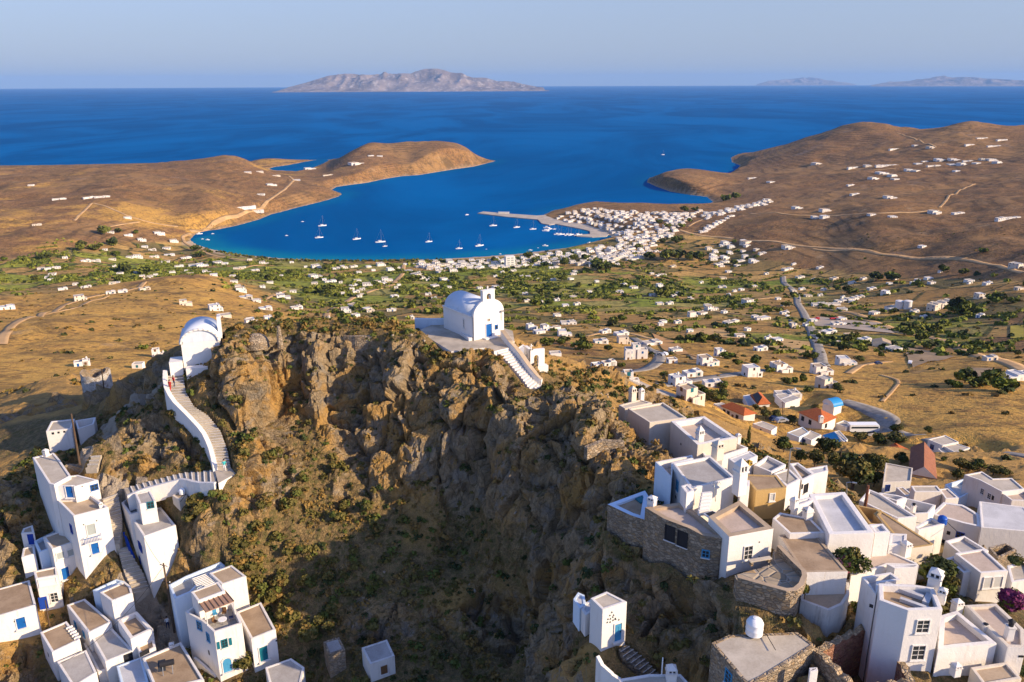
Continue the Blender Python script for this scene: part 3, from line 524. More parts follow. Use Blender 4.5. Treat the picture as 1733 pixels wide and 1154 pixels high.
GOLDS = [(200, 600, 140, 90, 60, .5), (260, 530, 95, 80, 60, .4), (1680, 700, 170, 60, 60, .7), (1600, 660, 155, 60, 60, .6), (1140, 585, 115, 30, 60, .5), (1250, 250, 40, 60, 60, .2), (1480, 330, 50, 50, 40, .9), (130, 430, 45, 150, 120, .35), (380, 330, 50, 200, 200, .2)]
BROWNS = [(720, 265, 50, 420, 320, .32), (520, 300, 30, 250, 250, .2), (330, 530, 95, 55, 45, 1.1), (300, 475, 74, 70, 50, 1.1), (60, 500, 80, 90, 45, 1.1), (350, 310, 60, 300, 250, .25), (30, 600, 142, 50, 60, .6), (150, 300, 65, 300, 200, .5)]
def sea():
    th = np.linspace(-1.05, 1.05, 260); rr = np.concatenate([np.exp(np.linspace(math.log(600), math.log(4200), 230)), np.exp(np.linspace(math.log(4400), math.log(68000), 30))])
    T, R = np.meshgrid(th, rr); X, Y = R * np.sin(T), R * np.cos(T); s = shore(X, Y)
    sh = sstep(-75, -4, s) * (.35 + .65 * sstep(.3, -.3, np.arctan2(X, Y) - .0)) * (.6 + .4 * fbm(X / 60, Y / 60, None, 3, 140)); sh = np.clip(sh * np.where(inside(BAYBEACH, X, Y), 1.3, .35), 0, 1)
    return tag(grid_mesh('sea', X, Y, np.zeros_like(X), MAT['sea'], attrs={'shallow': sh}), kind='structure')
BAYBEACH = np.array([at_z(u, v, 0)[:2] for u, v in ((300, 415), (360, 395), (600, 420), (1040, 385), (1060, 415), (800, 450), (400, 450))])
def island(name, u0, u1, vbase, prof, depth, seed):
    """far island: heightfield with the ridge profile of the real one"""
    a, b = at_z(u0, vbase, 0), at_z(u1, vbase, 0); D = np.linalg.norm((a + b)[:2] / 2); n, m = 180, 50
    t = np.linspace(0, 1, n); us = u0 + (u1 - u0) * t; pv = np.interp(us, [p[0] for p in prof], [p[1] for p in prof])
    a[:2] *= D / np.linalg.norm(a[:2]); b[:2] *= D / np.linalg.norm(b[:2]); T, W = np.meshgrid(t, np.linspace(-1, 1, m)); ax = (b - a)[:2]; L = np.linalg.norm(ax); ax /= L; fw = (a + b)[:2] / np.linalg.norm((a + b)[:2])
    h = np.interp(T, t, [max(0, at_d(u, v, 1)[2] * 0 + CAM_Z + (ray(u, v)[2] / np.linalg.norm(ray(u, v)[:2])) * (D + depth)) for u, v in zip(us, pv)])
    wid = depth * (.35 + .65 * np.sin(np.pi * np.clip(T, .02, .98)) ** .5)
    X = a[0] + ax[0] * T * L + fw[0] * (W + 1) * wid; Y = a[1] + ax[1] * T * L + fw[1] * (W + 1) * wid
    Z = h * (1 - np.abs(W) ** 1.5) ** .9 * (1 - .35 * np.abs(W)) ; Z = Z + (ridged(X / 1500, Y / 1500, X * 0 + .3, 4, seed) - .6) * .75 * h * (1 - W * W) * np.abs(np.where(np.abs(W) < .06, .25, 1)); Z = np.maximum(Z, np.where(np.abs(W) < .97, 18.0, -20)); Z = np.where((T < .004) | (T > .996), -20, Z)
    o = grid_mesh(name, X, Y, Z, MAT['isle']); return tag(o, kind='structure')
def draped(name, pts, width, mat, lift=.22, step=5.0, rmin=215.0):
    """road or track lying on the land; pts are survey pixels on the ground"""
    W = ground_hits(pts, rmin); L = []
    for i in range(len(W) - 1):
        a, b = W[i][:2], W[i + 1][:2]; k = max(1, int(np.linalg.norm(b - a) / step))
        L += [a + (b - a) * j / k for j in range(k)]
    L.append(W[-1][:2]); L = np.array(L)
    for _ in range(3):
        L[1:-1] = (L[:-2] + 2 * L[1:-1] + L[2:]) / 4
    tg = np.gradient(L, axis=0); tg /= np.linalg.norm(tg, axis=1, keepdims=True) + 1e-9; nn = np.stack([-tg[:, 1], tg[:, 0]], -1)
    cols = [L + nn * width * c for c in (-.5, -.17, .17, .5)]; X = np.stack([c[:, 0] for c in cols]); Y = np.stack([c[:, 1] for c in cols]); Z = terrain(X, Y)
    Z = Z + lift * (1 + np.clip(np.hypot(X, Y) - 300, 0, 1500) / 1500)
    X = np.concatenate([X[:1], X, X[-1:]]); Y = np.concatenate([Y[:1], Y, Y[-1:]]); Z = np.concatenate([Z[:1] - lift - .5, Z, Z[-1:] - lift - .5])
    return tag(grid_mesh(name, X[::-1], Y[::-1], Z[::-1], mat), kind='structure')
def ground_hits(pts, rmin=128.0, rmax=4500.0):
    """where the sight lines through survey pixels meet the land"""
    D = np.array([ray(u, v) for u, v in pts]); D /= np.linalg.norm(D[:, :2], axis=1, keepdims=True)
    rr = np.exp(np.linspace(math.log(rmin), math.log(rmax), 420)); X = D[:, 0:1] * rr; Y = D[:, 1:2] * rr; Zr = CAM_Z + D[:, 2:3] * rr
    below = Zr - np.maximum(terrain(X, Y), 0) < 0; out = []
    for i in range(len(pts)):
        k = int(np.argmax(below[i])) if below[i].any() else len(rr) - 1
        a = rr[max(k - 1, 0)]; b = rr[k]
        for _ in range(7):
            m = (a + b) / 2; zz = CAM_Z + D[i, 2] * m
            if zz < max(0.0, float(terrain(np.array([D[i, 0] * m]), np.array([D[i, 1] * m]))[0])): b = m
            else: a = m
        out.append(np.array([D[i, 0] * b, D[i, 1] * b, CAM_Z + D[i, 2] * b]))
    return out
KEEP_FLAT = []; PATHS = []; FOOT = []; BASES = []; CORNERS = []
# ---------------------------------------------------------------- houses of the old town
def ccw(p):
    a = sum(p[i][0] * p[(i + 1) % len(p)][1] - p[(i + 1) % len(p)][0] * p[i][1] for i in range(len(p)))
    return p if a > 0 else p[::-1]
def inset(p, t):
    n = len(p); out = []
    for i in range(n):
        a, b, c = [np.array(p[j % n][:2]) for j in (i - 1, i, i + 1)]
        d1 = (b - a) / (np.linalg.norm(b - a) + 1e-9); d2 = (c - b) / (np.linalg.norm(c - b) + 1e-9)
        n1 = np.array([-d1[1], d1[0]]); n2 = np.array([-d2[1], d2[0]]); k = 1 + n1 @ n2
        out.append(b + (n1 + n2) * t / max(k, .35))
    return out
def wall_hit(poly, z0, z1, u, v):
    """the wall the sight line meets: point, outward normal, direction along the wall"""
    r = ray(u, v); best = None
    for i in range(len(poly)):
        a = np.array(poly[i][:2]); b = np.array(poly[(i + 1) % len(poly)][:2]); d = b - a; L = np.linalg.norm(d); d = d / L; nn = np.array([d[1], -d[0]])
        den = nn @ r[:2]
        if den >= -1e-6: continue
        t = (nn @ (a - EYE[:2])) / den; P = EYE + t * r; s = (P[:2] - a) @ d
        miss = max(0, -s, s - L, z0 - 3 - P[2], P[2] - z1)
        if best is None or miss < best[0] - 1e-6: best = (miss, P, np.array([nn[0], nn[1], 0]), np.array([d[0], d[1], 0]))
    return best[1:]
PAINT = {'blue': 'blue', 'deep': 'deepblue', 'teal': 'teal', 'light': 'lightblue', 'grey': 'greyshutter', 'curtain': 'curtain', 'wood': 'wood', 'white': 'white_clean', 'dark': 'dark', 'rust': 'rust'}
Z3 = np.array([0, 0, 1.0])
def opening(parent, poly, z0, z1, spec):
    kind, fr, x, y, w, h = spec[:6]; colr = PAINT.get(spec[6] if len(spec) > 6 else 'grey', 'greyshutter')
    P, n, d = wall_hit(poly, z0, z1, *px(fr, x, y)); ring = .09
    hw, hh = w / 2, h / 2
    def bar(mb, cx, cz, sx, sz, out, dep, mat): mb.box(P + d * cx + Z3 * cz + n * out, d * sx / 2, n * dep / 2, Z3 * sz / 2, MAT[mat])
    if kind == 'vent':
        m = MB(); bar(m, 0, 0, w, h, .0, .05, 'dark'); return subpart(m, 'vent', parent)
    if kind in ('window', 'shutters', 'closed'):
        m = MB(); fm = 'white_clean' if colr in ('greyshutter', 'curtain') else colr
        for sx in (-1, 1): bar(m, sx * (hw + ring / 2 - .01), 0, ring, h + 2 * ring, .03, .12, fm)
        for sz in (-1, 1): bar(m, 0, sz * (hh + ring / 2 - .01), w, ring, .03, .12, fm)
        bar(m, 0, -hh - ring - .03, w + .3, .07, .07, .2, 'white_clean')
        f = subpart(m, 'window', parent)
        g = MB(); bar(g, 0, 0, w, h, 0.0, .05, 'glass' if kind != 'closed' else colr); grand(g, 'pane', f)
        if kind != 'closed':
            b = MB(); bar(b, 0, 0, .05, h - .01, .035, .05, fm)
            for q in (-.17, .17) if h > .9 else (0,): bar(b, 0, q * h, w - .01, .045, .036, .045, fm)
            grand(b, 'glazing_bar', f)
        if kind == 'shutters':
            for sx in (-1, 1):
                q = MB(); bar(q, sx * (w + .02 + ring), 0, w * .52, h, .07, .045, colr)
                for j in range(6): bar(q, sx * (w + .02 + ring), -hh + h * (j + .5) / 6, w * .42, h / 18, .095, .02, colr)
                grand(q, 'shutter', f)
        return f
    if kind in ('door', 'arch'):
        m = MB(); bar(m, 0, 0, w, h, .01, .07, colr)
        for sx in (-1, 1):
            for q in (-.24, .2): bar(m, sx * w * .24, q * h, w * .34, h * .3, .05, .03, colr)
        dr = subpart(m, 'door', parent)
        q = MB()
        for sx in (-1, 1): bar(q, sx * (hw + .05), 0, .1, h, .02, .14, 'white_clean')
        if kind == 'door': bar(q, 0, hh + .06, w + .2, .12, .02, .14, 'white_clean')
        else:
            for j in range(8):
                a0 = math.pi * (j + .5) / 8; q.box(P + d * math.cos(a0) * (hw + .04) + Z3 * (hh + math.sin(a0) * hw * .9) + n * .02, d * .11, n * .07, Z3 * .11, MAT['white_clean'])
            k = MB(); c = P + Z3 * hh + n * .04; k.face([c - d * hw] + [c + d * hw * math.cos(math.pi * (8 - j) / 8) + Z3 * math.sin(math.pi * j / 8) * hw * .9 for j in range(1, 8)] + [c + d * hw], MAT[colr]); grand(k, 'fanlight', dr)
        grand(q, 'door_frame', dr)
        q = MB(); q.box(P + d * hw * .72 + n * .085, d * .03, n * .04, Z3 * .06, MAT['dark']); grand(q, 'handle', dr)
        bar_ = MB(); bar(bar_, 0, -hh - .07, w + .4, .14, .16, .36, 'white'); subpart(bar_, 'doorstep', parent)
        return dr
def grand(mb, name, parent): return mb.build(name, parent, origin=parent_loc(parent))
def chimney(parent, P, w, hgt, rot, style='gable', mat='white', ):
    m = MB(); x, y, z = P; m.bx(x, y, z - .25, z + hgt * .62, w, w, rot, MAT[mat]); m.bx(x, y, z + hgt * .62, z + hgt * .68, w * 1.22, w * 1.22, rot, MAT[mat])
    c, s = math.cos(rot), math.sin(rot); ax, ay = np.array([c, s, 0]), np.array([-s, c, 0])
    if style == 'pipe':
        m.lathe((x, y, z + hgt * .68), [(w * .36, 0), (w * .36, hgt * .2), (w * .55, hgt * .22), (w * .1, hgt * .34)], MAT['dark'], 10); return grand(m, 'chimney', parent)
    for i in (-1, 1):
        m.box((x, y, 0) + ax * i * w * .42 + Z3 * (z + hgt * .76), ax * w * .09, ay * w * .5, Z3 * hgt * .08, MAT[mat])
    m.box((x, y, 0) + Z3 * (z + hgt * .76), ax * w * .07, ay * w * .499, Z3 * hgt * .08, MAT[mat]); m.box((x, y, 0) + Z3 * (z + hgt * .755), ax * w * .38, ay * w * .40, Z3 * hgt * .075, MAT['dark'])
    o = np.array([x, y, z + hgt * .84]); q = [o + ax * w * .56 * i + ay * w * .56 * j for i, j in ((-1, -1), (1, -1), (1, 1), (-1, 1))]; top = o + Z3 * hgt * (.30 if style == 'spire' else .2)
    m.face(q[::-1], MAT[mat])
    for i in range(4): m.face([q[i], q[(i + 1) % 4], top], MAT[mat])
    return grand(m, 'chimney', parent)
def volume(root, name, P, z, h, roofmat, par=.2, wall='white', ops=(), chim=(), cap=None, t=.26, ext=4.0, as_part=None, skylight=(), hill=False):
    """walls with a parapet round a flat roof; returns (wall object, roof object)"""
    P = ccw([np.array(p[:2]) for p in P]); m = MB(); wm = MAT[wall]; cm = MAT[cap or wall]; n = len(P); z0 = z - h - ext
    for i in range(n):
        a, b = P[i], P[(i + 1) % n]; m.face([(*a, z0), (*b, z0), (*b, z), (*a, z)], wm)
    if par > 0:
        Q = inset(P, t)
        for i in range(n):
            a, b, c, d = P[i], P[(i + 1) % n], Q[(i + 1) % n], Q[i]
            m.face([(*a, z), (*b, z), (*c, z), (*d, z)], cm); m.face([(*d, z), (*c, z), (*c, z - par - .1), (*d, z - par - .1)], cm)
        zr = z - par
    else: Q = P; zr = z
    if as_part: w = m.build(as_part, root); holder = w
    else: w = m.build('wall', root); holder = root
    r = MB()
    if par > 0: r.face([(*q, zr) for q in inset(P, t - .05)], MAT[roofmat])
    else:
        E = inset(P, -.10); r.prism([tuple(e) for e in E], zr + .003, zr + .15, MAT[cap or roofmat], top=True, bottom=True, topmat=MAT[roofmat])
    roof = subpart(r, 'roof', holder)
    for s in ops: opening(holder, [tuple(p) for p in P], z - h, z, s)
    for s in chim:
        u, v = px(s[0], s[1], s[2]); e = P[1] - P[0]
        chimney(roof if not as_part else holder, at_z(u, v, zr + (.15 if par <= 0 else 0)), s[3], s[4], math.atan2(e[1], e[0]), s[5] if len(s) > 5 else 'gable', s[6] if len(s) > 6 else 'white')
    for s in skylight:
        u, v = px(s[0], s[1], s[2]); c = at_z(u, v, zr); q = MB(); e = (P[1] - P[0]) / np.linalg.norm(P[1] - P[0]); q.bx(c[0], c[1], zr - .05, zr + s[5], s[3], s[4], math.atan2(e[1], e[0]), MAT[s[6]]); grand(q, s[7], holder if as_part else roof)
    CORNERS.extend([] if as_part or hill or wall == 'stone' else [(*q, z - h) for q in inset(P, -.5)]); (None if as_part else BASES.append((float(np.mean([p[0] for p in P])), float(np.mean([p[1] for p in P])), z - h))); FOOT.append((np.array(P), z - h + .15)); KEEP_FLAT.append([tuple(p) for p in P])
    return w, roof
def house(label, fr, poly, z, h, roofmat='screed', par=.2, name='white_house', cat='house', group='houses of the old town', **k):
    P = [at_z(*px(*(q if isinstance(q[0], str) else (fr, *q))), z) for q in poly]
    c = np.mean(np.array(P), 0); root = empty(name, (c[0], c[1], z - h)); tag(root, label, cat, group); root['_k'] = 0; del root['_k']
    volume(root, name, P, z, h, roofmat, par, **k); return root
def annex(root, part, fr, poly, z, h, roofmat='screed', par=.2, **k):
    P = [at_z(*px(*(q if isinstance(q[0], str) else (fr, *q))), z) for q in poly]; return volume(root, part, P, z, h, roofmat, par, as_part=part, **k)
def tiled(root, fr, poly, z, rise, mat='tile', hip=True, eave=.35, name='roof', ridge_long=True):
    """pitched tile roof over four eave corners"""
    P = ccw([at_z(*px(*(q if isinstance(q[0], str) else (fr, *q))), z)[:2] for q in poly]); P = [np.array(p) for p in inset(P, -eave)]
    if np.linalg.norm(P[1] - P[0]) < np.linalg.norm(P[2] - P[1]): P = P[1:] + P[:1]
    a, b, c, d = P; L = np.linalg.norm(b - a); W = np.linalg.norm(c - b); e = (b - a) / L; k = W / 2 if hip else 0.0
    m0, m1 = (a + d) / 2 + e * k, (b + c) / 2 - e * k; T = lambda p, zz: (p[0], p[1], zz)
    faces = [[T(a, z), T(b, z), T(m1, z + rise), T(m0, z + rise)], [T(c, z), T(d, z), T(m0, z + rise), T(m1, z + rise)], [T(b, z), T(c, z), T(m1, z + rise)], [T(d, z), T(a, z), T(m0, z + rise)]]
    m = MB()
    for f in faces: m.face(f, MAT[mat] if (hip or len(f) == 4) else MAT['white'])
    for i in range(4): q, r = P[i], P[(i + 1) % 4]; m.face([T(q, z - .16), T(r, z - .16), T(r, z), T(q, z)], MAT[mat])
    m.face([T(p, z - .16) for p in P[::-1]], MAT['white'])
    o = m.build(name, root); uv_slopes(o); return o
def uv_slopes(o):
    me = o.data; uv = me.uv_layers.new(name='UVMap')
    for p in me.polygons:
        n = p.normal; h = Vector((-n.y, n.x, 0)); h = h.normalized() if h.length > 1e-4 else Vector((1, 0, 0)); s = n.cross(h)
        for li in p.loop_indices:
            co = me.vertices[me.loops[li].vertex_index].co; uv.data[li].uv = (co.dot(h), co.dot(s))
def arch_panel(m, O, ex, en, W, H, thick, holes, mat, z0=0.0):
    """upright wall panel with arched holes; O base corner, ex along, en through; holes (centre, half width, sill, spring)"""
    xs = {0.0, W}
    for c, r, s, sp in holes:
        for j in range(13): xs.add(round(c - r * math.cos(math.pi * j / 12), 5))
    xs = sorted(xs); up = Z3
    def pt(x, z, k): return O + ex * x + up * (z0 + z) + en * thick * k
    def solid(x0, x1, a0, a1, b0, b1):
        A = [pt(x0, a0, 0), pt(x1, a1, 0), pt(x1, b1, 0), pt(x0, b0, 0)]; B = [pt(x0, a0, 1), pt(x1, a1, 1), pt(x1, b1, 1), pt(x0, b0, 1)]
        m.face(A, mat); m.face(B[::-1], mat)
        m.face([A[0], B[0], B[1], A[1]], mat); m.face([A[3], A[2], B[2], B[3]], mat); m.face([A[0], A[3], B[3], B[0]], mat); m.face([A[1], B[1], B[2], A[2]], mat)
    for x0, x1 in zip(xs[:-1], xs[1:]):
        xm = (x0 + x1) / 2; hit = [h for h in holes if abs(xm - h[0]) < h[1]]
        if not hit: solid(x0, x1, 0, 0, H, H); continue
        c, r, s, sp = hit[0]; f = lambda x: sp + math.sqrt(max(0, r * r - (x - c) ** 2))
        solid(x0, x1, f(x0), f(x1), H, H)
        if s > 0: solid(x0, x1, 0, 0, s, s)
def wallrun(name, label, pts, zs, height, thick, mat, cat='wall', depth=2.0, cap=None):
    """free-standing wall along survey points at given top heights"""
    P = [at_z(*px(*p), z) for p, z in zip(pts, zs)]; m = MB()
    for i in range(len(P) - 1):
        a, b = P[i], P[i + 1]; d = (b - a)[:2]; d /= np.linalg.norm(d); nn = np.array([-d[1], d[0], 0]) * thick / 2; e = np.array([d[0], d[1], 0]) * thick * .35
        a = a - (e if i > 0 else 0); b = b + (e if i < len(P) - 2 else 0); dn = np.array([0, 0, -height - depth])
        zt = np.array([0, 0, .004 * i]); A = [a + nn + zt, b + nn + zt, b - nn + zt, a - nn + zt]; B = [q + dn for q in A]
        m.face([A[3], A[2], A[1], A[0]], MAT[cap or mat])
        for j in range(4): m.face([B[j], A[j], A[(j + 1) % 4], B[(j + 1) % 4]], MAT[mat])
    o = m.build(name, origin=P[0] - Z3 * height, fix=True); return tag(o, label, cat)
def stairway(name, label, left, right, z0, z1, n, mat='path', edge='white', fill=1.6, riser=.28, drop=.2):
    """flight between two edges (survey pixels), from height z0 to z1"""
    def run(E):
        Q = np.array([px(*e) for e in E]); s = np.concatenate([[0], np.cumsum(np.linalg.norm(np.diff(Q, axis=0), axis=1))]); s /= s[-1]; return lambda t: (np.interp(t, s, Q[:, 0]), np.interp(t, s, Q[:, 1]))
    l, r = run(left), run(right); root = empty(name, at_z(*l(1.0), z1)); tag(root, label, 'stairs'); m = MB(); e = MB(); fp = []
    for i in range(n):
        ta, tb = i / n, (i + 1) / n; z = z0 + (z1 - z0) * (i + .5) / n; a, b = at_z(*l(ta), z0 + (z1 - z0) * ta), at_z(*r(ta), z0 + (z1 - z0) * ta); c, d = at_z(*r(tb), z0 + (z1 - z0) * tb), at_z(*l(tb), z0 + (z1 - z0) * tb)
        q = [np.array([p[0], p[1]]) for p in (a, b, c, d)]
        m.prism([tuple(p) for p in ccw(q)], z - fill, z, MAT[mat]); f = riser; ee = [q[3] * (1 - f) + q[0] * f, q[2] * (1 - f) + q[1] * f, q[2], q[3]]
        if i < n - 1: e.prism([tuple(p) for p in ccw(ee)], z - .14, z + .006, MAT[edge])
        fp.append((a + b) / 2)
    m.build('steps', root); e.build('nosing', root)
    L = [at_z(*l(t), z0 + (z1 - z0) * t) for t in np.linspace(0, 1, 14)]; R_ = [at_z(*r(t), z0 + (z1 - z0) * t) for t in np.linspace(0, 1, 14)]
    for i in range(13):
        CORNERS.append(tuple((L[i] * 1.25 - R_[i] * .25) - Z3 * drop)); CORNERS.append(tuple((R_[i] * 1.15 - L[i] * .15) + Z3 * .1))
        q = np.array([L[i][:2], R_[i][:2], R_[i + 1][:2], L[i + 1][:2]]); FOOT.append((np.array(ccw(list(q))), min(L[i + 1][2], L[i][2]) - .55)); KEEP_FLAT.append([tuple(p) for p in ccw(list(q))])
    return root, L, R_
def ribbon_wall(name, parent, pts, thick, up, down, mat, side=1.0):
    """wall following a line, top at the line + up"""
    m = MB(); P = [np.array(p) for p in pts]; T = [P[min(i + 1, len(P) - 1)] - P[max(i - 1, 0)] for i in range(len(P))]; ring = []
    for p, t in zip(P, T):
        t = t[:2] / np.linalg.norm(t[:2]); nn = np.array([-t[1], t[0], 0]) * thick * side; ring.append([p + Z3 * up, p + nn + Z3 * up, p + nn - Z3 * down, p - Z3 * down])
    for a, b in zip(ring[:-1], ring[1:]):
        for j in range(4): m.face([a[j], b[j], b[(j + 1) % 4], a[(j + 1) % 4]], MAT[mat])
    m.face(ring[0], MAT[mat]); m.face(ring[-1][::-1], MAT[mat]); return m.build(name, parent, fix=True)
# ---------------------------------------------------------------- left quarter
def left_quarter():
    r = house('white house with three small vent holes behind the leaning pole', 'L1', [(408, 262), (455, 172), (662, 150), (632, 238)], 229.2, 3.5, 'screed', .14, ops=[('vent', 'L1', 470, 280, .35, .35), ('vent', 'L1', 520, 272, .3, .3), ('vent', 'L1', 572, 265, .3, .3)])
    annex(r, 'courtyard', 'L1', [(665, 166), (850, 135), (834, 195), (690, 240)], 228.9, 3.0, 'screed', 1.9)
    house('long low white house with a narrow two-level roof, uphill of the terrace house', 'L1', [(288, 492), (478, 452), (530, 512), (628, 655), (480, 735), (435, 725)], 230.6, 5.2, 'screed', .12, chim=[('L1', 412, 480, .6, 1.1)])
    r = house('tall white house with a blue iron balcony and a blue door below it', 'L1', [(500, 862), (780, 800), (962, 935), (652, 1015)], 228.3, 6.2, 'tan', .42, chim=[('L1', 900, 945, .45, .9)],
              ops=[('closed', 'L2', 650, 66, .95, 1.5, 'curtain'), ('door', 'L2', 678, 200, .85, 1.5, 'blue'), ('window', 'L2', 510, 62, .6, 1.1, 'deep'), ('vent', 'L1', 742, 1090, .15, .15), ('vent', 'L1', 858, 1055, .15, .15)])
    annex(r, 'upper_room', 'L1', [(478, 748), (645, 745), (655, 755), (872, 693), (690, 648), (628, 655)], 230.2, 2.3, 'screed', .1, ops=[('door', 'L1', 618, 797, .85, 1.6, 'blue'), ('window', 'L1', 838, 758, .8, .75, 'blue'), ('vent', 'L1', 730, 750, .15, .15)])
    P, n, d = wall_hit(ccw([tuple(at_z(*px('L1', *q), 228.3)[:2]) for q in ((500, 862), (780, 800), (962, 935), (652, 1015))]), 222, 228.3, *px('L2', 660, 134))
    m = MB(); m.box(P + n * .3 - Z3 * .2, d * 1.0, n * .3, Z3 * .04, MAT['white'])
    for k in np.linspace(-.95, .95, 12): m.box(P + n * .57 + d * k + Z3 * .18, d * .02, n * .02, Z3 * .34, MAT['blue'])
    for s in (-1, 1): m.box(P + n * .3 + d * .98 * s + Z3 * .5, d * .02, n * .28, Z3 * .03, MAT['blue'])
    m.box(P + n * .57 + Z3 * .53, d * 1.0, n * .03, Z3 * .03, MAT['blue']); m.build('balcony', r)
    r = house('white two-storey house with pairs of grey shutters and a blue door', 'L2', [(308, 120), (445, 70), (545, 148), (370, 208)], 223.1, 4.7, 'tan', .16,
          ops=[('closed', 'L2', 430, 252, .85, .9, 'curtain'), ('closed', 'L2', 507, 230, .85, .9, 'curtain'), ('door', 'L2', 467, 378, .85, 1.7, 'blue'), ('window', 'L2', 330, 225, .7, .9, 'deep')])
    annex(r, 'side_wing', 'L2', [(243, 150), (390, 75), (318, 118), (362, 200), (280, 230)], 222.0, 4.0, 'grey', .5, wall='bluewash_and_shade')  # blue shadow on this wing is painted into its wall colour
    house('tiny white shed with a deep blue door under the rocks', 'L2', [(150, 95), (165, 60), (232, 36), (245, 88)], 223.0, 2.6, 'tan', .08, name='white_shed', cat='shed', ops=[('door', 'L2', 222, 135, .8, 1.6, 'deep')])
    house('low white outbuilding below the tiny shed with the deep blue door', 'L2', [(152, 268), (165, 200), (245, 180), (252, 240)], 221.4, 2.0, 'tan', .08, name='white_shed', cat='shed')
    house('narrow white house with a stepped front ledge over a dark blue door', 'L2', [(237, 365), (405, 330), (412, 392), (255, 420)], 220.4, 5.0, 'tan', .12, ops=[('closed', 'L2', 310, 590, .8, 1.6, 'deep'), ('window', 'L2', 388, 550, .8, 1.3, 'white'), ('closed', 'L2', 340, 440, 1.9, .9, 'white')])
    house('broad white house with a brown gravel roof and small blue door above rocks', 'L2', [(-70, 505), (210, 428), (257, 605), (-70, 702)], 219.0, 3.1, 'gravel', .08, ops=[('door', 'L2', 150, 732, .95, 1.5, 'blue'), ('vent', 'L2', 105, 722, .2, .2)])
    house('white house with a long tapering brown roof between two lanes', 'L2', [(475, 605), (605, 560), (795, 725), (630, 805)], 217.6, 4.2, 'gravel', .1, ops=[('window', 'L2', 540, 745, .6, .8, 'light'), ('window', 'L2', 600, 815, .5, .7, 'light')])
    r = house('tall cubic white house with a curved roof corner beside the paved lane', 'L2', [(710, 515), (890, 437), (930, 470), (945, 520), (795, 578)], 220.2, 6.2, 'gravel', .1)
    annex(r, 'rear_terrace', 'L2', [(660, 500), (830, 420), (888, 437), (708, 513)], 219.4, 4.0, 'whiteroof', .5, wall='bluewash_and_shade')
    house('white house with a sunken brown terrace edged by a wide white parapet', 'L2', [(835, 712), (975, 650), (1090, 775), (930, 850)], 218.2, 4.5, 'gravel', .5, t=.4)
    house('pale flat-roofed white house with a dark doorway in the inner corner', 'L2', [(650, 830), (790, 760), (950, 930), (750, 1010)], 216.6, 3.0, 'grey', .06, ops=[('closed', 'L2', 915, 978, .8, .9, 'dark')])
    house('white house with a row of white roof steps and rough brown screed', 'L2', [(285, 800), (475, 720), (570, 850), (370, 945)], 217.0, 3.9, 'gravel', .12, skylight=[('L2', 495 + 14 * i, 770 + 18 * i, .75, .16, .22, 'white', 'roof_step') for i in range(5)], ops=[('vent', 'L2', 345, 960, .4, .5)])
    house('white house with a plain light grey roof at the bottom of the lanes', 'L2', [(405, 1010), (615, 925), (690, 1085), (520, 1190)], 215.9, 3.2, 'grey', .06)
    house('small low flat roof filling the gap between white houses', 'L2', [(595, 880), (655, 842), (770, 1060), (700, 1085)], 215.0, 2.4, 'grey', .1)
    house('small white shed with a brown terrace roof next to the lane', 'L2', [(970, 890), (1095, 838), (1110, 905), (1000, 960)], 216.9, 3.2, 'gravel', .35, name='white_shed', cat='shed', ops=[('closed', 'L2', 1030, 945, .9, .4, 'dark')])
    house('bluish whitewashed house with a smooth whitewashed roof', 'L2', [(830, 1040), (1010, 975), (1060, 1154), (870, 1190)], 216.0, 3.2, 'whiteroof', .06, wall='bluewash_and_shade')
    house('white house with a brown roof that carries a solar water heater', 'L3', [(215, 985), (490, 868), (655, 1138), (310, 1215)], 217.0, 4.2, 'gravel', .2, chim=[('L3', 425, 905, .5, .6)])
    r = house('big grey-roofed white house with deep blue shutters along its shaded side', 'W1', [(457, 565), (567, 537), (620, 602), (507, 642)], 226.1, 7.0, 'grey', .1, hill=True, ops=[('shutters', 'L2', 952, 75, .55, 1.0, 'deep'), ('shutters', 'L2', 1002, 190, .6, 1.2, 'deep'), ('window', 'L2', 998, 282, .6, .9, 'deep')])
    annex(r, 'upper_room', 'W1', [(475, 490), (530, 478), (550, 517), (492, 528)], 229.0, 2.4, 'grey', .08, ops=[('window', 'W1', 531, 530, .7, .8, 'teal')])
    annex(r, 'roof_terrace', 'W1', [(428, 522), (474, 490), (494, 556), (457, 565)], 227.0, 5.2, 'white' if False else 'whiteroof', .7)
    wallrun('garden_wall', 'deep blue painted wall along the stepped lane', [('L2', 882, 85), ('L2', 915, 170), ('L2', 955, 262)], [223.8, 222.6, 221.0], 2.0, .25, 'deepblue')
    house('small ochre hut with a white water tank on its roof below the landing', 'W1', [(607, 497), (632, 480), (661, 497), (632, 513)], 228.6, 1.3, 'tan', .06, ext=2.0, name='ochre_hut', cat='hut', wall='cream')
    r = house('white house with a reed pergola over its furnished roof terrace', 'L3', [(520, 655), (600, 600), (860, 588), (925, 735), (725, 800), (640, 720)], 221.5, 6.6, 'grey', .7, ops=[('shutters', 'L3', 800, 878, .55, .95, 'teal'), ('arch', 'L3', 820, 1040, .95, 1.5, 'light'), ('window', 'L3', 622, 752, .7, 1.0, 'light'), ('window', 'L3', 685, 835, .6, 1.0, 'light'), ('vent', 'L3', 690, 945, .3, .6)])
    annex(r, 'upper_room', 'L3', [(560, 512), (755, 438), (805, 505), (610, 578)], 223.6, 2.8, 'tan', .06)
    annex(r, 'rear_block', 'L3', [(690, 378), (850, 320), (955, 400), (780, 460)], 222.6, 6.0, 'tan', .08)
    annex(r, 'rear_terrace', 'L3', [(402, 462), (520, 400), (770, 297), (812, 330), (690, 380), (560, 512), (445, 560)], 222.0, 6.4, 'grey', .5, wall='bluewash_and_shade')
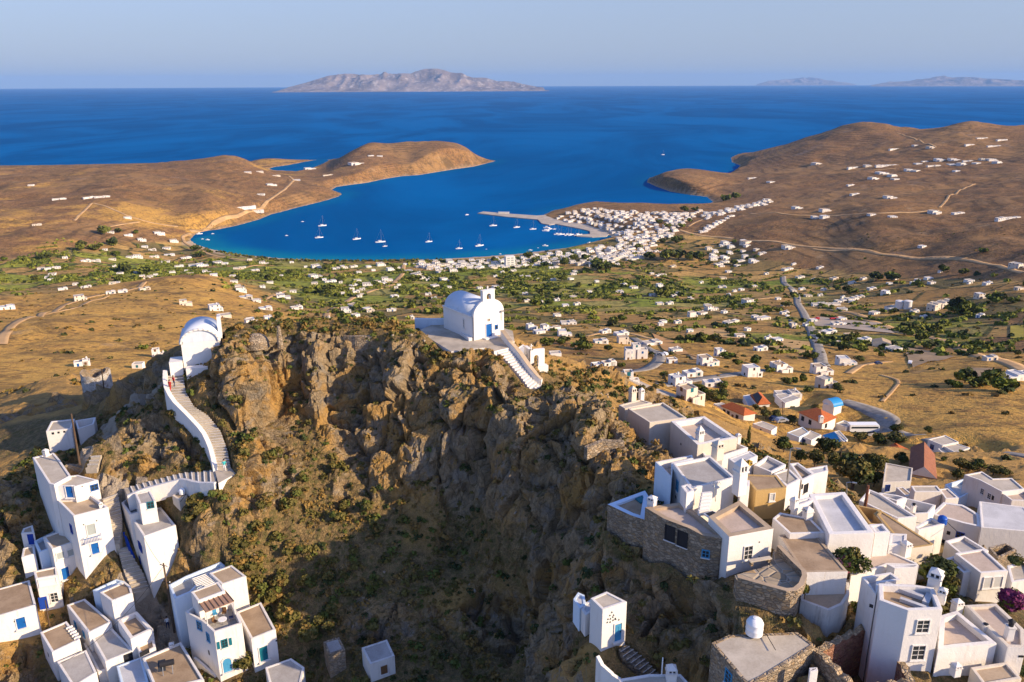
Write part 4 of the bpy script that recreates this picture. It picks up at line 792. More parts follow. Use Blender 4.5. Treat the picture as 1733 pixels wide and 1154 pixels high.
    m = MB(); q = [at_z(*px('L3', *p), 223.2) for p in ((610, 580), (805, 506), (868, 580), (665, 660))]; m.prism([tuple(p[:2]) for p in ccw([p[:2] for p in q])], 223.16, 223.24, MAT['pergola'], bottom=True)
    for p in (q[2], q[3]): c = np.array(p) * .97 + np.mean(q, 0) * .03; m.bx(c[0], c[1], 220.7, 223.15, .1, .1, 0, MAT['white_clean'])
    for i in range(7):
        a = q[0] + (q[1] - q[0]) * i / 6; b = q[3] + (q[2] - q[3]) * i / 6; m.tube([a + Z3 * .1, b + Z3 * .1], .035, MAT['wood'], 6)
    m.build('pergola', r)
    m = MB(); q = [at_z(*px('L3', *p), 222.3) for p in ((570, 420), (690, 378), (735, 440), (610, 490))]
    for i in range(8):
        a = q[0] + (q[3] - q[0]) * i / 7; b = q[1] + (q[2] - q[1]) * i / 7; m.tube([a, b], .07, MAT['white_clean'], 6)
    for p in q: m.bx(p[0], p[1], 220.8, 222.3, .12, .12, 0, MAT['white_clean'])
    m.build('slatted_pergola', r)
    house('white side house with a stained brown roof and a tall teal door', 'L3', [(885, 655), (1060, 585), (1165, 780), (990, 850)], 219.4, 4.4, 'gravel', .1, ops=[('door', 'L3', 1078, 950, .95, 1.9, 'teal'), ('vent', 'L3', 1170, 860, .2, .2)])
    house('dark-roofed house in shade at the foot of the scrub slope', 'L3', [(1090, 1050), (1275, 985), (1370, 1050), (1340, 1180), (1125, 1185)], 216.4, 3.2, 'grey', .06)
    house('small stone hut with a pale roof alone in the ravine', 'P', [(612, 1096), (655, 1082), (668, 1110), (626, 1124)], 217.6, 2.4, 'grey', .06, name='stone_hut', cat='hut', wall='worn', ops=[('closed', 'P', 650, 1133, .6, .9, 'wood')])
    house('roofed stone stub beside the hut in the ravine', 'P', [(547, 1086), (574, 1078), (584, 1099), (556, 1108)], 217.4, 1.8, 'grey', .05, name='stone_hut', cat='hut', wall='stone')
    wallrun('garden_wall', 'low white wall by the roof with the water heater, running down the steps', [('L3', 585, 975), ('L3', 660, 1040), ('L3', 740, 1110)], [215.8, 215.4, 215.0], .8, .3, 'white')
    # stairs of the left quarter
    rt, L, R_ = stairway('church_stairs', 'wide white-edged stairway winding up to the church on the crag', [('ST', 150, 420), ('ST', 148, 500), ('ST', 190, 585), ('ST', 285, 680), ('ST', 365, 765), ('ST', 408, 850), ('ST', 437, 965)],
                         [('ST', 235, 412), ('ST', 252, 520), ('ST', 300, 605), ('ST', 380, 655), ('ST', 450, 740), ('ST', 490, 850), ('ST', 512, 960)], 239.4, 231.6, 40, riser=.34, drop=1.5)
    ribbon_wall('parapet_wall', rt, L, .6, .75, 3.2, 'white', -1.0)
    rt2, L2, R2 = stairway('landing_stairs', 'long shallow steps from the landing down to the houses', [('ST', 428, 1040), ('ST', 330, 1040), ('ST', 240, 1015), ('L1', 1270, 770), ('L1', 1130, 830)], [('ST', 425, 968), ('ST', 330, 978), ('ST', 230, 985), ('L1', 1290, 715), ('L1', 1100, 768)], 231.4, 228.6, 15, riser=.22, drop=1.7)
    ribbon_wall('parapet_wall', rt2, L2, .45, .12, 2.2, 'white', 1.0)
    q = [at_z(*px('ST', *p), 231.5)[:2] for p in ((420, 968), (512, 955), (540, 990), (440, 1045))]; m = MB(); m.prism([tuple(p) for p in ccw(q)], 229.6, 231.5, MAT['white'], topmat=MAT['path']); FOOT.append((np.array(ccw(q)), 231.3)); KEEP_FLAT.append([tuple(p) for p in q])
    m.build('landing', rt)
    stairway('lane_steps', 'white-edged steps between the balcony house and the grey-roofed house', [('L1', 905, 850), ('L1', 960, 1000), ('L2', 780, 100), ('L2', 775, 190)], [('L1', 1045, 795), ('L1', 1080, 1000), ('L2', 870, 60), ('L2', 850, 180)], 228.2, 222.6, 14, riser=.3)
    stairway('lane_steps', 'steps below the deep blue wall bending towards the paved lane', [('L2', 835, 190), ('L2', 870, 320), ('L2', 890, 385), ('L2', 960, 530)], [('L2', 905, 180), ('L2', 965, 290), ('L2', 1010, 360), ('L2', 1075, 500)], 222.2, 217.8, 12, riser=.2)
    PATHS.append(([at_d(*p)[:2] for p in ((225, 1005, 103), (240, 1040, 101), (262, 1080, 98.8), (290, 1120, 95.5))], 2.0))
    PATHS.append(([at_d(*p)[:2] for p in ((150, 800, 110), (165, 770, 117), (180, 735, 121), (185, 705, 128), (230, 685, 126), (262, 664, 122), (285, 640, 119))], 1.1))
    stairway('hill_steps', 'broad white-edged steps climbing past the leaning pole', [('L1', 820, 465), ('L1', 760, 600)], [('L1', 900, 460), ('L1', 860, 600)], 232.2, 230.6, 4, fill=.8)
    # path surface on the lane
    PATHS.append(([at_d(*p)[:2] for p in ((170, 835, 106.8), (200, 832, 106.5), (230, 824, 106.3))], 1.4))
# ---------------------------------------------------------------- right quarter
def right_quarter():
    r = house('long flat pale roof with two chimneys at its far end, above the crag path', 'R1', [(118, 268), (432, 214), (640, 350), (312, 392)], 238.0, 6.0, 'screed', .22, wall='cream')
    annex(r, 'end_room', 'R1', [(38, 238), (228, 188), (335, 218), (92, 268)], 237.4, 4.5, 'screed', .1, wall='cream', chim=[('R1', 158, 200, .8, 2.2, 'gable', 'cream'), ('R1', 237, 190, .6, 1.8)])
    r = house('high-walled house with a deep white parapet round a tan roof terrace', 'R1', [(500, 380), (798, 336), (1090, 530), (738, 592)], 238.4, 6.0, 'pink', .75, wall='cream', cap='white', t=.5, chim=[('R1', 752, 590, .75, 2.3, 'spire'), ('R1', 1095, 560, .5, 1.1)], ops=[('vent', 'R1', 590, 585, .25, .25)])
    annex(r, 'lower_terrace', 'R1', [(770, 640), (1000, 540), (1185, 615), (960, 690), (800, 690)], 237.2, 4.0, 'pink', .5, wall='white', cap='white')
    annex(r, 'porch', 'R1', [(812, 560), (985, 510), (1010, 545), (860, 600)], 237.9, 2.5, 'grey', .1)
    r = house('large white house with a wide pale roof terrace and a gabled chimney stack', 'R1', [(520, 755), (850, 690), (1072, 882), (682, 978)], 241.0, 5.2, 'grey', .3, chim=[('R2', 1108, 250, 1.0, 3.6), ('R1', 912, 700, .95, 2.0, 'gable', 'cream')], ops=[('window', 'R1', 560, 955, .5, 1.1, 'light'), ('vent', 'R1', 545, 1055, .3, .3)])
    annex(r, 'shaded_wing', 'R1', [(362, 742), (690, 680), (700, 712), (525, 755), (508, 880)], 240.4, 5.6, 'grey', .9, wall='bluewash_and_shade', cap='white')
    annex(r, 'stair_turret', 'R2', [(636, 203), (690, 186), (745, 242), (682, 264)], 241.3, 3.4, 'white' if False else 'whiteroof', .06)
    annex(r, 'side_wing', 'R1', [(1110, 900), (1200, 905), (1200, 960), (1118, 970)], 240.6, 3.4, 'whiteroof', .1)
    root = house('white corner house with a curtained window and pink roof terrace on the crag edge', 'R2', [(1030, 617), (1390, 550), (1112, 322), (862, 452)], 240.2, 3.7, 'pink', .42, t=.55, cap='tan', ops=[('window', 'R2', 1182, 745, .85, 1.35, 'curtain'), ('vent', 'R2', 1275, 660, .12, .12), ('vent', 'R2', 1272, 778, .12, .12)])
    root2 = house('rough stone house with two deep dark windows standing on the crag', 'R2', [(345, 377), (632, 337), (760, 420), (1000, 612), (962, 630), (808, 602), (700, 545), (500, 470)], 239.4, 8.0, 'pink', .3, wall='stone', cap='tan', t=.5, name='stone_house', chim=[('R2', 400, 375, .75, 1.3)],
            ops=[('closed', 'R2', 548, 590, .95, 1.5, 'dark'), ('closed', 'R2', 650, 635, .95, 1.5, 'dark'), ('window', 'R2', 838, 755, .6, .7, 'light')])
    annex(root2, 'plunge_pool_terrace', 'R2', [(40, 352), (345, 240), (375, 290), (345, 480), (225, 440)], 237.6, 4.0, 'gravel', .25, wall='stone', cap='bluewash_and_shade', t=.55)
    p = [at_z(*px('R2', *q), 237.5)[:2] for q in ((245, 290), (330, 262), (385, 300), (310, 340))]; m = MB(); m.prism([tuple(q) for q in ccw(p)], 237.2, 237.52, MAT['teal']); m.build('plunge_pool', root2)
    house('ochre-fronted house with a rounded brown roof beside the tall pole', 'R1', [(1130, 850), (1440, 862), (1525, 975), (1255, 1000)], 239.6, 3.2, 'gravel', .06, wall='ochre', ops=[('closed', 'R1', 1398, 1055, .5, .8, 'grey')])
    house('white gabled outhouse beside the wide pale roof terrace', 'R8', [(268, 742), (452, 676), (522, 720), (345, 800)], 239.2, 3.2, 'whiteroof', .05)
    house('white terrace house with weathered flat roof slabs and low parapets', 'R8', [(488, 800), (605, 716), (765, 795), (640, 862)], 238.4, 3.4, 'grey', .4)
    house('small white house with a sagging pale roof in front of the trees', 'R8', [(655, 868), (790, 828), (890, 922), (770, 985)], 238.2, 3.2, 'screed', .1)
    house('white house with a brown sunken roof and pointed white gable wall', 'R8', [(795, 785), (870, 778), (1012, 880), (902, 935)], 238.0, 3.6, 'gravel', .3, ops=[('closed', 'R8', 935, 1000, .6, .9, 'dark'), ('vent', 'R8', 905, 985, .3, .6)])
    house('low white shed wall under the big tree', 'R8', [(940, 830), (1120, 800), (1130, 850), (1005, 880)], 235.5, 3.0, 'whiteroof', .1, name='white_shed', cat='shed')
    house('house with a dark tan roof split by a pale kerb, below the ochre front', 'R6', [(0, 502), (300, 560), (442, 702), (95, 712), (-70, 560)], 238.8, 3.2, 'gravel', .06, chim=[('R6', 265, 560, .75, 1.3)])
    house('white house with a big smooth brown roof over the paved terrace', 'R6', [(-10, 722), (330, 692), (662, 1078), (228, 1088)], 238.3, 2.9, 'gravel', .07, cap='tan')
    house('low angular house with flaking limewash and a tan roof in half shade', 'R4', [(862, 345), (1265, 297), (1270, 420), (1215, 505), (1100, 557), (862, 470)], 236.0, 3.2, 'tan', .08, wall='worn', cap='worn')
    r = house('bright white house with a smooth white roof between raised parapets', 'R6', [(285, 322), (632, 302), (922, 702), (482, 718)], 239.4, 3.1, 'whiteroof', .42, wall='white_clean', t=.5)
    annex(r, 'side_block', 'R6', [(868, 618), (1002, 612), (1075, 694), (928, 703)], 239.2, 3.0, 'whiteroof', .2, wall='white_clean')
    annex(r, 'chimney_block', 'R6', [(115, 395), (290, 350), (320, 385), (175, 440)], 239.6, 3.0, 'whiteroof', .1, chim=[('R6', 135, 455, .6, 1.2)])
    r = house('white house with a pale courtyard terrace behind the bougainvillea', 'R6', [(690, 905), (1070, 880), (1335, 995), (1355, 1020), (1060, 1010), (880, 1075), (690, 1125)], 236.7, 3.2, 'pink', .1, chim=[('R6', 1218, 905, .75, 1.4)])
    annex(r, 'front_block', 'R5', [(300, 172), (555, 178), (552, 196), (365, 205)], 237.2, 3.6, 'whiteroof', .06, wall='white_clean')
    annex(r, 'railed_balcony', 'R6', [(1072, 705), (1240, 712), (1235, 815), (1062, 820)], 237.6, 2.0, 'whiteroof', .06)
    r = house('tall white tower house with two stacked barred windows and a gabled chimney', 'R5', [(232, 330), (530, 342), (690, 366), (766, 548), (476, 557), (238, 470)], 239.5, 5.6, 'gravel', .6, t=.34, chim=[('R5', 688, 385, .95, 2.1), ('R5', 755, 470, .6, 1.2, 'gable')],
              ops=[('window', 'R5', 598, 688, 1.0, 1.15, 'grey'), ('window', 'R5', 560, 907, 1.05, 1.35, 'grey'), ('vent', 'R5', 170, 520, .3, .3)], skylight=[('R5', 440, 408, 3.0, .5, .35, 'whiteroof', 'roof_kerb'), ('R5', 640, 470, .5, 1.9, .35, 'whiteroof', 'roof_kerb'), ('R5', 550, 525, 2.6, .35, .3, 'whiteroof', 'roof_kerb')])
    annex(r, 'rear_wing', 'R5', [(90, 276), (330, 237), (420, 302), (236, 326), (214, 430)], 238.7, 5.6, 'whiteroof', .6)
    house('white house with a pale roof and a long high white parapet beside the tower', 'R5', [(745, 600), (885, 558), (1218, 832), (890, 862), (725, 885)], 235.8, 3.0, 'pink', .5, t=.4, wall='white', chim=[('R5', 880, 560, .7, 1.2)])
    house('wide pinkish-roofed house with a round black-capped flue', 'R5', [(955, 512), (1212, 498), (1450, 720), (1460, 868), (1305, 862)], 235.9, 3.2, 'pink', .28, t=.35, cap='cream', chim=[('R5', 1310, 800, .55, 2.0, 'pipe'), ('R5', 1120, 705, .4, .5, 'pipe')], ops=[('vent', 'R5', 1420, 940, .4, .2)])
    r = house('white house with two grey-shuttered windows above the purple bougainvillea', 'R5', [(868, 78), (1105, 40), (1312, 228), (1085, 246)], 235.0, 3.2, 'pink', .12, ops=[('closed', 'R5', 1140, 325, .9, 1.15, 'grey'), ('closed', 'R5', 1223, 318, .9, 1.15, 'grey')])
    annex(r, 'side_wing', 'R5', [(795, 122), (868, 100), (1002, 232), (942, 244)], 234.4, 3.0, 'pink', .1)
    house('low ruined shed with tan walls and a small roof hatch at the corner', 'R5', [(1000, 1032), (1300, 986), (1425, 1125), (1110, 1180)], 234.6, 2.2, 'tan', .15, wall='cream', name='low_shed', cat='shed', chim=[('R5', 870, 1075, .6, .9)])
    house('stone house with a broad blue-shadowed roof and a white water tank', 'R4', [(120, 827), (265, 762), (835, 737), (985, 847), (545, 1120), (420, 1180)], 235.0, 5.5, 'screed', .06, wall='stone', name='stone_house', ops=[('window', 'R4', 262, 1120, .8, 1.2, 'light')])
    house('narrow white chimney block beside the ruin', 'R4', [(935, 1035), (1000, 1030), (1008, 1062), (940, 1068)], 235.4, 3.0, 'whiteroof', .05, name='chimney_block', cat='chimney')
    # ruin
    P = ccw([at_z(*px(*q), 234.6)[:2] for q in (('R4', 965, 876), ('R4', 1425, 648), ('R5', 400, 868), ('R5', 545, 1160), ('R4', 1330, 1240))]); c = np.mean(P, 0); root = empty('roofless_ruin', (c[0], c[1], 229.6)); tag(root, 'roofless stone ruin with red plastered inner walls', 'ruin'); Q = inset(P, .62); FOOT.append((np.array(P), 229.8)); KEEP_FLAT.append([tuple(p) for p in P])
    m = MB(); inner = MB(); cp = MB(); n = len(P)
    for i in range(n):
        a, b, cc, d = P[i], P[(i + 1) % n], Q[(i + 1) % n], Q[i]; k = max(3, int(np.linalg.norm(b - a) / .5)); T = np.linspace(0, 1, k + 1); H_ = [234.6 + .18 * math.sin(7 * t * k * .31 + i) - (.35 if i == 2 else 0) for t in T]; H_[0] = H_[-1] = 234.5
        for j in range(k):
            p0, p1 = a + (b - a) * T[j], a + (b - a) * T[j + 1]; q0, q1 = d + (cc - d) * T[j], d + (cc - d) * T[j + 1]; h0, h1 = H_[j], H_[j + 1]
            m.face([(*p0, 224), (*p1, 224), (*p1, h1), (*p0, h0)], MAT['stone']); cp.face([(*p0, h0), (*p1, h1), (*q1, h1), (*q0, h0)], MAT['rubble']); inner.face([(*q1, 224), (*q0, 224), (*q0, h0), (*q1, h1)], MAT['ruin_red'])
    m.build('outer_wall', root); inner.build('inner_wall', root); cp.build('wall_top', root); f = MB(); f.face([(*q, 229.7) for q in Q], MAT['gravel']); f.build('floor', root)
    for (fr, x, y, w, h) in (('R4', 1275, 968, .5, 1.0), ('R5', 165, 822, .6, 1.0)):
        Pp, nn, dd = wall_hit([tuple(q) for q in P], 229, 234, *px(fr, x, y)); 
    # paved terrace with its rounded wall
    P = [at_z(*px('R4', *q), 238.6)[:2] for q in ((318, 215), (610, 130), (640, 10), (720, 15), (870, 215), (880, 255), (845, 345), (790, 385), (720, 372), (340, 262))]; P = ccw(P); m = MB(); m.prism([tuple(p) for p in P], 233.0, 238.0, MAT['stone'], topmat=MAT['paving']); CORNERS.extend([(*q, 236.0) for q in inset(P, -.8) if q[1] < 64]); FOOT.append((np.array(P), 237.6)); KEEP_FLAT.append([tuple(p) for p in P])
    c = np.mean(P, 0); root = empty('paved_terrace', (c[0], c[1], 236.0)); tag(root, 'slate-paved terrace with a rounded stone retaining wall', 'terrace'); m.build('retaining_wall', root)
    line = [at_z(*px('R4', *q), 238.7) for q in ((665, 20), (770, 130), (868, 225), (874, 262), (845, 330), (800, 368), (745, 372), (560, 322), (345, 262))]; ribbon_wall('parapet', root, line, .42, .0, .9, 'stone', 1.0); ribbon_wall('coping', root, [q + Z3 * .03 for q in line], .44, .0, .06, 'tan', 1.0)
    a, b = at_z(*px('R2', 1190, 850), 237.9), at_z(*px('R2', 1365, 820), 237.9); d = (b - a) / np.linalg.norm(b - a); m = MB(); cen = (a + b) / 2; m.box(cen + Z3 * .45, d * np.linalg.norm(b - a) / 2, np.array([d[1], -d[0], 0]) * .22, Z3 * .05, MAT['screed'])
    for s in (-.8, .8): m.box(cen + d * s * np.linalg.norm(b - a) / 2 + Z3 * .2, d * .12, np.array([d[1], -d[0], 0]) * .18, Z3 * .2, MAT['stone'])
    o = m.build('stone_bench', origin=cen); tag(o, 'stone slab bench under the curtained window', 'bench')
    # houses stepping down to the right
    r = house('house with a wide pale roof and white gable beside the ochre pergola', 'R6', [(775, 385), (870, 275), (985, 322), (1338, 545), (1150, 562)], 234.4, 3.4, 'screed', .25, wall='white', chim=[('R6', 1300, 480, .4, .9, 'pipe')])
    house('house with a long brown slate roof and cream plaster end wall', 'R6', [(985, 482), (1498, 808), (1490, 822), (1258, 856), (1085, 690), (945, 520)], 235.6, 4.0, 'gravel', .06, wall='cream', cap='ochre')
    m_ = house('open ochre courtyard house with wooden beams', 'R6', [(730, 424), (992, 478), (940, 520), (1045, 640), (870, 612)], 235.4, 2.6, 'tan', 1.2, wall='ochre', cap='ochre')
    house('white house whose lit end wall rises under a blue water drum', 'R7', [(340, 962), (480, 880), (595, 938), (375, 988)], 231.6, 3.8, 'grey', .3)
    house('narrow shaded courtyard house with a blue inner wall', 'R7', [(205, 745), (270, 715), (520, 775), (460, 845), (345, 850)], 229.0, 3.0, 'grey', 1.2, wall='white')
    r = house('long white house with a curved pale roof and small blue window', 'R7', [(478, 850), (585, 750), (745, 772), (800, 800), (895, 860), (905, 962), (760, 930)], 227.6, 4.6, 'pink', .12, t=.4, ops=[('window', 'R7', 727, 1030, .8, .7, 'deep'), ('vent', 'R7', 628, 1012, .4, .5), ('vent', 'R7', 580, 1085, .5, .6)])
    house('huge white gabled hall with a blank sunlit roof at the right edge', 'R7', [(888, 742), (1275, 792), (1420, 1010), (905, 965)], 227.8, 5.0, 'whiteroof', .05, wall='white')
    house('shaded bluish house with small windows, stepped roof and low side yard', 'R7', [(762, 518), (912, 490), (1005, 550), (1165, 545), (1275, 640), (1082, 662), (888, 560)], 213.8, 5.2, 'screed', .15, ops=[('window', 'R7', 915, 660, .6, 1.0), ('window', 'R7', 975, 700, .6, 1.0), ('vent', 'R7', 1005, 715, .4, .8)])
    house('white house with a sunken reddish terrace at the right edge', 'R7', [(1075, 668), (1275, 645), (1380, 740), (1165, 735)], 213.4, 4.0, 'pink', .5, wall='white')
    house('shaded bluish yard house with a pointed corner post', 'R7', [(600, 600), (765, 550), (870, 640), (720, 715)], 210.6, 3.2, 'whiteroof', .8, wall='bluewash_and_shade')
    house('tan-roofed house with a shaded blue front and little dark window', 'R7', [(95, 416), (326, 460), (312, 572), (72, 582)], 208.6, 3.6, 'screed', .2, cap='cream', ops=[('window', 'R7', 112, 630, .7, 1.2, 'deep')])
    house('white porch house with a plain tan roof in front of the red-brown barn', 'R7', [(308, 612), (530, 610), (572, 662), (342, 662)], 217.4, 3.0, 'screed', .1)
    house('small tan-roofed house squeezed beside the porch house', 'R7', [(548, 640), (622, 632), (716, 716), (604, 722)], 217.0, 3.0, 'pink', .12)
    house('narrow low shed with a slanting tan roof', 'R7', [(185, 626), (242, 620), (322, 685), (266, 700)], 214.8, 2.6, 'tan', .06, name='low_shed', cat='shed')
    house('long pale wall-top terrace behind the wide pale roof', 'R7', [(40, 668), (190, 690), (270, 712), (190, 742), (60, 700)], 230.4, 3.0, 'screed', .4)
    house('low grey-roofed house in front of the blue-windowed long house', 'W4', [(672, 618), (745, 598), (838, 655), (760, 690)], 231.0, 3.0, 'grey', .35)
    house('small pale terrace house at the edge beyond the two-shuttered house', 'W4', [(908, 712), (985, 690), (1010, 762), (925, 776)], 232.0, 3.0, 'screed', .2)
    house('small roofless stone hut below the huge sunlit hall', 'W4', [(838, 642), (905, 626), (945, 652), (872, 684)], 229.8, 2.4, 'gravel', 1.2, wall='stone', name='stone_hut', cat='hut')
    # red-brown barn
    P0 = [at_z(*px('R7', *q), 201.0) for q in ((302, 505), (515, 545), (498, 345), (322, 292))]; c = np.mean(P0, 0); root = empty('tiled_barn', (c[0], c[1], 197.5)); tag(root, 'long barn with a weathered red-brown tiled roof', 'barn', 'houses of the old town'); P = ccw([p[:2] for p in P0]); m = MB(); m.prism([tuple(p) for p in P], 192, 201.0, MAT['cream']); BASES.append((c[0], c[1], 197.6)); m.build('wall', root); tiled(root, 'R7', [(302, 505), (515, 545), (498, 345), (322, 292)], 201.0, 2.2, 'oldtile', hip=False)
    r = house('white house group with stepped pale roofs next to the golden slope', 'R7', [(455, 218), (600, 182), (716, 240), (578, 268)], 187.4, 3.6, 'screed', .15, ops=[('window', 'R7', 488, 282, .9, 1.3, 'deep')])
    annex(r, 'right_room', 'R7', [(572, 266), (690, 250), (812, 288), (694, 334)], 187.0, 3.4, 'screed', .12); annex(r, 'front_room', 'R7', [(536, 296), (640, 286), (692, 326), (602, 352)], 186.4, 3.0, 'screed', .12, ops=[('closed', 'R7', 650, 370, 1.2, 1.4, 'grey')])
    for lab, fr, wallp, ze, h, rise, ops in (
        ('small white house with an orange tiled roof among dark trees', 'R7', [(70, 300), (165, 262), (282, 306), (215, 330), (100, 312)][:4], 186.0, 3.0, 1.4, [('window', 'R7', 190, 340, 1.0, 1.2, 'grey')]),
        ('long white house with an orange tiled roof and four shuttered windows', 'R8', [(212, 288), (292, 268), (500, 350), (402, 366)], 175.8, 3.4, 1.6, [('window', 'R8', 232, 340, .9, 1.6, 'dark'), ('window', 'R8', 268, 355, .9, 1.6, 'dark'), ('door', 'R8', 305, 385, .9, 1.8, 'wood'), ('window', 'R8', 343, 390, .9, 1.6, 'dark')]),
        ('square white house with a broad orange hipped roof and chimney', 'R8', [(882, 342), (1030, 308), (1196, 385), (1080, 436)], 175.4, 4.6, 2.2, [('window', 'R8', 910, 398, 1.0, 1.4, 'dark'), ('window', 'R8', 973, 430, 1.0, 1.4, 'dark'), ('window', 'R8', 1110, 460, 1.0, 1.4, 'dark')]),
        ('white house with an orange roof half covered by dark panels', 'R8', [(462, 196), (545, 180), (625, 268), (528, 274)], 165.2, 3.2, 1.8, [])):
        r = house(lab, fr, wallp, ze, h, 'screed', .02, ops=ops); tiled(r, fr, wallp, ze + .05, rise, 'tile', hip=True, eave=.4, name='tiled_roof')
        if 'chimney' in lab: chimney(r, at_z(*px('R8', 1065, 425), ze + .7), 1.2, 2.2, 0)
        if 'panels' in lab:
            m = MB(); q = [at_z(*px('R8', *p), ze + 1.3) for p in ((478, 195), (520, 186), (552, 240), (515, 268))]; m.face([x + Z3 * dz for x, dz in zip(q, (.1, .75, .75, .1))], MAT['dark']); m.face([x + Z3 * (dz - .12) for x, dz in zip(q[::-1], (.1, .75, .75, .1))], MAT['dark']); m.build('dark_panel', r)
    house('low white house with flat annexe and pale roof left of the orange-roofed house', 'R8', [(395, 200), (470, 188), (520, 270), (440, 285)], 163.6, 2.8, 'whiteroof', .1)
    house('flat white side rooms beside the long orange-roofed house', 'R8', [(140, 270), (212, 260), (290, 292), (210, 300)], 175.2, 3.0, 'screed', .1)
    r = house('white house with a low wide grey roof above the dark garden', 'R8', [(478, 442), (560, 420), (690, 470), (640, 502)], 181.6, 3.4, 'screed', .1, ops=[('vent', 'R8', 548, 495, .5, .6)])
    r = house('two-block white house with a light blue balcony over the trees', 'R8', [(775, 520), (905, 470), (965, 515), (880, 560)], 181.6, 4.2, 'screed', .15, wall='bluewash_and_shade'); annex(r, 'right_block', 'R8', [(905, 550), (975, 500), (1072, 540), (985, 585)], 181.2, 4.0, 'screed', .12, ops=[('window', 'R8', 920, 600, .9, 1.6, 'deep')])
    r = house('house with a bright blue painted sloping roof', 'R8', [(1180, 510), (1225, 500), (1300, 580), (1262, 600)], 180.4, 3.0, 'screed', .1)
    q = [at_z(*px('R8', *p), z) for p, z in (((1080, 540), 178.4), ((1180, 512), 180.5), ((1290, 596), 180.5), ((1262, 640), 178.2), ((1150, 610), 178.0))]; m = MB(); m.face(q, MAT['dome_blue']); cc = [p - Z3 * 3.2 for p in q]; [m.face([cc[i], cc[(i + 1) % 5], q[(i + 1) % 5], q[i]], MAT['white']) for i in range(5)]; m.build('blue_roof', r, fix=True)
    house('pale grey-roofed house behind the orange-roofed house', 'R8', [(672, 190), (762, 178), (800, 200), (715, 232)], 164.6, 3.2, 'screed', .1); house('long grey-roofed white house with a lit end wall', 'R8', [(715, 232), (820, 195), (890, 222), (760, 265)], 165.0, 3.6, 'grey', .1)
    house('low white wall house by the hairpin road', 'R8', [(1195, 440), (1265, 412), (1340, 440), (1285, 470)], 172.8, 2.6, 'screed', .3)
    house('grey-walled row of low sheds at the edge of the dark garden', 'R8', [(1340, 640), (1385, 615), (1450, 660), (1420, 680)], 184.0, 2.6, 'gravel', .1, name='low_shed', cat='shed')
    # small church with the blue dome
    P = [at_z(*px('R8', *q), 172.2) for q in ((1082, 280), (1165, 262), (1250, 268), (1180, 300))]; c = np.mean(P, 0); root = empty('blue_roofed_church', (c[0], c[1], 167.5)); tag(root, 'small white church with a blue painted vault beside the hairpin', 'church'); m = MB(); m.prism([tuple(p[:2]) for p in ccw([p[:2] for p in P])], 163, 172.6, MAT['white']); BASES.append((c[0], c[1], 168.6)); m.build('wall', root)
    ax = (P[2] - P[1]); a = at_z(*px('R8', 1090, 235), 173.0); m = MB(); cx = np.mean(P, 0); e1 = (P[1] - P[0])[:2]; L = np.linalg.norm(e1); e1 /= L; e2 = np.array([-e1[1], e1[0]]); R = 2.6
    for j in range(10):
        a0, a1 = math.pi * j / 10, math.pi * (j + 1) / 10
        for s0, s1, mt in ((-.5, .5, 'dome_blue'),):
            q = [np.array([*(cx[:2] + e1 * L * s + e2 * R * math.cos(t)), 172.4 + R * .8 * math.sin(t)]) for s, t in ((s0, a0), (s1, a0), (s1, a1), (s0, a1))]; m.face(q, MAT[mt])
    for s in (-.5, .5): m.face([np.array([*(cx[:2] + e1 * L * s + e2 * R * math.cos(math.pi * j / 10)), 172.4 + R * .8 * math.sin(math.pi * j / 10)]) for j in range(11)], MAT['white'])
    m.build('blue_vault', root, fix=True)
    # little white cell on the ledge
    r = house('narrow white chapel cell with a dovecote triangle over its light blue door', 'R3', [(388, 292), (540, 228), (732, 325), (502, 402)], 234.6, 4.4, 'screed', .06, name='chapel_cell', cat='chapel', ops=[('door', 'R3', 645, 612, .75, 1.85, 'light')])
    W = ccw([tuple(at_z(*px('R3', *q), 234.6)[:2]) for q in ((388, 292), (540, 228), (732, 325), (502, 402))]); m = MB()
    for x, y in ((588, 425), (570, 455), (605, 452), (552, 490), (575, 487), (598, 470), (620, 485), (545, 520), (572, 517), (600, 500), (625, 490), (655, 495)):
        Pp, n, d = wall_hit(W, 230, 234.6, *px('R3', x, y)); m.face([Pp + n * .02 - d * .11 - Z3 * .08, Pp + n * .02 + d * .11 - Z3 * .08, Pp + n * .02 + Z3 * .14], MAT['glass'])
    m.build('dovecote_holes', r)
    annex(r, 'rear_buttress', 'R3', [(300, 395), (345, 330), (395, 300), (430, 400), (340, 455)], 232.5, 1.6, 'whiteroof', .05, ext=.8); annex(r, 'blue_niche', 'R3', [(225, 300), (270, 235), (330, 262), (345, 345), (285, 390)], 232.6, 1.4, 'whiteroof', .05, wall='bluewash_and_shade', ext=1.2)
    stairway('cell_steps', 'narrow rough steps descending from the chapel cell', [('R3', 655, 765), ('R3', 690, 850), ('R3', 790, 930), ('R3', 890, 1010), ('R3', 960, 1075)], [('R3', 725, 725), ('R3', 780, 770), ('R3', 880, 850), ('R3', 980, 950), ('R3', 1040, 1010)], 230.1, 227.9, 9, mat='stone', edge='worn', riser=.18)
    house('white house front with a pointed chimney at the bottom edge', 'R3', [(650, 1058), (940, 1010), (1240, 1010), (1310, 1085), (1290, 1140), (700, 1140)], 231.0, 3.2, 'screed', .1, chim=[('R3', 1148, 1075, .8, 1.6, 'spire')])
    wallrun('white_wall', 'curving white gable wall climbing the ledge below the chapel cell', [('R3', 455, 835), ('R3', 490, 905), ('R3', 585, 1000), ('R3', 670, 1060)], [232.2, 231.8, 231.2, 230.9], 2.4, .35, 'white')
    # terrace walls
    wallrun('stone_wall', 'dry stone wall on the crag shoulder below the rocky knob', [('W3', 190, 325), ('W3', 250, 300), ('W3', 325, 305)], [239.0, 239.2, 238.8], .9, .6, 'stone', depth=.7)
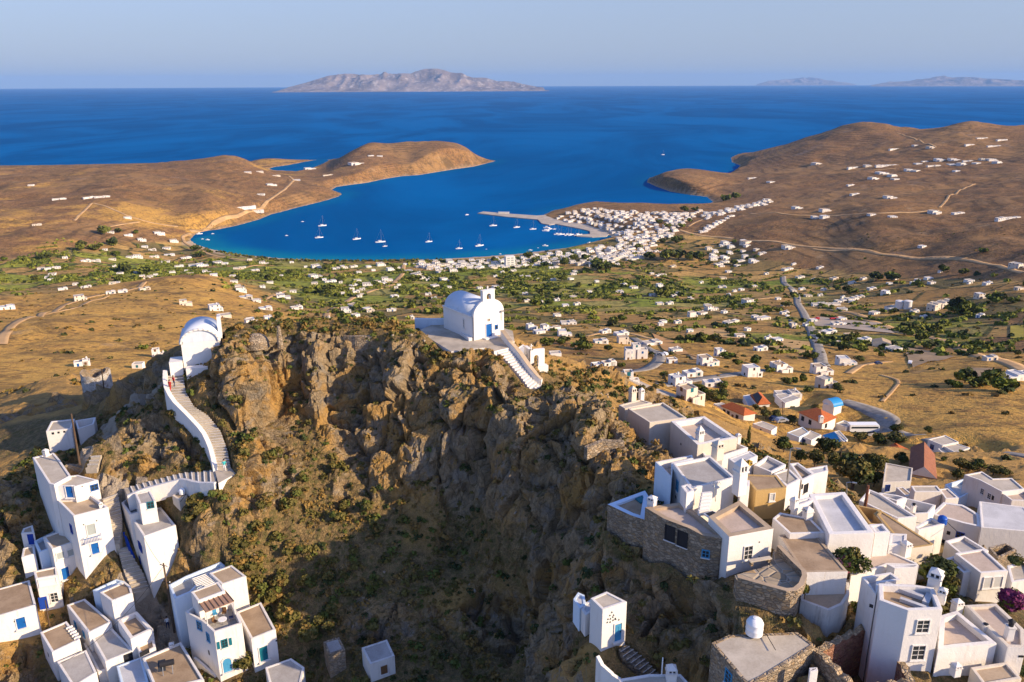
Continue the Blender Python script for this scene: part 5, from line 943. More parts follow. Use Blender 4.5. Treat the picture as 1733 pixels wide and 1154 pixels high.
    wallrun('stone_wall', 'weathered grey wall along the crest of the crag', [('K1', 575, 372), ('K1', 640, 372), ('K1', 740, 372), ('K1', 815, 366)], [243.7, 243.9, 243.9, 243.9], 1.9, .6, 'stone')
    wallrun('white_wall', 'low white wall behind the church on the crag', [('ST', 450, 250), ('ST', 525, 262)], [241.6, 242.6], .6, .5, 'white')
# ---------------------------------------------------------------- churches, mill, poles, tanks, people, vehicles
def barrel(m, O, ex, ey, W, L, z, rise, mat, n=14, over=0.0):
    for j in range(n):
        t0, t1 = math.pi * j / n, math.pi * (j + 1) / n; f = lambda t: O + ex * (W / 2 - (W / 2 + over) * math.cos(t)) + Z3 * (z + rise * math.sin(t))
        m.face([f(t0), f(t1), f(t1) + ey * L, f(t0) + ey * L][::-1], mat)
    for k in (0, L): m.face([O + ey * k + ex * (W / 2 - (W / 2 + over) * math.cos(math.pi * j / n)) + Z3 * (z + rise * math.sin(math.pi * j / n)) for j in range(n + 1)], mat)
def crag_church():
    O = at_z(*px('CH', 640, 557), 243.4); B = at_z(*px('CH', 905, 497), 243.4); ex = (B - O); W = np.linalg.norm(ex); ex /= W; ey = np.array([-ex[1], ex[0], 0]); C = at_z(*px('CH', 420, 432), 243.4); L = float((C - O) @ ey); L = max(7.0, min(L, 9.5)); WH = MAT['white_clean']
    root = empty('crag_church', O + ex * W / 2 + ey * L / 2); tag(root, 'white barrel-vaulted church with a bell gable and blue door on the crag summit', 'church')
    m = MB(); b = O + ey * .35
    m.prism([tuple(q[:2]) for q in (O, O + ex * W, O + ex * W + ey * L, O + ey * L)], 242.2, 243.4 + 3.55, WH, top=False); m.build('wall', root)
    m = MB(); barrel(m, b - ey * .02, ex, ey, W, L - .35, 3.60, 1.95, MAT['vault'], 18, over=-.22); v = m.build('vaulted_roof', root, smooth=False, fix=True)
    for p in v.data.polygons: p.use_smooth = abs(p.normal.z) > .05
    m = MB()
    for s in (0, 1):
        a = O + ex * (W * s); m.box(a + ex * (.14 if s == 0 else -.14) + ey * (L / 2 + .2) + Z3 * 3.58, ex * .34, ey * (L / 2 - .22), Z3 * .09, WH)
    subpart(m, 'cornice', v)
    # facade with curved shoulders, bell gable above
    m = MB(); n = 16; prof = [(0, 0)] + [(0, 3.75)] + [(W / 2 - (W / 2) * math.cos(t), 3.75 + 2.2 * math.sin(t)) for t in np.linspace(.15, math.pi - .15, n)] + [(W, 3.75), (W, 0)]
    fr = [O - ey * .06 + ex * x + Z3 * z for x, z in prof]; bk = [O + ey * .36 + ex * x + Z3 * z for x, z in prof]; m.face(fr, WH); m.face(bk[::-1], WH)
    for i in range(len(prof) - 1): m.face([fr[i], bk[i], bk[i + 1], fr[i + 1]], WH)
    fac = m.build('facade', root, fix=True)
    m = MB(); gw = 2.15; arch_panel(m, O + ex * (W / 2 - gw / 2) - ey * .1 + Z3 * 0, ex, ey, gw, 2.15, .62, [(gw / 2, .40, .38, 1.28)], WH, z0=5.15 - 0.0); m.box(O + ex * W / 2 + ey * .21 + Z3 * 7.34, ex * (gw / 2 + .07), ey * .38, Z3 * .05, WH); bg_ = m.build('bell_gable', root)
    m = MB(); c = O + ex * W / 2 + ey * .21; m.lathe(c + Z3 * 5.75, [(.27, 0), (.24, .08), (.17, .3), (.13, .42), (.03, .5)], MAT['bronze'], 14); m.tube([c + Z3 * 6.24, c + Z3 * 6.75], .03, MAT['dark'], 6); subpart(m, 'bell', bg_)
    m = MB(); m.box(c + Z3 * 7.66, ex * .05, ey * .05, Z3 * .28, WH); m.box(c + Z3 * 7.74, ex * .17, ey * .05, Z3 * .05, WH); subpart(m, 'cross', bg_)
    wallp = [tuple(q[:2]) for q in (O - ey * .06, O + ex * W - ey * .06, O + ex * W + ey * L, O + ey * L)]
    opening(root, wallp, 243.4, 247, ('door', 'CH', 772, 474, 1.05, 2.3, 'blue')); opening(root, wallp, 243.4, 247, ('window', 'CH', 553, 405, .3, 1.25, 'grey'))
    P, nn, d = wall_hit(wallp, 243, 247, *px('CH', 839, 437)); m = MB(); m.box(P + nn * .04, d * .28, nn * .05, Z3 * .38, MAT['blue']); m.box(P + nn * .10, d * .16, nn * .02, Z3 * .22, MAT['glass']); m.build('notice_case', root)
    P, nn, d = wall_hit(wallp, 243, 247, *px('CH', 773, 372)); m = MB(); m.box(P + nn * .05, d * .2, nn * .06, Z3 * .22, MAT['cream']); m.box(P + nn * .09, d * .12, nn * .04, Z3 * .14, MAT['wood']); m.build('icon_niche', root)
    P, nn, d = wall_hit(wallp, 243, 247, *px('CH', 880, 300)); m = MB(); m.box(P + nn * .2 + d * .1 + Z3 * .1, d * .28, nn * .12, Z3 * .12, MAT['metal']); m.tube([P + nn * .1, P + nn * .1 - Z3 * 1.4], .03, MAT['dark'], 5); m.build('floodlight', root)
    m = MB(); m.bx(*(O + ex * (W * .50) - ey * .55)[:2], 243.3, 243.55, 2.4, .9, math.atan2(ex[1], ex[0]), MAT['white']); m.build('doorstep', root)
    m = MB(); a, b_ = at_z(*px('CH', 475, 462), 243.4), at_z(*px('CH', 610, 560), 243.4); d = (b_ - a); q = np.linalg.norm(d); d /= q; nn = np.array([d[1], -d[0], 0]); m.box((a + b_) / 2 + Z3 * .2, d * q / 2, nn * .28, Z3 * .25, MAT['white']); o = m.build('side_bench', root)
    # terrace
    T = [at_z(*px('CH', *q), 243.4)[:2] for q in ((140, 472), (438, 652), (745, 618), (820, 650), (945, 622), (1000, 560), (985, 470), (700, 380), (425, 392), (300, 400))]; T = ccw(T); m = MB(); m.prism([tuple(p) for p in T], 241.2, 243.38, MAT['white'], topmat=MAT['path'])
    c = np.mean(T, 0); tr = empty('church_terrace', (c[0], c[1], 242.0)); tag(tr, 'paved church terrace with low whitewashed retaining walls', 'terrace'); m.build('retaining_wall', tr); CORNERS.extend([(*at_z(*px('CH', *q), 242.0)[:2], z) for q, z in (((120, 500), 242.2), ((270, 590), 241.9), ((430, 680), 241.4), ((600, 660), 241.5), ((740, 645), 241.6), ((1010, 600), 241), ((1000, 480), 241.5))]); FOOT.append((np.array(T), 243.1)); KEEP_FLAT.append([tuple(p) for p in T])
    rt, Ls, Rs = stairway('terrace_stairs', 'white stone stairs dropping from the church terrace to the brown path', [('CH', 830, 645), ('CH', 940, 745), ('CH', 1050, 870), ('CH', 1130, 982), ('CH', 1190, 1000)], [('CH', 945, 618), ('CH', 1030, 715), ('CH', 1110, 830), ('CH', 1190, 925), ('CH', 1238, 965)], 243.3, 238.9, 17, mat='white', riser=.45)
    ribbon_wall('parapet_wall', rt, [at_z(*px('CH', 875, 520), 243.6)] + list(Rs), .75, .95, 2.0, 'white', 1.0); ribbon_wall('wall_coping', rt, [p + Z3 * .97 for p in [at_z(*px('CH', 875, 520), 243.6)] + list(Rs)], .70, .03, .015, 'tan', 1.0)
    wallrun('white_wall', 'low white wall with a blue gate pillar left of the summit church', [('CH', 115, 358), ('CH', 270, 362), ('CH', 420, 358)], [244.4, 244.4, 244.4], 1.2, .35, 'bluewash_and_shade')
    # belfry beside the stairs
    z0 = 238.3; O = at_z(*px('CH', 1140, 905), z0); ex = np.array([.93, .37, 0]); ey = np.array([-.37, .93, 0]); root = empty('double_belfry', O); tag(root, 'white arched belfry topped with a cross beside the terrace stairs', 'belfry')
    m = MB(); arch_panel(m, O, ex, ey, 2.3, 4.55, .5, [(.95, .36, 2.0, 3.35)], WH); m.build('front_wall', root); m = MB(); arch_panel(m, O + ey * 2.4, -ey, ex, 2.38, 4.55, .5, [(1.25, .32, 2.0, 3.3)], WH); m.build('side_wall', root)
    m = MB(); m.bx(*(O + ex * 1.3 + ey * .1)[:2], z0 - 1, z0 + 2.0, 2.9, .9, math.atan2(ex[1], ex[0]), WH); m.build('base', root); m = MB(); c = O + ex * .25 + ey * .25 + Z3 * 4.55; m.box(c + Z3 * .45, ex * .06, ey * .06, Z3 * .45, WH); m.box(c + Z3 * .58, ex * .26, ey * .06, Z3 * .06, WH); m.build('cross', root)
    m = MB(); c = O + ex * .95 + ey * .25; m.lathe(c + Z3 * 2.75, [(.25, 0), (.22, .08), (.15, .28), (.11, .38), (.02, .46)], MAT['bronze'], 12); m.tube([c + Z3 * 3.2, c + Z3 * 3.7], .03, MAT['dark'], 6); m.build('bell', root)
    m = MB(); m.bx(*(O + ex * .9 - ey * .4)[:2], z0 - .3, z0 + 1.5, .8, .12, math.atan2(ex[1], ex[0]), MAT['wood']); m.build('door', root)
    house('small gabled chapel roof tucked behind the terrace stairs', 'CH', [(1005, 640), (1075, 590), (1125, 625), (1085, 690)], 241.6, 3.0, 'whiteroof', .05, name='side_chapel', cat='chapel')
def left_church():
    WH = MAT['white_clean']; O = np.array([-48.3, 110.5, 240.2]); ex = np.array([.952, .305, 0]); ey = np.array([-.305, .952, 0]); W, L = 5.25, 7.2; root = empty('stair_church', O + ex * W / 2 + ey * L / 2); tag(root, 'white vaulted church seen from behind at the top of the winding stairway', 'church'); FOOT.append((np.array([(O + ex * a * W + ey * b * L)[:2] for a, b in ((0, 0), (1, 0), (1, 1), (0, 1))]), 240.2))
    m = MB(); m.prism([tuple((O + ex * a * W + ey * b * L)[:2]) for a, b in ((0, 0), (1, 0), (1, 1), (0, 1))], 236.5, 244.0, WH, top=False); m.build('wall', root)
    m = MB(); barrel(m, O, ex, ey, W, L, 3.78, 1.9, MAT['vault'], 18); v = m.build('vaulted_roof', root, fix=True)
    for p in v.data.polygons: p.use_smooth = abs(p.normal.z) > .05
    m = MB()
    for j in range(12):
        t = math.pi * (j + .5) / 12; m.box(O - ey * .0 + ex * (W / 2 - (W / 2 - .05) * math.cos(t)) + Z3 * (3.78 + 1.9 * math.sin(t)), ex * .42 * abs(math.sin(t)) + Z3 * .30 * math.cos(t) + ex * .02, ey * .22, (Z3 * math.sin(t) - ex * math.cos(t)) * .12, WH)
    m.box(O + ey * L * .5 + Z3 * 3.85 + ex * .05, ex * .28, ey * L * .5, Z3 * .22, WH); m.box(O + ex * W + ey * L * .5 + Z3 * 3.85 - ex * .05, ex * .28, ey * L * .5, Z3 * .22, WH); subpart(m, 'gable_band', v)
    m = MB(); arch_panel(m, O + ex * (W - .1) + ey * (L * .30), ey, ex, 1.9, 3.3, .5, [(.95, .36, 1.7, 2.3)], WH, z0=3.4); m.build('bell_gable', root)
    q = O - ey * 1.4 + ex * 1.9; m = MB(); m.bx(q[0], q[1], 238.8, 240.7, 3.0, 1.3, math.atan2(ex[1], ex[0]), WH); m.build('white_bench_block', root)
    m = MB(); q = O - ex * 1.0 + ey * .8; m.bx(q[0], q[1], 237.5, 241.4, 1.8, 2.6, math.atan2(ex[1], ex[0]), WH); m.build('side_buttress', root)
    P, n, d = wall_hit([tuple((O + ex * a * W + ey * b * L)[:2]) for a, b in ((0, 0), (1, 0), (1, 1), (0, 1))], 240, 244, *px('ST', 223, 280)); m = MB(); m.box(P, d * .09, n * .03, Z3 * .09, MAT['dark']); m.build('vent', root)
def mill():
    c = at_z(170, 680, 220.8); root = empty('ruined_windmill', c); tag(root, 'roofless round stone windmill tower on the saddle', 'windmill'); m = MB(); n = 28; R = 2.75
    for j in range(n):
        a0, a1 = 2 * math.pi * j / n, 2 * math.pi * (j + 1) / n; h = [6.3 + .35 * math.sin(2 * a + 1) + .15 * math.sin(7 * a) for a in (a0, a1)]; p = lambda a, r, z: (c[0] + r * math.cos(a), c[1] + r * math.sin(a), c[2] + z)
        for z0, z1 in ((-3, 0), (0, 1)):
            b0, b1 = (-3, 0) if z0 == -3 else (0, None)
            t0, t1 = (0, 0) if b1 == 0 else (h[0], h[1]); m.face([p(a0, R, b0), p(a1, R, b0), p(a1, R * .96, t1), p(a0, R * .96, t0)], MAT['stone_pale'])
        m.face([p(a0, R * .96, h[0]), p(a1, R * .96, h[1]), p(a1, R * .74, h[1]), p(a0, R * .74, h[0])], MAT['rubble']); m.face([p(a1, R * .74, 0), p(a0, R * .74, 0), p(a0, R * .74, h[0]), p(a1, R * .74, h[1])], MAT['stone'])
    m.build('wall', root)
    m = MB(); d = np.array([.55, -.83, 0]); e = np.array([.83, .55, 0]); m.box(c + d * R * .97 + Z3 * 2.6, e * .3, d * .12, Z3 * .45, MAT['dark']); m.build('window', root); m = MB(); m.box(c + d * R * .985 + Z3 * .9, e * .5, d * .12, Z3 * .95, MAT['wood']); m.build('door', root); FOOT.append((np.array([(c + np.array([math.cos(a) * 3, math.sin(a) * 3, 0]))[:2] for a in np.linspace(0, 6.28, 12)[:-1]]), 220.4)); CORNERS.extend([(*(c + np.array([math.cos(a) * 4, math.sin(a) * 4, 0]))[:2], 220.3) for a in (3.5, 4.3, 5.1, 5.9)])
def pole(label, base, top, r, mat='polewood', name='utility_pole', cat='pole', arm=None, lamp=False):
    root = empty(name, base); tag(root, label, cat); m = MB(); base, top = np.asarray(base), np.asarray(top); m.tube([base - Z3 * .6, base * .5 + top * .5, top], [r, r * .85, r * .65], MAT[mat], 8); m.build('mast', root)
    if arm:
        for k in arm:
            m = MB(); p = top - Z3 * k; m.tube([p + np.array([-.55, .2, 0]), p + np.array([.55, -.2, 0])], .045, MAT['dark'], 6)
            for s in (-.5, 0, .5): m.lathe(p + np.array([s, -.36 * s, .04]), [(.05, 0), (.07, .06), (.03, .14)], MAT['plastic_white'], 8)
            m.build('crossarm', root)
    if lamp:
        m = MB(); m.tube([top, top + np.array([.25, -.1, .15]), top + np.array([.7, -.3, .2])], .04, MAT['metal'], 6); m.box(top + np.array([.75, -.32, .17]), np.array([.22, -.09, 0]), np.array([.04, .1, 0]), Z3 * .06, MAT['metal']); m.build('lamp_head', root)
    return root
def wire(label, a, b, sag):
    m = MB(); a, b = np.asarray(a), np.asarray(b); m.tube([a + (b - a) * t - Z3 * sag * 4 * t * (1 - t) for t in np.linspace(0, 1, 14)], .022, MAT['dark'], 5); o = m.build('overhead_wire', origin=(a + b) / 2); tag(o, label, 'wire')
def by_y(u, v, y):
    """point on the sight line at a forward distance"""
    r = ray(u, v); return EYE + r * (y / r[1])
def person(label, P, shirt, legs, face=0.0, stride=.18, arm=.2):
    bm = bmesh.new(); J = {}
    pts = {'pelvis': (0, 0, .95, .15), 'waist': (0, 0, 1.10, .125), 'chest': (0, .01, 1.32, .16), 'neck': (0, 0, 1.49, .06), 'head': (0, -.01, 1.60, .095), 'crown': (0, .0, 1.71, .075),
           'sl': (.17, 0, 1.42, .065), 'el': (.25, .03, 1.15, .047), 'wl': (.24, -arm, .95, .034), 'hl': (.23, -arm - .05, .86, .036), 'sr': (-.17, 0, 1.42, .065), 'er': (-.25, .05, 1.15, .047), 'wr': (-.24, .02, .92, .034), 'hr': (-.23, .0, .83, .036),
           'tl': (.09, 0, .86, .098), 'kl': (.10, -stride * .6, .49, .066), 'al': (.10, -stride * .5, .09, .045), 'fl': (.11, -stride * .5 - .14, .035, .036), 'tr': (-.09, 0, .86, .098), 'kr': (-.10, stride * .2, .49, .066), 'ar': (-.10, stride, .09, .045), 'fr': (-.11, stride - .14, .035, .036)}
    for k, p in pts.items(): J[k] = bm.verts.new(p[:3])
    for a, b in (('pelvis', 'waist'), ('waist', 'chest'), ('chest', 'neck'), ('neck', 'head'), ('head', 'crown'), ('chest', 'sl'), ('sl', 'el'), ('el', 'wl'), ('wl', 'hl'), ('chest', 'sr'), ('sr', 'er'), ('er', 'wr'), ('wr', 'hr'), ('pelvis', 'tl'), ('tl', 'kl'), ('kl', 'al'), ('al', 'fl'), ('pelvis', 'tr'), ('tr', 'kr'), ('kr', 'ar'), ('ar', 'fr')): bm.edges.new((J[a], J[b]))
    me = bpy.data.meshes.new('body'); bm.to_mesh(me); bm.free(); o = bpy.data.objects.new('tmp', me); COL.objects.link(o); o.modifiers.new('s', 'SKIN'); o.modifiers.new('d', 'SUBSURF').levels = 1
    for i, p in enumerate(pts.values()): me.skin_vertices[0].data[i].radius = (p[3], p[3]); me.skin_vertices[0].data[i].use_root = (i == 0)
    ev = o.evaluated_get(bpy.context.evaluated_depsgraph_get()); nm = bpy.data.meshes.new_from_object(ev); bpy.data.objects.remove(o); nm.name = 'person'
    for mt in (MAT['skin'], shirt, legs, MAT['dark']): nm.materials.append(mt)
    for p in nm.polygons:
        c = p.center; p.use_smooth = True; p.material_index = 3 if c.z < .08 else 2 if c.z < .98 and abs(c.x) < .21 else 1 if c.z < 1.46 and (abs(c.x) < .22 or c.z > 1.12) else 0
    b = bpy.data.objects.new('person', nm); COL.objects.link(b); b.location = tuple(P); b.rotation_euler = (0, 0, face); tag(b, label, 'person')
    m = MB(); m.lathe((0, .018, 1.60), [(.098, 0), (.108, .05), (.10, .11), (.07, .155), (.02, .175)], MAT['hair'], 12); h = m.build('hair', smooth=True); h.parent = b
def small_things():
    crag_church(); left_church(); mill()
    for lab, base, top, r, kw in (
        ('tall leaning wooden pole on the dry slope above the long house', at_z(*px('L1', 702, 522), 231.4), None, .16, dict(tp=('L1', 632, 105))), ('dark wooden pole in front of the ruined windmill', at_z(*px('W1', 376, 192), 225.5), None, .13, dict(tp=('W1', 358, 50))),
        ('wooden utility pole with crossarms in the paved lane', at_z(*px('L3', 440, 772), 216.0), None, .15, dict(tp=('L3', 364, 308), arm=(.3, 2.6))), ('thin reddish pole between the white houses', at_z(*px('L2', 352, 750), 216.6), None, .09, dict(tp=('L2', 322, 572))),
        ('tall grey street light pole behind the ochre house', at_z(*px('R8', 770, 985), 237.6), None, .11, dict(tp=('R8', 806, 660), mat='metal', lamp=True, name='street_lamp', cat='street lamp')), ('rusty thick pipe standing on a pale roof terrace', at_z(*px('R6', 836, 420), 234.6), None, .2, dict(tp=('R6', 863, 240), mat='rust', name='rusty_pipe', cat='pipe')),
        ('curved-arm lamp post at the edge of the trees', at_z(*px('R6', 655, 330), 236.0), None, .08, dict(tp=('R6', 650, 215), mat='metal', lamp=True, name='street_lamp', cat='street lamp')), ('thin pole before the huge sunlit hall', at_z(*px('R7', 1082, 1105), 225.0), None, .12, dict(tp=('R7', 1096, 1010), mat='rust')),
        ('white pipe standing beside the pointed chimney at the bottom edge', at_z(*px('R3', 1062, 1012), 231.0), None, .07, dict(tp=('R3', 1072, 855), mat='plastic_white', name='white_pipe', cat='pipe')), ('wooden pole in the dark garden below the trees', at_z(*px('R8', 1222, 840), 205.5), None, .14, dict(tp=('R8', 1245, 660))),
        ('slim wooden pole between the orange-roofed houses', at_z(*px('R8', 738, 420), 176.5), None, .16, dict(tp=('R8', 738, 255), arm=(.3,)))):
        tp = kw.pop('tp'); pole(lab, base, by_y(*px(*tp), base[1]), r, **kw)
    wire('thin cable crossing the lane from the grey-roofed house to the utility pole', at_z(*px('L3', 225, 125), 226.1), by_y(*px('L3', 364, 330), at_z(*px('L3', 440, 772), 216.0)[1]), .5)
    wire('thin cable from the lane pole to the low houses at the bottom', by_y(*px('L3', 364, 330), at_z(*px('L3', 440, 772), 216.0)[1]), at_z(*px('L2', 420, 1030), 217.5), 1.5)
    wire('long sagging cable above the roofs on the town edge', by_y(*px('R8', 395, 870), 84), by_y(*px('R8', 800, 800), at_z(*px('R8', 770, 985), 237.6)[1]), .8)
    wire('long cable sagging past the blue water drum to the street light', by_y(*px('R7', 1275, 960), 92), by_y(*px('R6', 60, 200), 82), 2.2)
    # water tanks
    def tank(label, P, r, h, mat, dome=True, name='water_tank'):
        root = empty(name, P); tag(root, label, 'water tank'); m = MB(); m.lathe(P, [(r, 0), (r, h * .3), (r * 1.03, h * .33), (r, h * .36), (r, h * .68), (r * 1.02, h * .7), (r * .97, h * .74), (r * .8, h * .9), (r * .4, h * .98), (r * .3, h)], MAT[mat], 22); m.build('drum', root, smooth=True)
        m = MB(); m.lathe(P + Z3 * h, [(r * .3, -.03), (r * .3, .05), (r * .05, .08)], MAT[mat], 14); m.build('lid', root); m = MB(); m.tube([P + np.array([r * 1.02, -.1, .2]), P + np.array([r * 1.4, -.3, .03]), P + np.array([r * 1.6, -2.2, .03])], .035, MAT['dark'], 6); m.build('pipe', root); return root
    tank('white domed water tank on the blue-shadowed stone house roof', at_z(*px('R4', 473, 745), 235.16), .72, 1.5, 'plastic_white'); tank('bright blue water drum on a white parapet corner', at_z(*px('R7', 572, 930), 231.4), .5, .95, 'plastic_blue'); tank('small white water tank on the ochre hut', at_z(*px('W1', 643, 490), 228.75), .4, .75, 'plastic_white')
    # solar water heater
    P = at_z(*px('L3', 400, 1085), 216.85); root = empty('solar_water_heater', P); tag(root, 'black solar water heater drum on its frame on a brown roof', 'water heater'); ax = np.array([.94, .34, 0]); ay = np.array([-.34, .94, 0]); m = MB(); m.tube([P + Z3 * 1.25 - ax * .75, P + Z3 * 1.25 + ax * .75], .33, MAT['dark'], 16); m.build('drum', root)
    m = MB(); m.box(P - ax * .6 + ay * .3 + Z3 * .85, ax * .4, ay * .5 + Z3 * .4, np.cross(ax, ay * .5 + Z3 * .4) * .05, MAT['glass']); m.build('collector_panel', root)
    for sx in (-.5, .5):
        m = MB(); m.tube([P + ax * sx - ay * .45, P + ax * sx + Z3 * 1.0, P + ax * sx + ay * .5], .04, MAT['metal'], 6); m.build('leg', root)
    # roof antenna
    P = at_z(*px('R2', 918, 330), 239.85); tp = by_y(*px('R2', 905, 165), P[1]); root = empty('roof_antenna', P); tag(root, 'thin television antenna with dish rising from the pink roof terrace', 'antenna'); m = MB(); m.tube([P, tp], .04, MAT['metal'], 6); m.build('mast', root); m = MB()
    for k in np.linspace(-.6, .6, 7): m.tube([tp + np.array([k, .35, -.15]), tp + np.array([k, -.35, -.15])], .02, MAT['metal'], 5)
    m.tube([tp + np.array([-.65, 0, -.15]), tp + np.array([.65, 0, -.15])], .025, MAT['metal'], 5); m.build('aerial', root); m = MB(); c = tp + np.array([.2, -.15, -.7]); m.lathe(c, [(.02, 0), (.25, .05), (.38, .15)], MAT['metal'], 14); m.build('dish', root)
    # outside stair on the roof terrace
    a, b = at_z(*px('R2', 800, 400), 239.8), at_z(*px('R2', 862, 262), 241.0); 
    m = MB(); s0 = at_z(*px('R2', 822, 408), 239.8)
    for i in range(6): p = s0 + np.array([.12 * i, .33 * i, 0]); m.bx(p[0], p[1], 239.4, 239.95 + .2 * i, 1.1, .34, .2, MAT['white'])
    o = m.build('roof_steps', origin=s0); tag(o, 'short white flight of steps between two roof terraces', 'stairs')
    m = MB(); c = at_z(*px('R2', 880, 440), 239.85); m.bx(c[0], c[1], 239.84, 240.0, 1.2, .8, .5, MAT['white_clean']); m.bx(c[0], c[1], 240.0, 240.05, .9, .5, .5, MAT['dark']); o = m.build('roof_skylight', origin=c); tag(o, 'small skylight box with dark panes beside the roof steps', 'skylight')
    # terrace furniture
    c = at_z(*px('L3', 790, 745), 220.85); root = empty('terrace_table', c); tag(root, 'round white table on the terrace under the reed pergola', 'table'); m = MB(); m.lathe(c + Z3 * .7, [(.5, 0), (.5, .05)], MAT['plastic_white'], 18); m.build('tabletop', root); m = MB(); m.tube([c, c + Z3 * .7], .05, MAT['metal'], 8); m.build('leg', root)
    def chair(lab, c, rot, mat):
        root = empty('terrace_chair', c); tag(root, lab, 'chair', 'chairs on the roof terrace'); R = lambda x, y, z: c + np.array([x * math.cos(rot) - y * math.sin(rot), x * math.sin(rot) + y * math.cos(rot), z]); e = R(1, 0, 0) - c; f = R(0, 1, 0) - c
        m = MB(); m.box(c + Z3 * .45, e * .24, f * .24, Z3 * .03, MAT[mat]); m.build('seat', root); m = MB(); m.box(c + Z3 * .72 + f * .23, e * .23, f * .03, Z3 * .25, MAT[mat]); m.build('backrest', root)
        for i in (-1, 1):
            for j in (-1, 1): m = MB(); m.tube([c + e * .2 * i + f * .2 * j, c + e * .2 * i + f * .2 * j + Z3 * .45], .022, MAT['metal'], 6); m.build('leg', root)
    chair('wooden terrace chair left of the round white table', at_z(*px('L3', 735, 745), 220.85), 1.2, 'wood'); chair('wooden terrace chair behind the round white table', at_z(*px('L3', 800, 680), 220.85), .1, 'wood'); chair('dark terrace chair right of the round white table', at_z(*px('L3', 850, 715), 220.85), -1.2, 'navy'); chair('light blue terrace chair close under the reed pergola', at_z(*px('L3', 735, 690), 220.85), .6, 'lightblue')
    c = at_z(*px('R1', 1165, 800), 238.3); m = MB(); m.lathe(c, [(.3, 0), (.38, .35), (.34, .4)], MAT['tile'], 14); r = empty('potted_plant', c); tag(r, 'dry yellow plant in a pot beside the white gabled outhouse', 'plant'); m.build('pot', r); blob = MB(); leaves(blob, c + Z3 * .75, (.6, .6, .45), 220, .13, [MAT['yellow']], 3); blob.build('foliage', r)
    # pillar and cistern on the crest
    c = by_y(*px('K1', 232, 405), 112.6); m = MB(); m.lathe(c, [(.45, -1), (.42, .6), (.34, 1.5), (.26, 2.2), (.16, 2.5)], MAT['stone'], 12); o = m.build('stone_pillar', origin=c); tag(o, 'narrow stone pillar standing on the crest of the crag', 'pillar')
    c = by_y(*px('K1', 105, 392), 113.5); m = MB(); m.lathe(c, [(1.9, -1.2), (1.8, -.2), (1.5, .35), (.9, .75), (.2, .9)], MAT['stone'], 20); o = m.build('stone_cistern', origin=c, smooth=True); tag(o, 'low dark domed stone cistern on the crest', 'cistern')
    # people
    zs = lambda t: 239.4 + (231.6 - 239.4) * t
    person('person in red shirt and dark trousers going up the winding stairway', at_z(*px('ST', 188, 490), zs(.10)), MAT['red'], MAT['navy'], 2.6); person('person in red top and red shorts just below another on the stairway', at_z(*px('ST', 166, 515), zs(.14)), MAT['red'], MAT['red'], 2.9); person('person in turquoise shirt and white trousers at the foot of the winding stairway', at_z(*px('ST', 478, 976), 231.66), MAT['cyan'], MAT['cloth_white'], .4)
    person('person in dark trousers and white shirt beside the lane utility pole', at_z(*px('L3', 398, 772), 215.9), MAT['cloth_white'], MAT['navy'], .8)
# ---------------------------------------------------------------- vegetation
def leaves(mb, c, rad, n, size, mats, seed=0, lumps=6):
    """a crown of leaf-sized faces gathered in uneven lumps"""
    r = np.random.default_rng(seed); L = r.normal(size=(lumps, 3)); L /= np.linalg.norm(L, axis=1, keepdims=True); L *= r.uniform(.25, .72, (lumps, 1)); LR = r.uniform(.32, .58, lumps)
    k = r.integers(0, lumps, n); q = r.normal(size=(n, 3)); q /= np.linalg.norm(q, axis=1, keepdims=True); q = L[k] + q * (LR[k] * r.uniform(.55, 1.0, n) ** .5)[:, None]
    rad = np.array(rad); P = np.asarray(c) + q * rad; nrm = q + r.normal(size=(n, 3)) * .7; nrm /= np.linalg.norm(nrm, axis=1, keepdims=True); a = np.cross(nrm, r.normal(size=(n, 3))); a /= np.linalg.norm(a, axis=1, keepdims=True); b = np.cross(nrm, a); s = size * r.uniform(.6, 1.3, (n, 1)); a *= s; b *= s * .8
    V = np.stack([P - a - b, P + a - b * .6, P + a * .7 + b, P - a * .8 + b * .8], 1).reshape(-1, 3); base = len(mb.v); mb.v += [tuple(x) for x in V.tolist()]; mi = [mb.mi(m) for m in mats]
    mb.f += [(base + 4 * i, base + 4 * i + 1, base + 4 * i + 2, base + 4 * i + 3) for i in range(n)]; mb.m += [mi[j] for j in (k % len(mi)).tolist()]
PROTO = {}
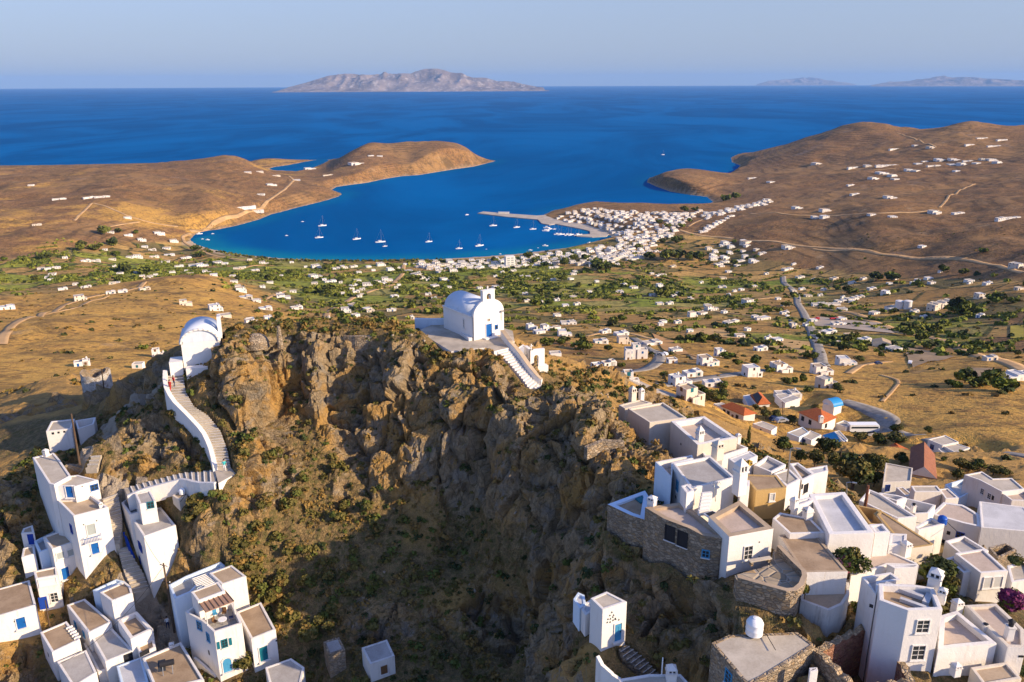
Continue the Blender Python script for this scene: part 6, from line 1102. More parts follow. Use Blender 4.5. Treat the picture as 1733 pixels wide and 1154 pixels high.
def make_plant(kind):
    """unit plant: trunk and crown meshes about one unit tall"""
    if kind in PROTO: return PROTO[kind]
    m = MB(); t = MB(); s = sum(map(ord, kind)); r = random.Random(s)
    if kind.startswith('broad'): n, sz, mats, rad, cz = 1500, .045, [MAT['leaf'], MAT['leaf_dark'], MAT['leaf_dark'], MAT['leaf_olive']], (.52, .52, .40), .62
    elif kind.startswith('olive'): n, sz, mats, rad, cz = 900, .055, [MAT['leaf_olive'], MAT['leaf_dark'], MAT['leaf']], (.52, .52, .38), .6
    elif kind.startswith('cypress'): n, sz, mats, rad, cz = 1500, .03, [MAT['leaf_dark'], MAT['leaf']], (.19, .19, .52), .54
    elif kind.startswith('shrub'): n, sz, mats, rad, cz = 330, .085, [MAT['leaf_olive'], MAT['leaf'], MAT['leaf_olive'], MAT['leaf_dry']], (.55, .55, .45), .46
    elif kind.startswith('bloom'): n, sz, mats, rad, cz = 1300, .05, [MAT['leaf'], MAT['flower'], MAT['flower'], MAT['leaf_dark']], (.56, .52, .42), .55
    elif kind.startswith('pinkbloom'): n, sz, mats, rad, cz = 1500, .042, [MAT['leaf'], MAT['leaf_olive'], MAT['leaf'], MAT['flower_pink'], MAT['leaf_dark']], (.56, .52, .45), .55
    else: n, sz, mats, rad, cz = 260, .12, [MAT['leaf_far'], MAT['leaf_dark'], MAT['leaf_far']], (.6, .6, .46), .55
    leaves(m, (0, 0, cz), rad, n, sz, mats, s, 11 if n > 800 else 6)
    top = (r.uniform(-.06, .06), r.uniform(-.06, .06), cz * .8); t.tube([(0, 0, -.12), (r.uniform(-.03, .03), 0, cz * .35), top], [.05, .035, .018], MAT['bark'], 7)
    for i in range(5): a = i * 1.26 + r.random(); t.tube([(0, 0, cz * (.3 + .08 * i)), (math.cos(a) * .18, math.sin(a) * .18, cz * .75), (math.cos(a) * rad[0] * .7, math.sin(a) * rad[0] * .7, cz + .08)], [.022, .014, .006], MAT['bark'], 5)
    c = m.build('crown'); k = t.build('trunk'); PROTO[kind] = (c.data, k.data); bpy.data.objects.remove(c); bpy.data.objects.remove(k); return PROTO[kind]
def plant(name, kind, P, width, height, label, cat='tree', group=None, rot=None, one=False):
    cm, tm = make_plant(kind); root = empty(name, P); tag(root, label, cat, group); root.rotation_euler = (0, 0, rot if rot is not None else random.random() * 6.28); root.scale = (width, width, height)
    for nm, me in (('crown', cm), ('trunk', tm)):
        o = bpy.data.objects.new(nm, me); COL.objects.link(o); o.parent = root
    return root
def town_trees():
    S = [('cypress', 'R8', 435, 672, 95, 235, 198.0, 'tall dark cypress beside the roof terraces', 'cypress_tree'), ('broad1', 'R8', 745, 690, 160, 140, None, 'bushy green tree left of the two-block white house', 'garden_tree'),
         ('broad2', 'R8', 1010, 810, 170, 140, None, 'bright green tree below the two-block white house', 'garden_tree'), ('broad3', 'R8', 1120, 700, 190, 170, None, 'dark spreading tree directly under the blue sloping roof', 'garden_tree'), ('broad1', 'R8', 1320, 880, 210, 190, None, 'dark tree in the middle of the garden grove', 'garden_tree'),
         ('broad2', 'R8', 1330, 1010, 360, 280, None, 'biggest garden tree, with a broad olive crown behind the bright white roof', 'garden_tree'), ('broad3', 'R8', 1520, 850, 190, 190, None, 'dark tree by the tan-roofed house', 'garden_tree'), ('olive', 'R8', 1520, 980, 160, 160, None, 'yellowish tree at the right end of the grove', 'garden_tree'),
         ('broad1', 'R8', 890, 780, 120, 120, None, 'dark bush at the left foot of the grove', 'garden_tree'), ('broad2', 'R8', 1180, 830, 180, 150, None, 'dark rounded tree at the centre left of the grove', 'garden_tree'), ('broad3', 'R8', 1560, 620, 130, 110, None, 'green tree above the low grey sheds', 'garden_tree'), ('olive', 'R8', 1400, 590, 150, 80, None, 'dusty roadside tree in front of the bus', 'garden_tree'),
         ('broad2', 'R8', 590, 405, 110, 90, None, 'light green tree right of the long orange-roofed house', 'garden_tree'), ('broad1', 'R8', 680, 410, 110, 90, None, 'rounded tree between the two biggest orange roofs', 'garden_tree'), ('olive', 'R8', 500, 330, 60, 70, None, 'small pale tree behind the long orange-roofed house', 'garden_tree'), ('broad3', 'R8', 810, 430, 110, 70, None, 'low dark tree left of the hipped orange roof', 'garden_tree'),
         ('broad1', 'R8', 205, 235, 120, 100, None, 'round tree beside the low white house on the slope', 'garden_tree'), ('broad2', 'R8', 130, 250, 110, 90, None, 'green tree next to the sunlit white houses', 'garden_tree'), ('broad3', 'R8', 1700, 510, 80, 60, None, 'single green bush by the road bend', 'garden_tree'), ('broad1', 'R8', 1210, 170, 90, 60, None, 'pale tree on the edge of the golden slope', 'garden_tree'),
         ('broad1', 'R5', 750, 420, 400, 300, 232.0, 'dense leafy green tree behind the tower house', 'courtyard_tree'), ('bloom', 'R5', 1300, 575, 290, 220, 232.2, 'purple flowering bougainvillea below two grey-shuttered windows', 'bougainvillea'), ('pinkbloom', 'R6', 665, 1090, 400, 340, 236.4, 'bougainvillea with pink sprays against the bright white wall', 'bougainvillea'),
         ('broad2', 'L3', 945, 1090, 150, 150, 214.9, 'small green tree by the light blue arched door', 'courtyard_tree'), ('broad3', 'R4', 1305, 705, 170, 290, 231.5, 'dark leafy vine tree in the gap left of the tower house', 'courtyard_tree'), ('shrub1', 'R4', 895, 440, 90, 140, 236.2, 'dry tan bush growing at the big brown roof corner', 'shrub'),
         ('olive', 'R7', 725, 470, 160, 110, None, 'grey-green shrub in front of the stepped white houses', 'garden_tree'), ('broad3', 'R7', 800, 480, 140, 90, None, 'dark shrub in the middle of the garden row', 'garden_tree'), ('olive', 'R7', 700, 560, 130, 100, None, 'shrub beside the barn yard wall', 'garden_tree'), ('broad1', 'R7', 890, 470, 140, 90, None, 'dark green shrub behind the shaded bluish house', 'garden_tree'),
         ('olive', 'R7', 1010, 520, 160, 100, None, 'dry dark shrub above the shaded bluish house', 'garden_tree'), ('broad2', 'R7', 1110, 530, 110, 70, None, 'low green shrub near the road wall', 'garden_tree'), ('broad3', 'R7', 588, 400, 60, 50, None, 'small round shrub at the stepped white houses', 'garden_tree'), ('broad1', 'R7', 460, 165, 90, 60, None, 'green bush on the golden slope beside the road', 'garden_tree'), ('broad2', 'R7', 200, 150, 100, 60, None, 'green bush at the end of the hairpin', 'garden_tree'),
         ('broad3', 'R7', 230, 420, 130, 110, None, 'dark tree left of the red-brown barn', 'garden_tree'), ('broad2', 'R7', 20, 520, 140, 150, None, 'tall dark tree left of the tan-roofed house', 'garden_tree'), ('olive', 'R7', 180, 250, 200, 90, None, 'dark tree row end above the small orange roof', 'garden_tree'), ('broad1', 'R5', 1400, 1090, 130, 100, 232.8, 'bright green bush at the bottom corner', 'shrub'), ('broad2', 'R5', 1380, 180, 170, 90, 231.5, 'low green bush by the ruined wall at the edge', 'shrub')]
    hits = ground_hits([px(q[1], q[2], q[3]) for q in S])
    for i, (kind, fr, x, y, w, h, z, lab, nm) in enumerate(S):
        u, v = px(fr, x, y); P = at_z(u, v, z) if z else hits[i]; d = float((P - EYE) @ _F); s = d / FPX / FR[fr][2]; plant(nm, kind, P - Z3 * .2, w * s * .95, h * s * 1.08, lab, 'bougainvillea' if 'bougain' in nm else 'shrub' if nm == 'shrub' else 'tree', 'trees and shrubs of the town gardens')
def many_leaves(name, C, R, n, size, mats, kind='stuff', seed=5):
    """one mass of small leaf clumps at points C with radii R"""
    r = np.random.default_rng(seed); C = np.asarray(C); N = len(C); k = np.repeat(np.arange(N), n); q = r.normal(size=(N * n, 3)); q /= np.linalg.norm(q, axis=1, keepdims=True); q[:, 2] = np.abs(q[:, 2]) * 1.1 - .15; q *= r.uniform(.45, 1.05, (N * n, 1)); RR = np.asarray(R)[k]
    P = C[k] + q * RR; nr = q + r.normal(size=q.shape) * .45; nr /= np.linalg.norm(nr, axis=1, keepdims=True); a = np.cross(nr, r.normal(size=q.shape)); a /= np.linalg.norm(a, axis=1, keepdims=True); b = np.cross(nr, a); s = (RR[:, :1] * size) * r.uniform(.6, 1.3, (N * n, 1)); a *= s; b *= s
    V = np.stack([P - a - b * .7, P + a - b, P + a * .6 + b, P - a * .8 + b * .9], 1).reshape(-1, 3).astype(np.float32); F = N * n; me = bpy.data.meshes.new(name); me.vertices.add(4 * F); me.vertices.foreach_set('co', V.ravel()); me.loops.add(4 * F); me.loops.foreach_set('vertex_index', np.arange(4 * F, dtype=np.int32)); me.polygons.add(F); me.polygons.foreach_set('loop_start', (np.arange(F) * 4).astype(np.int32))
    for m in mats: me.materials.append(m)
    me.polygons.foreach_set('material_index', r.integers(0, len(mats), N).astype(np.int32)[k]); me.update(calc_edges=True); o = bpy.data.objects.new(name, me); COL.objects.link(o); return tag(o, kind=kind)
def valley_green():
    r = np.random.default_rng(3); th = r.uniform(-.62, .64, 60000); rr = np.exp(r.uniform(math.log(330), math.log(1500), 60000)); x, y = rr * np.sin(th), rr * np.cos(th); s = shore(x, y); _, plain = masks(x, y, x * 0, s)
    gn = fbm(x / 260, y / 260, None, 4, 110); green = plain * np.clip(.30 + gn + .75 * gauss(x, y, GREENS) - .25 * sstep(900, 620, rr), 0, 1.2); fine = fbm(x / 40, y / 40, None, 3, 160)
    p = np.clip(.9 * green + .12 * plain, 0, 1) * sstep(-.1, .25, fine) * (rr / 900); keep = (r.random(60000) < p * .75) & (s > 45); x, y, g = x[keep], y[keep], green[keep]; z = terrain(x, y); n = len(x); big = r.random(n)
    R = np.stack([2.0 + 2.4 * big ** 2, 2.0 + 2.4 * big ** 2, 1.5 + 2.0 * big ** 2], -1); w = r.random(n) < .35
    many_leaves('garden_greenery', np.stack([x, y, z], -1)[~w], R[~w], 26, .42, [MAT['leaf_far'], MAT['leaf_dark'], MAT['reed'], MAT['leaf_far'], MAT['reed']])
    # reed rows along field edges
    C = []; RR = []
    for i in np.where(w)[0][:420]:
        a = .5 + (math.pi / 2 if r.random() < .3 else 0) + r.normal() * .08; L = int(r.integers(6, 16))
        for j in range(L): C.append((x[i] + math.cos(a) * 2.6 * j, y[i] + math.sin(a) * 2.6 * j)); RR.append((2.0, 2.0, 2.2))
    C = np.array(C); z = terrain(C[:, 0], C[:, 1]); many_leaves('reed_rows', np.concatenate([C, z[:, None]], 1), np.array(RR), 18, .42, [MAT['reed'], MAT['leaf_far'], MAT['leaf_far']], seed=9)
    # scrub on the hills and beach tamarisks
    th = r.uniform(-.62, .64, 16000); rr = np.exp(r.uniform(math.log(190), math.log(1300), 16000)); x, y = rr * np.sin(th), rr * np.cos(th); s = shore(x, y); _, plain = masks(x, y, x * 0, s); k = (s > 60) & (r.random(16000) < np.clip(.10 + .45 * sstep(.1, .4, fbm(x / 60, y / 60, None, 3, 170)), 0, 1) * (rr / 900)); x, y = x[k], y[k]; z = terrain(x, y); b = r.random(len(x)); many_leaves('hill_scrub', np.stack([x, y, z], -1), np.stack([.7 + 1.3 * b * b] * 2 + [.5 + .9 * b * b], -1), 16, .45, [MAT['leaf_dark'], MAT['leaf_olive'], MAT['leaf_dry']], seed=12)
    W = ground_hits([(u, 439 - 2.2 * abs(u - 620) / 300 + (u < 480) * (480 - u) * -.16) for u in np.linspace(345, 1000, 90)]); C = np.array([w_ + np.array([random.uniform(-6, 6), random.uniform(-44, -24), 0]) for w_ in W for _ in range(3)]); C[:, 2] = terrain(C[:, 0], C[:, 1]); many_leaves('beach_tamarisks', C, np.full((len(C), 3), 3.0), 22, .4, [MAT['leaf_far'], MAT['leaf_olive'], MAT['leaf_dark']], seed=15)
TREEPX = [('V1', 540, 175, 80), ('V1', 640, 170, 80), ('V1', 310, 225, 80), ('V1', 700, 70, 80), ('V1', 790, 55, 50), ('V1', 760, 145, 70), ('V1', 250, 375, 60), ('V1', 150, 240, 50), ('V1', 980, 330, 110), ('V1', 840, 320, 100), ('V1', 1590, 370, 50), ('V1', 960, 830, 50), ('V1', 1340, 215, 70), ('V1', 1300, 175, 60), ('V1', 550, 420, 60), ('V1', 1100, 870, 50), ('V1', 800, 375, 60), ('V1', 770, 210, 60), ('V1', 25, 240, 40), ('V1', 905, 60, 40),
          ('V2', 265, 265, 90), ('V2', 430, 200, 60), ('V2', 465, 215, 40), ('V2', 690, 350, 130), ('V2', 540, 350, 80), ('V2', 300, 325, 55), ('V2', 800, 250, 70), ('V2', 780, 385, 60), ('V2', 20, 250, 50), ('V2', 1090, 530, 90), ('V2', 930, 610, 100), ('V2', 330, 545, 70), ('V2', 520, 600, 70), ('V2', 690, 160, 70), ('V2', 1220, 160, 60), ('V2', 1380, 250, 90), ('V2', 1680, 250, 80), ('V2', 1500, 500, 90), ('V2', 1560, 510, 80), ('V2', 1350, 460, 80), ('V2', 760, 500, 60),
          ('V4', 540, 590, 110), ('V4', 690, 600, 150), ('V4', 800, 590, 120), ('V4', 905, 600, 100), ('V4', 990, 600, 100), ('V4', 1080, 640, 60), ('V4', 60, 640, 120), ('V4', 150, 670, 80), ('V4', 860, 155, 80), ('V4', 960, 145, 60), ('V4', 700, 300, 60), ('V4', 630, 260, 70), ('V4', 790, 440, 90), ('V4', 660, 440, 70), ('V4', 430, 490, 60), ('V4', 1040, 470, 50), ('V4', 1310, 640, 80), ('V4', 1240, 60, 90), ('V4', 1330, 40, 80), ('V4', 830, 300, 60), ('V4', 900, 250, 60),
          ('V6', 690, 250, 60), ('V6', 1430, 340, 60), ('V6', 1090, 390, 60), ('V6', 960, 90, 100), ('V6', 1240, 400, 80), ('V6', 1330, 400, 80), ('V6', 1630, 410, 60), ('V6', 1600, 545, 80), ('V6', 1420, 510, 90), ('V6', 540, 570, 40), ('V6', 925, 755, 90), ('V6', 850, 730, 70), ('V6', 1380, 710, 90), ('V6', 1210, 720, 70), ('V6', 1700, 600, 70), ('V6', 190, 520, 60), ('V6', 980, 640, 60), ('V6', 1260, 770, 80), ('V6', 1340, 790, 110), ('V6', 190, 420, 90), ('V6', 290, 410, 90), ('V6', 430, 450, 120), ('V6', 600, 460, 60), ('V6', 110, 150, 90), ('V6', 200, 140, 60), ('V6', 1280, 240, 50), ('V6', 1170, 390, 80), ('V6', 690, 570, 50), ('V6', 1480, 550, 60), ('V6', 820, 330, 90), ('V6', 640, 290, 90),
          ('V5', 920, 590, 100), ('V5', 985, 560, 70), ('V5', 1120, 575, 90), ('V5', 1090, 680, 90), ('V5', 1035, 630, 90), ('V5', 1320, 620, 50), ('V5', 1215, 590, 50), ('V5', 1300, 460, 140), ('V5', 1250, 440, 70), ('V5', 1560, 360, 90), ('V5', 1660, 370, 70), ('V5', 1520, 370, 80), ('V5', 620, 765, 70), ('V5', 540, 640, 90), ('V5', 510, 690, 80), ('V5', 580, 610, 60), ('V5', 690, 440, 70), ('V5', 850, 440, 60), ('V5', 545, 310, 90), ('V5', 1015, 250, 60), ('V5', 460, 280, 60), ('V5', 840, 215, 90), ('V5', 730, 220, 90), ('V5', 200, 235, 60), ('V5', 235, 510, 50), ('V5', 310, 750, 60), ('V5', 1330, 910, 120), ('V5', 1500, 930, 150), ('V5', 1600, 970, 150), ('V5', 1420, 940, 120), ('V5', 1250, 940, 100), ('V5', 1490, 660, 50), ('V5', 1570, 690, 60), ('V5', 1690, 720, 60), ('V5', 465, 950, 60), ('V5', 130, 920, 70), ('V5', 180, 915, 60), ('V5', 230, 900, 60), ('V5', 270, 970, 60), ('V5', 1460, 30, 60), ('V5', 640, 700, 60), ('V5', 25, 690, 40), ('V5', 260, 740, 70), ('V5', 120, 400, 70), ('V5', 60, 430, 60), ('V5', 1320, 180, 70), ('V5', 1180, 160, 60), ('V5', 1380, 720, 60), ('V5', 1300, 720, 60), ('V5', 760, 730, 50),
          ('V3', 230, 890, 40), ('V3', 40, 850, 60), ('V3', 560, 750, 70), ('V3', 940, 700, 80), ('V3', 1130, 690, 100), ('V3', 1450, 740, 140), ('V3', 1540, 730, 110), ('V3', 770, 620, 90), ('V3', 830, 660, 80), ('V3', 440, 660, 70), ('V3', 640, 980, 90), ('V3', 1270, 900, 70), ('V3', 1060, 940, 90), ('V3', 900, 980, 90), ('V3', 700, 890, 80), ('V3', 500, 880, 80), ('V3', 1100, 840, 90), ('V3', 1330, 630, 70), ('V3', 1220, 640, 90), ('V3', 690, 1050, 80), ('V3', 990, 1070, 70), ('V3', 820, 1070, 80)]
def valley_trees():
    hits = ground_hits([px(f, x, y) for f, x, y, w in TREEPX], 240.0); rows = {}
    for (f, x, y, w), P in zip(TREEPX, hits):
        d = float((P - EYE) @ _F); W = max(3.5, w / FR[f][2] * d / FPX); side = math.atan2(P[0], P[1]); r = math.hypot(P[0], P[1])
        zone = ('by the beach' if r > 1050 else 'on the green plain' if r > 720 else 'in the fields' if r > 450 else 'just below town') + (', under the left hills' if side < -.28 else ', left of the church' if side < -.03 else ', left of the road' if side < .3 else ', right of the road')
        rows.setdefault(zone, []).append((side, P, W, w))
    kinds = ['far1', 'far2', 'far3', 'far4']
    for zone, L in rows.items():
        L.sort(key=lambda q: q[0])
        for i, (s, P, W, w) in enumerate(L): plant('valley_tree', kinds[(i * 7 + len(zone)) % 4], P - Z3 * .3, W, W * random.uniform(.62, .95), ('broad dark green tree' if W > 13 else 'rounded dark tree' if W > 8 else 'small dark bushy tree') + ', ' + ORD[i] + ' from left ' + zone, 'tree', 'trees in the valley')
ORD = ['first', 'second', 'third', 'fourth', 'fifth', 'sixth', 'seventh', 'eighth', 'ninth', 'tenth', 'eleventh', 'twelfth', 'thirteenth', 'fourteenth', 'fifteenth', 'sixteenth', 'seventeenth', 'eighteenth', 'nineteenth', 'twentieth'] + ['twenty-' + q for q in ('first', 'second', 'third', 'fourth', 'fifth', 'sixth', 'seventh', 'eighth', 'ninth')] + ['thirtieth'] + ['thirty-' + q for q in ('first', 'second', 'third', 'fourth', 'fifth', 'sixth', 'seventh', 'eighth', 'ninth')] + ['fortieth'] * 40
def ravine_scrub(ground):
    me = ground.data; n = len(me.vertices); co = np.empty(n * 3, np.float32); me.vertices.foreach_get('co', co); co = co.reshape(-1, 3); no = np.empty(n * 3, np.float32); me.vertices.foreach_get('normal', no); no = no.reshape(-1, 3); rock = np.empty(n, np.float32); me.attributes['rock'].data.foreach_get('value', rock); path = np.empty(n, np.float32); me.attributes['path'].data.foreach_get('value', path)
    r = np.random.default_rng(21); x, y, z = co.T.astype(float); town = np.zeros(n, bool); mask = (x > -75) & (x < 45) & (y > 55) & (y < 122) & (no[:, 2] > .28) & (path < .2)
    for poly in KEEP_FLAT: mask &= ~(inside(np.array(poly), x, y) | (pdist(np.array(poly), x, y) < .5))
    bushy = fbm(x / 9, y / 9, z / 9, 3, 200); slope = np.exp(-(((x + 34) / 14) ** 2 + ((y - 86) / 12) ** 2)); p = mask * np.clip(.085 + .08 * sstep(.05, .4, bushy) + .05 * slope * sstep(-.3, .1, bushy), 0, 1) * (1 - .55 * rock) * .55
    k = np.where(r.random(n) < p)[0]; C = co[k].astype(float); b = r.random(len(k)); R = .26 + .85 * b ** 2.2 * (.7 + .6 * slope[k]); C[:, 2] += .02; order = np.argsort(-R); big = order[:70]; rest = order[70:]
    many_leaves('ravine_scrub', C[rest], np.stack([R[rest], R[rest], R[rest] * .8], -1), 34, .24, [MAT['leaf_olive'], MAT['leaf_dry'], MAT['leaf_olive'], MAT['leaf'], MAT['leaf_dark']], seed=23)
    L = sorted([(C[i], R[i]) for i in big], key=lambda q: q[0][0]); z0 = {}
    for c, rr in L:
        zone = ('on the sunlit slope below the grey-roofed house' if c[0] < -24 and c[1] < 98 else 'on the rocks beside the winding stairway' if c[0] < -24 else 'on the crag crest and face' if c[1] > 100 else 'on the dark ravine floor' if c[0] < 4 else 'on the ledges below the stone house'); z0.setdefault(zone, []).append((c, rr))
    for zone, Q in z0.items():
        for i, (c, rr) in enumerate(Q): plant('ravine_shrub', 'shrub%d' % (i % 4), c - Z3 * .25, rr * 2.3, rr * 1.9, ('spreading' if rr > .95 else 'rounded') + ' olive-green shrub, ' + ORD[i] + ' from the left ' + zone, 'shrub', 'shrubs of the ravine')
    sk = np.where(mask & (r.random(n) < .03 * sstep(-.1, .35, fbm(x / 6, y / 6, z / 6, 3, 220)) * (1 - .5 * rock)))[0]; C = co[sk].astype(float); N = len(sk); s = .07 + .3 * r.random(N) ** 4
    base = np.array([(1, 0, 0), (0, 1, 0), (-1, 0, 0), (0, -1, 0), (0, 0, .8), (0, 0, -.8)]); V = C[:, None, :] + base[None] * s[:, None, None] * r.uniform(.55, 1.25, (N, 6, 1)) + r.normal(size=(N, 6, 3)) * s[:, None, None] * .22
    F = np.array([(0, 1, 4), (1, 2, 4), (2, 3, 4), (3, 0, 4), (1, 0, 5), (2, 1, 5), (3, 2, 5), (0, 3, 5)])[None] + (np.arange(N) * 6)[:, None, None]; sm = bpy.data.meshes.new('scree'); sm.vertices.add(N * 6); sm.vertices.foreach_set('co', V.astype(np.float32).ravel()); sm.loops.add(N * 24); sm.loops.foreach_set('vertex_index', F.astype(np.int32).ravel()); sm.polygons.add(N * 8); sm.polygons.foreach_set('loop_start', (np.arange(N * 8) * 3).astype(np.int32)); sm.update(calc_edges=True); sm.materials.append(MAT['scree']); so = bpy.data.objects.new('scree', sm); COL.objects.link(so); tag(so, kind='stuff'); print('scrub', len(k), 'scree', N)
    gk = np.where(mask & (no[:, 2] > .55) & (r.random(n) < .16 * (1 - .6 * rock) * sstep(-.2, .3, fbm(x / 4, y / 4, z / 4, 2, 210))))[0]; C = co[gk].astype(float); b = r.random(len(gk)); many_leaves('dry_grass_tufts', C, np.stack([.14 + .2 * b] * 2 + [.16 + .2 * b], -1), 9, .4, [MAT['leaf_dry'], MAT['leaf_olive'], MAT['leaf_dry']], seed=25)
# ---------------------------------------------------------------- houses of the valley, the hills and the harbour
HL = {'V1': '530,500,80,t 965,430,70,l 820,447,60,l 740,455,60,l 420,430,60,l 345,290,90,l 350,330,45,c 1240,530,85,s 1430,565,90,t 1500,612,80,c 1690,660,90,s 1060,880,80,s 925,950,40,c 550,935,100,l 750,230,45,c 915,215,60,t 865,215,45,c 1030,212,60,l 1130,200,70,l 1105,245,55,c 1195,275,60,l 1285,270,55,c 1350,272,80,s 1240,220,70,l 1155,110,55,t 1110,155,50,c 945,100,55,s 965,145,40,c 1015,165,50,l 1060,55,70,s 855,68,55,l 740,48,40,c 640,240,60,l 570,240,60,l 700,165,30,c 910,318,35,c 800,325,40,c 750,392,40,c 1450,250,60,c 1500,258,40,c 1590,290,70,l 1380,320,60,s 1425,335,50,c 1700,305,50,c 1560,380,50,c 1600,440,70,t 1640,487,90,l 1715,510,50,c 40,555,110,l',
      'V2': '610,145,75,t 770,155,60,l 830,150,60,s 905,140,60,l 215,118,75,s 150,172,60,l 610,220,100,s 725,255,95,l 660,310,45,t 365,380,110,s 465,460,90,l 225,468,100,l 125,590,110,s 245,540,60,c 285,590,80,l 445,650,110,l 840,490,80,t 900,440,70,c 1010,470,65,c 920,520,60,c 940,575,70,s 1005,290,80,t 905,290,70,l 935,250,55,c 1080,260,60,c 1165,245,90,s 1185,170,60,t 1110,130,70,t 1400,210,110,s 1430,240,60,t 1330,175,60,c 1600,250,65,t 1530,290,60,c 1490,150,50,t 1540,120,60,t 1575,180,60,c 1670,175,65,t 1690,120,50,c 1620,125,55,c 75,380,90,l 150,405,50,c 30,310,80,s 1190,480,60,l',
      'V6': '80,305,75,s 180,310,80,s 330,270,110,l 305,350,100,s 250,305,50,c 580,330,80,l 690,345,100,l 700,400,90,t 550,400,100,l 790,505,190,g 605,555,100,l 1060,460,80,c 900,410,130,l 1035,535,60,c 1280,548,140,s 1175,625,130,l 1370,490,90,s 540,640,110,s 400,660,120,l 755,695,110,s 1090,690,150,s 1310,695,130,l 1570,625,120,t 1160,795,180,s 240,490,80,c 1640,450,90,l 1170,220,60,t 1300,175,80,s 1550,130,80,t 1075,265,50,l 1020,135,50,l 680,60,55,l 310,150,45,c 960,280,25,c 1550,315,30,c 950,20,50,t 1380,22,55,l 775,25,50,c',
      'V5': '85,830,140,s 360,845,140,s 525,785,130,s 390,935,140,s 130,1010,170,l 410,570,100,l 650,625,90,l 390,385,200,r 500,415,60,c 490,360,80,l 565,345,90,l 620,330,60,l 835,405,90,l 1170,400,240,h 990,430,60,l 790,310,60,t 700,275,60,l 820,240,35,c 445,205,60,l 350,130,50,l 215,195,60,l 130,140,80,l 1445,330,90,s 1485,240,65,l 1105,235,45,c 1165,158,25,c 175,535,70,s 110,440,60,l 465,515,80,l 1500,755,90,l 1680,885,220,r 1435,460,60,l 1690,120,120,s',
      'V7': '435,545,60,s 590,560,60,t 540,600,50,s 590,600,55,t 385,770,70,s 140,745,65,t 30,745,60,s 860,582,40,c 980,595,45,c 1220,570,70,s 1355,575,75,l 1640,605,160,r 1150,765,40,c 765,465,60,l 965,485,70,s 545,290,60,s 765,312,110,r 835,305,45,t 950,300,150,r 870,375,60,s 920,345,70,s 975,360,50,t 995,378,40,c 1080,328,60,s 1115,330,40,c 740,413,50,l 1125,290,40,c 1165,278,40,l 1215,302,90,l 1250,268,60,s 1330,267,60,s 1320,295,50,c 1380,293,60,s 1410,275,60,l 1460,287,40,c 1500,267,50,s 1540,270,60,t 1575,285,50,t 1345,332,35,c 1110,185,30,c 1200,197,50,s 990,207,80,r 1490,145,80,r 1605,155,80,r 1560,190,90,r 1420,182,60,r 180,372,55,l 285,394,40,c',
      'Z5': '200,308,45,l 300,303,40,l 345,300,50,l 125,395,30,l 430,370,25,c 915,260,35,s 880,292,25,c 835,217,25,c 875,215,25,c 930,229,30,l 1000,243,25,c 1045,205,40,s 1105,227,35,l 1200,187,50,s 1250,161,20,c 1280,162,20,c 815,337,100,r 860,348,60,r 105,261,18,c'}
FR['Z5'] = (0, 180, 1.992)
def village_points():
    polys = [[(938, 373), (990, 353), (1060, 358), (1130, 361), (1186, 358), (1150, 384), (1138, 400), (1110, 408), (1092, 440), (1040, 444), (1010, 440), (1046, 410), (1042, 396), (1006, 381)], [(1195, 422), (1252, 404), (1292, 428), (1264, 452), (1202, 447)], [(962, 427), (1018, 417), (1048, 440), (1000, 452), (955, 446)], [(700, 446), (838, 439), (955, 428), (960, 446), (850, 454), (720, 458)], [(1188, 364), (1300, 338), (1304, 344), (1195, 372)]]
    pts = []; r = random.Random(4)
    for k, P in enumerate(polys):
        W = np.array([p[:2] for p in ground_hits(P)]); lo, hi = W.min(0), W.max(0); acc = []
        for _ in range(3000):
            q = np.array([r.uniform(lo[0], hi[0]), r.uniform(lo[1], hi[1])])
            if inside(W, q[0:1], q[1:2])[0] and all(np.hypot(*(q - a)) > (10.8 if k == 0 else 21 if k == 1 else 14) for a in acc): acc.append(q)
        pts += [(q, k) for q in acc[:230]]
    for i in range(8): pts.append((ground_hits([px('V4', 1030 + 36 * i, 338 - 20 * i)])[0][:2], 5))
    return pts
